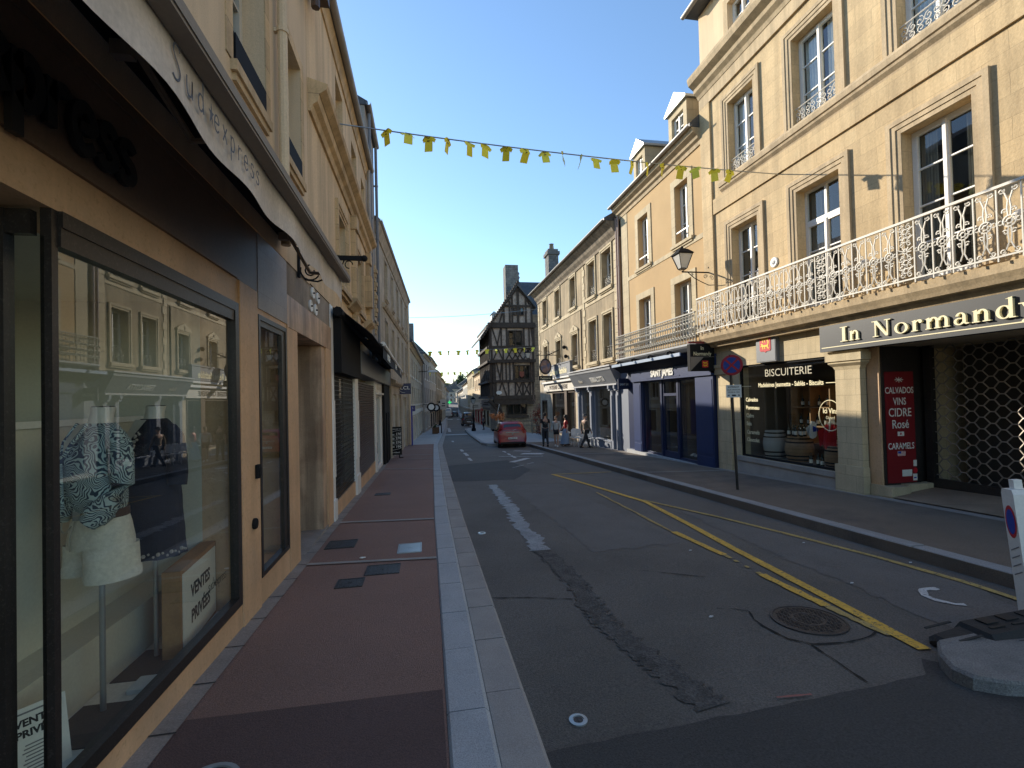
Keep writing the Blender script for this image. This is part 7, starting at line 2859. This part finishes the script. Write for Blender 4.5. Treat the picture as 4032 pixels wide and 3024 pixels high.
def person(label, x, y, yaw, h, pose, top, low, hair, group=None, shoe=None, skirt=None, hat=None, longsleeve=False, shorts=False, hairlong=False, emblem=None, back=True):
    """faces local -y before yaw; pose: leg swing, arm swing, bent elbow"""
    z = gz(y)+.006
    F = place(x, y, z, yaw) @ Matrix.Scale(h/1.78, 4)
    ls, asw, el = pose['leg'], pose['arm'], pose.get('elbow', .1)
    pel = (0, 0, .93, (.145, .105))
    body = [[pel, (0, 0, 1.08, (.125, .09)), (0, 0, 1.25, (.15, .10)), (0, .01, 1.40, (.145, .09)), (0, .012, 1.47, (.06, .055)), (0, 0, 1.53, (.052, .054)), (0, -.012, 1.60, (.072, .085)), (0, -.01, 1.68, (.078, .095)), (0, 0, 1.755, (.045, .055))]]
    legs = []
    feet = []
    for s in (-1, 1):
        sw = ls*s
        hip = (s*.085, 0, .90, .092)
        kn = (s*.092, -.5*math.sin(sw)*.9-.02, .90-.43*math.cos(sw), .062)
        bk = .25 if sw < 0 else .05
        an = (s*.095, kn[1]-.41*math.sin(sw-bk), kn[2]-.40*math.cos(sw-bk), .043)
        an = (an[0], an[1], max(.07, an[2]), .043)
        toe = (s*.115, an[1]-.15, max(.03, an[2]-.05), .036)
        legs.append([pel, hip, kn, an])
        feet.append((an, (an[0], an[1]+.03, max(.04, an[2]-.04), .042), toe))
        body.append([pel, hip, kn, an, toe])
    arms = []
    for s in (-1, 1):
        a = asw*-s
        sh = (s*.19, .01, 1.41, .055)
        eb = (s*.25, -.27*math.sin(a)+.02, 1.41-.28*math.cos(a), .042)
        e = el[0 if s < 0 else 1] if isinstance(el, tuple) else el
        wr = (s*(.26-.04*e), eb[1]-.25*math.sin(a+e), eb[2]-.25*math.cos(a+e), .03)
        hd = (s*(.26-.05*e), wr[1]-.07*math.sin(a+e), wr[2]-.07*math.cos(a+e), (.028, .04))
        body.append([(0, .01, 1.40, (.145, .09)), sh, eb, wr, hd])
        for k in range(4):
            q = (hd[0]+s*.004, hd[1]-.02+.015*k, hd[2]-.07-.006*(k in (1, 2)), .0085)
            body.append([hd, (hd[0]+s*.006, hd[1]-.02+.014*k, hd[2]-.035, .010), q])
        body.append([hd, (hd[0]-s*.012, hd[1]-.04, hd[2]-.015, .011), (hd[0]-s*.014, hd[1]-.05, hd[2]-.045, .009)])
        arms.append((sh, eb, wr))
    b = skin_mesh('person', body, m_skin, None, F)
    tag(b, label, 'person', group)
    g = .014
    def fat(p, d):
        r = p[3]
        return (p[0], p[1], p[2], (r[0]+d, r[1]+d) if isinstance(r, tuple) else r+d)
    tp = [[fat(pel, .018), (0, 0, 1.08, (.145, .112)), (0, 0, 1.25, (.168, .118)), (0, .01, 1.40, (.158, .105)), (0, .012, 1.455, (.085, .07))]]
    for sh, eb, wr in arms:
        c = (0, .01, 1.40, (.158, .105))
        if longsleeve:
            tp.append([c, fat(sh, .02), fat(eb, .018), fat(wr, .014)])
        else:
            mid = tuple((sh[i]*.3+eb[i]*.7) for i in range(3))+(.062,)
            tp.append([c, fat(sh, .02), mid])
    T = skin_mesh('shirt', tp, top, b, F)
    if emblem:
        mb = MB(F)
        mb.tube([(.075*math.cos(k*.4), .118+.0, 1.27+.075*math.sin(k*.4)) for k in range(17)], .008, 4)
        mb.tube([(-.05, .125, 1.22), (.05, .125, 1.32)], .008, 4)
        mb.tube([(.05, .127, 1.22), (-.05, .127, 1.32)], .008, 4)
        mb.build('print', emblem, T)
    if skirt:
        mb = MB(F)
        rg = []
        for k, (zz, rx, ry) in enumerate([(.99, .15, .115), (.9, .19, .15), (.6, .225, .2), (.3, .26, .24), (.14, .275, .25)]):
            rg.append([(rx*math.cos(i*.2618)*(1+.06*k/4*math.sin(i*2)), ry*math.sin(i*.2618)*(1+.06*k/4*math.sin(i*2))-.02*k, zz) for i in range(24)])
        mb.loft(rg, cap=False)
        mb.build('skirt', skirt, b, smooth=True)
    elif low:
        ch = []
        for L3 in legs:
            P = [fat(q, .012) for q in L3]
            if shorts:
                hp, kn = P[1], P[2]
                mid = tuple(hp[i]*.45+kn[i]*.55 for i in range(3))+(.095,)
                P = [P[0], P[1], mid]
            else:
                P[-1] = (P[-1][0], P[-1][1], P[-1][2], .06)
            ch.append(P)
        skin_mesh('trousers', ch, low, b, F)
    for f in feet:
        mb = MB(F)
        an, hl, toe = f
        mb.loft([[(an[0]+.045*math.cos(i*.5236)*(1.0), (hl[1]+toe[1])/2+(abs(hl[1]-toe[1])/2+.05)*math.sin(i*.5236), zz) for i in range(12)] for zz in (toe[2]-.03, toe[2]+.02)]+[[(an[0]+.04*math.cos(i*.5236), an[1]+.05*math.sin(i*.5236), an[2]+.02) for i in range(12)]])
        mb.build('shoe', shoe or m_black, b, smooth=True)
    # hair or cap
    mb = MB(F)
    if hairlong:
        mb.sphere((0, .015, 1.70), .115, 12, 8, (1, 1.05, .95))
        for s in (-1, 0, 1):
            mb.sphere((s*.075, .04, 1.57), .095, 10, 7, (1, .9, 1.25))
    else:
        mb.sphere((0, .018, 1.70), .098, 12, 8, (.88, 1.08, .88))
    mb.build('hair', hair, b, smooth=True)
    mb = MB(F)
    for s in (-1, 1):
        mb.sphere((s*.03, -.098, 1.655), .010, 6, 4)
    mb.build('eyes', m_ink, b)
    mb = MB(F)
    mb.prism([(-.014, 1.61), (.014, 1.61), (0, 1.65)], -.125, -.09, 'xz')
    for s in (-1, 1):
        mb.sphere((s*.082, .0, 1.635), .022, 6, 4, (.4, .8, 1.2))
    mb.build('nose_and_ears', m_skin, b)
    mb = MB(F)
    mb.box(-.022, .022, -.104, -.096, 1.582, 1.590)
    mb.build('mouth', plain('lips', (.35, .14, .12), .6), b) if False else mb.build('mouth', m_leather, b)
    if hat:
        mb = MB(F)
        mb.sphere((0, .0, 1.735), .10, 12, 7, (.95, 1.1, .62))
        mb.box(-.06, .06, -.19, -.08, 1.715, 1.725, .03)
        mb.build('cap', hat, b, smooth=True)
    return b


m_tee = plain('black_tee', (.022, .022, .025), .95)
m_jean = plain('dark_jeans', (.035, .042, .055), .95)
m_lskirt = plain('light_blue_denim', (.26, .34, .47), .95)
m_redtop = plain('red_top', (.36, .02, .025), .9)
m_tanj = mat('tan_jacket', (.22, .17, .12), .95, var=.15, vs=6)
m_whites = plain('white_shirt', (.55, .53, .5), .9)
person('man in black printed t-shirt, cap and dark jeans walking along the right pavement', 6.27, 24.9, math.pi-.05, 1.80, dict(leg=.10, arm=.18), m_tee, m_jean, m_hair, shoe=m_black, hat=m_black, emblem=plain('grey_print', (.2, .2, .2), .9))
person('woman in white shirt and dark shorts facing the woman in a red top', 6.82, 24.7, -.5, 1.63, dict(leg=.08, arm=-.1, elbow=(.9, .7)), m_whites, m_dkcloth, plain('grey_brown_hair', (.12, .09, .07), .8), shoe=m_white, shorts=True, longsleeve=True)
person('woman with dark curls in red top and long pale blue skirt', 7.38, 24.8, -1.7, 1.66, dict(leg=.1, arm=.25, elbow=.5), m_redtop, None, m_hair, shoe=m_leather, skirt=m_lskirt, hairlong=True)
person('older man in tan jacket and dark trousers striding toward the grey shopfront', 7.62, 22.3, math.pi*.60, 1.70, dict(leg=.36, arm=.2, elbow=.3), m_tanj, m_dkcloth, plain('grey_hair', (.2, .19, .18), .8), shoe=m_black, longsleeve=True, hat=plain('grey_cap', (.05, .05, .055), .9))
person('distant woman in grey top standing by the far right wall', 6.45, 54, -1.2, 1.62, dict(leg=.04, arm=.3, elbow=1.2), m_grey, m_dkcloth, m_hair, shoe=m_black)


# ---------------------------------------------------------------- cars
def car(label, x, y, paint, yaw=0.0, s=1.0, plate='BL-278-RT', tall=1.0, group=None, detail=True):
    """rear at local y = 0, nose towards +y"""
    z = gz(y+1.5)-.148
    t = thing('parked_car', label, 'car', (x, y+1.5, z), group)
    sl = math.atan((gz(y+3)-gz(y))/3)
    F = Matrix.Translation((x, y, gz(y)-.148)) @ Matrix.Rotation(yaw, 4, 'Z') @ Matrix.Rotation(sl, 4, 'X') @ Matrix.Scale(s, 4)
    def ring(yy, w_, zb, zbelt, wr, zr, rear=0):
        pts = [(w_*.86, zb), (w_*.97, zb+.14), (w_, zb+.34), (w_*.985, zbelt-.08), (w_*.94, zbelt), (wr, zr-.10), (wr*.90, zr-.03), (wr*.5, zr)]
        full = pts+[(-a, b) for a, b in reversed(pts)]
        return [(a, yy+rear*(b-.3), b*1.0) for a, b in full]
    q = tall
    mb = MB(F)
    mb.loft([ring(.05, .70, .34, .84, .55, .98*q, .02), ring(.0, .79, .24, .86, .60, 1.10*q, .10), ring(.06, .83, .22, .90, .62, 1.36*q, .16), ring(.34, .845, .21, .93, .64, 1.47*q, .05), ring(1.0, .85, .20, .93, .645, 1.515*q),
             ring(1.9, .85, .20, .92, .63, 1.49*q), ring(2.35, .85, .20, .90, .62, 1.36*q), ring(2.85, .84, .20, .90, .70, .99), ring(3.4, .80, .22, .82, .66, .90), ring(3.72, .66, .28, .66, .5, .72)])
    body = mb.build('body', paint, t, smooth=True)
    mb = MB(F)
    # rear screen follows the hatch
    mb.add([(-.52, .135, 1.0), (.52, .135, 1.0), (.47, .225, 1.30*q), (.36, .245, 1.345*q), (-.36, .245, 1.345*q), (-.47, .225, 1.30*q)], [(0, 1, 2, 3, 4, 5)])
    mb.F = F @ Matrix.Translation((0, -.045, 0))
    mb.add([(-.535, .105, .985), (.535, .105, .985), (.48, .225, 1.32*q), (.37, .25, 1.365*q), (-.37, .25, 1.365*q), (-.48, .225, 1.32*q)], [(0, 1, 2, 3, 4, 5)])
    mb.build('rear_window', m_dkglass, t)
    mb = MB(F)
    for sd in (-1, 1):
        mb.add([(sd*.835, .55, .95), (sd*.835, 2.35, .94), (sd*.66, 2.05, 1.38*q), (sd*.665, .75, 1.40*q)], [(0, 1, 2, 3)])
    mb.build('side_window', m_dkglass, t)
    mb = MB(F)
    mb.add([(-.62, 2.50, 1.22*q), (.62, 2.50, 1.22*q), (.72, 2.86, .99), (-.72, 2.86, .99)], [(0, 1, 2, 3)])
    mb.build('windscreen', m_dkglass, t)
    for sd in (-1, 1):
        mb = MB(F)
        mb.loft([[(sd*.60, -.005, .82), (sd*.79, .02, .84), (sd*.835, .20, .87), (sd*.835, .24, .95), (sd*.72, .09, 1.10), (sd*.60, .05, 1.05)], [(sd*.60, .06, .82), (sd*.77, .08, .84), (sd*.80, .24, .87), (sd*.80, .28, .95), (sd*.68, .15, 1.10), (sd*.58, .12, 1.05)]])
        mb.build('tail_light', m_tail, t)
        for yy in (.62, 3.0):
            mb = MB(F @ Matrix.Translation((sd*.73, yy, .29)) @ Matrix.Rotation(math.pi/2, 4, 'Y'))
            mb.lathe([(.2, -.095), (.28, -.09), (.295, -.05), (.295, .05), (.28, .09), (.2, .095)], n=22)
            w_ = mb.build('wheel', m_tyre, t, smooth=True)
            mb = MB(F @ Matrix.Translation((sd*.73, yy, .29)) @ Matrix.Rotation(math.pi/2, 4, 'Y'))
            mb.lathe([(.19, sd*.096), (.17, sd*.085), (.05, sd*.10)], n=16)
            mb.build('rim', m_zinc, w_)
        mb = MB(F)
        mb.sphere((sd*.93, 2.1, .98), .09, 8, 6, (1.1, .6, .8))
        mb.build('mirror', m_black, t)
    mb = MB(F)
    mb.box(-.26, .26, -.035, .02, .50, .61)
    p_ = mb.build('number_plate', m_plate, t)
    if detail:
        txt(p_, plate, F @ Matrix.Translation((0, -.036, .525)) @ Matrix.Rotation(math.pi/2, 4, 'X'), .095, m_ink, bold=.001, ext=.001)
    mb = MB(F)
    mb.box(-.72, .72, -.035, .05, .24, .34, .02)
    mb.build('bumper', m_rubber, t)
    mb = MB(F)
    mb.box(-.38, .38, -.01, .05, .875, .90)
    mb.tube([(.02, .06, 1.0), (.28, .09, 1.08)], .012, 4)
    mb.sphere((0, -.0, .80), .045, 8, 5, (1.2, .4, .8))
    mb.build('hatch_trim', m_zinc, t)
    mb = MB(F)
    mb.tube([(0, .6, 1.5*q), (0, .42, 1.66*q)], .008, 4)
    mb.build('aerial', m_black, t)
    return t


car('red hatchback seen from behind, parked at the right kerb', 4.92, 27.2, m_carred, -.05)
car('dark van parked far ahead beside the black lamp post', 6.4, 72, plain('dark_car', (.03, .035, .045), .3, coat=.5), 0, 1.12, tall=1.2, detail=False)
car('white van driving far ahead in the middle of the street', 6.0, 128, m_white, 0, 1.2, tall=1.35, detail=False)
car('dark hatchback far ahead, right of the white van', 7.9, 130, plain('far_dark_car', (.04, .045, .05), .3), 0, 1.0, detail=False)
car('silver hatchback far away on the climbing road', 7.6, 165, m_zinc, 0, 1.0, detail=False)

# ---------------------------------------------------------------- delineator and rubber ramp at lower right
ky = 3.2
isl = MB()
z = gz(2.7)
isl_p = [(3.92, 3.16), (3.74, 3.0), (3.64, 2.84), (3.66, 2.72), (3.80, 2.62), (4.6, 2.36), (7.0, 1.7), (7.0, 3.36)]
isl_c = (5.2, 2.8)
def shrink(k):
    return [(isl_c[0]+(x-isl_c[0])*k, isl_c[1]+(y-isl_c[1])*k) for x, y in isl_p]
isl.loft([[(x, y, z-.4) for x, y in isl_p], [(x, y, z-.065) for x, y in isl_p], [(x, y, z-.045) for x, y in shrink(.985)]])
struct(isl, 'traffic_island', mat('rough_dark_granite', (.20, .19, .18), .9, var=.2, vs=5, speck=(110, (.08, .08, .08), .8), fine=.3, fs=90, bump=.6, bs=60))
t = thing('rubber_base', 'black moulded rubber foot of a barrier lying on the granite island', 'barrier foot', (4.7, 3.2, gz(3.2)))
F = Matrix.Translation((4.02, 3.16, gz(3.1)-.145)) @ Matrix.Rotation(-.02, 4, 'Z') @ Matrix.Rotation(-.045, 4, 'Y')
mb = MB(F)
mb.loft([[(x, a, 0), (x, a, h_*.45), (x, a+.05, h_), (x, b-.05, h_), (x, b, h_*.45), (x, b, 0)] for x, a, b, h_ in ((0, -.06, .14, .05), (.03, -.10, .17, .085), (.30, -.12, .19, .10), (.32, -.13, .20, .135), (1.4, -.14, .21, .14), (1.42, -.11, .18, .09))])
body = mb.build('body', m_rubber, t)
mb = MB(F)
for k in range(5):
    mb.box(.44+.2*k, .56+.2*k, .04, .13, .1405, .149)
    mb.box(.40+.22*k, .54+.22*k, -.02, .0, .1405, .146)
mb.box(.40, 1.2, -.146, -.137, .03, .09)
mb.build('slots', m_ink, t)
mb = MB(F)
mb.prism([(.02, .10), (.28, .115), (.27, .125), (.03, .108)], .18, .20, 'xz')
mb.prism([(.02, .10), (.28, .115), (.27, .125), (.03, .108)], -.06, -.04, 'xz')
mb.build('ridge', m_rubber, t)
t = thing('delineator', 'white plastic delineator panel with no stopping sticker leaning at the right edge', 'delineator', (4.95, 3.3, gz(3.3)))
P0 = Vector((5.02, 3.30, gz(3.3)-.06))
F = Matrix.Translation(P0) @ Matrix.Rotation(-.075, 4, Vector((.83, .55, 0))) @ Matrix.Translation(-P0) @ TF(P0, (-.44, -.89, 0))
mb = MB(F)
mb.prism([(-.075, 0), (.075, 0), (.075, 1.08), (.06, 1.12), (-.06, 1.12), (-.075, 1.08)], -.14, 0, 'xy')
mb.prism([(-.03, 1.121), (.03, 1.121), (.03, 1.2), (-.03, 1.2)], -.10, -.04, 'xy')
p_ = mb.build('panel', m_white, t)
mb = MB(F @ Matrix.Translation((0, .84, .0005)) @ Matrix.Diagonal((.45, 1, 1, 1)))
mb.lathe([(.14, 0), (.14, .002)], n=28)
s_ = mb.build('sticker', m_redsign, p_)
mb = MB(F @ Matrix.Translation((0, .84, .0027)) @ Matrix.Diagonal((.45, 1, 1, 1)))
mb.lathe([(.108, 0), (.108, .001)], n=28)
mb.build('sticker_field', m_bluesign, s_)
mb = MB(F)
for k in range(4):
    mb.prism([(-.05, .58-.07*k), (.05, .63-.07*k), (.05, .64-.07*k), (-.05, .59-.07*k)], .0005, .002, 'xy')
mb.build('scribble', m_grey, p_)
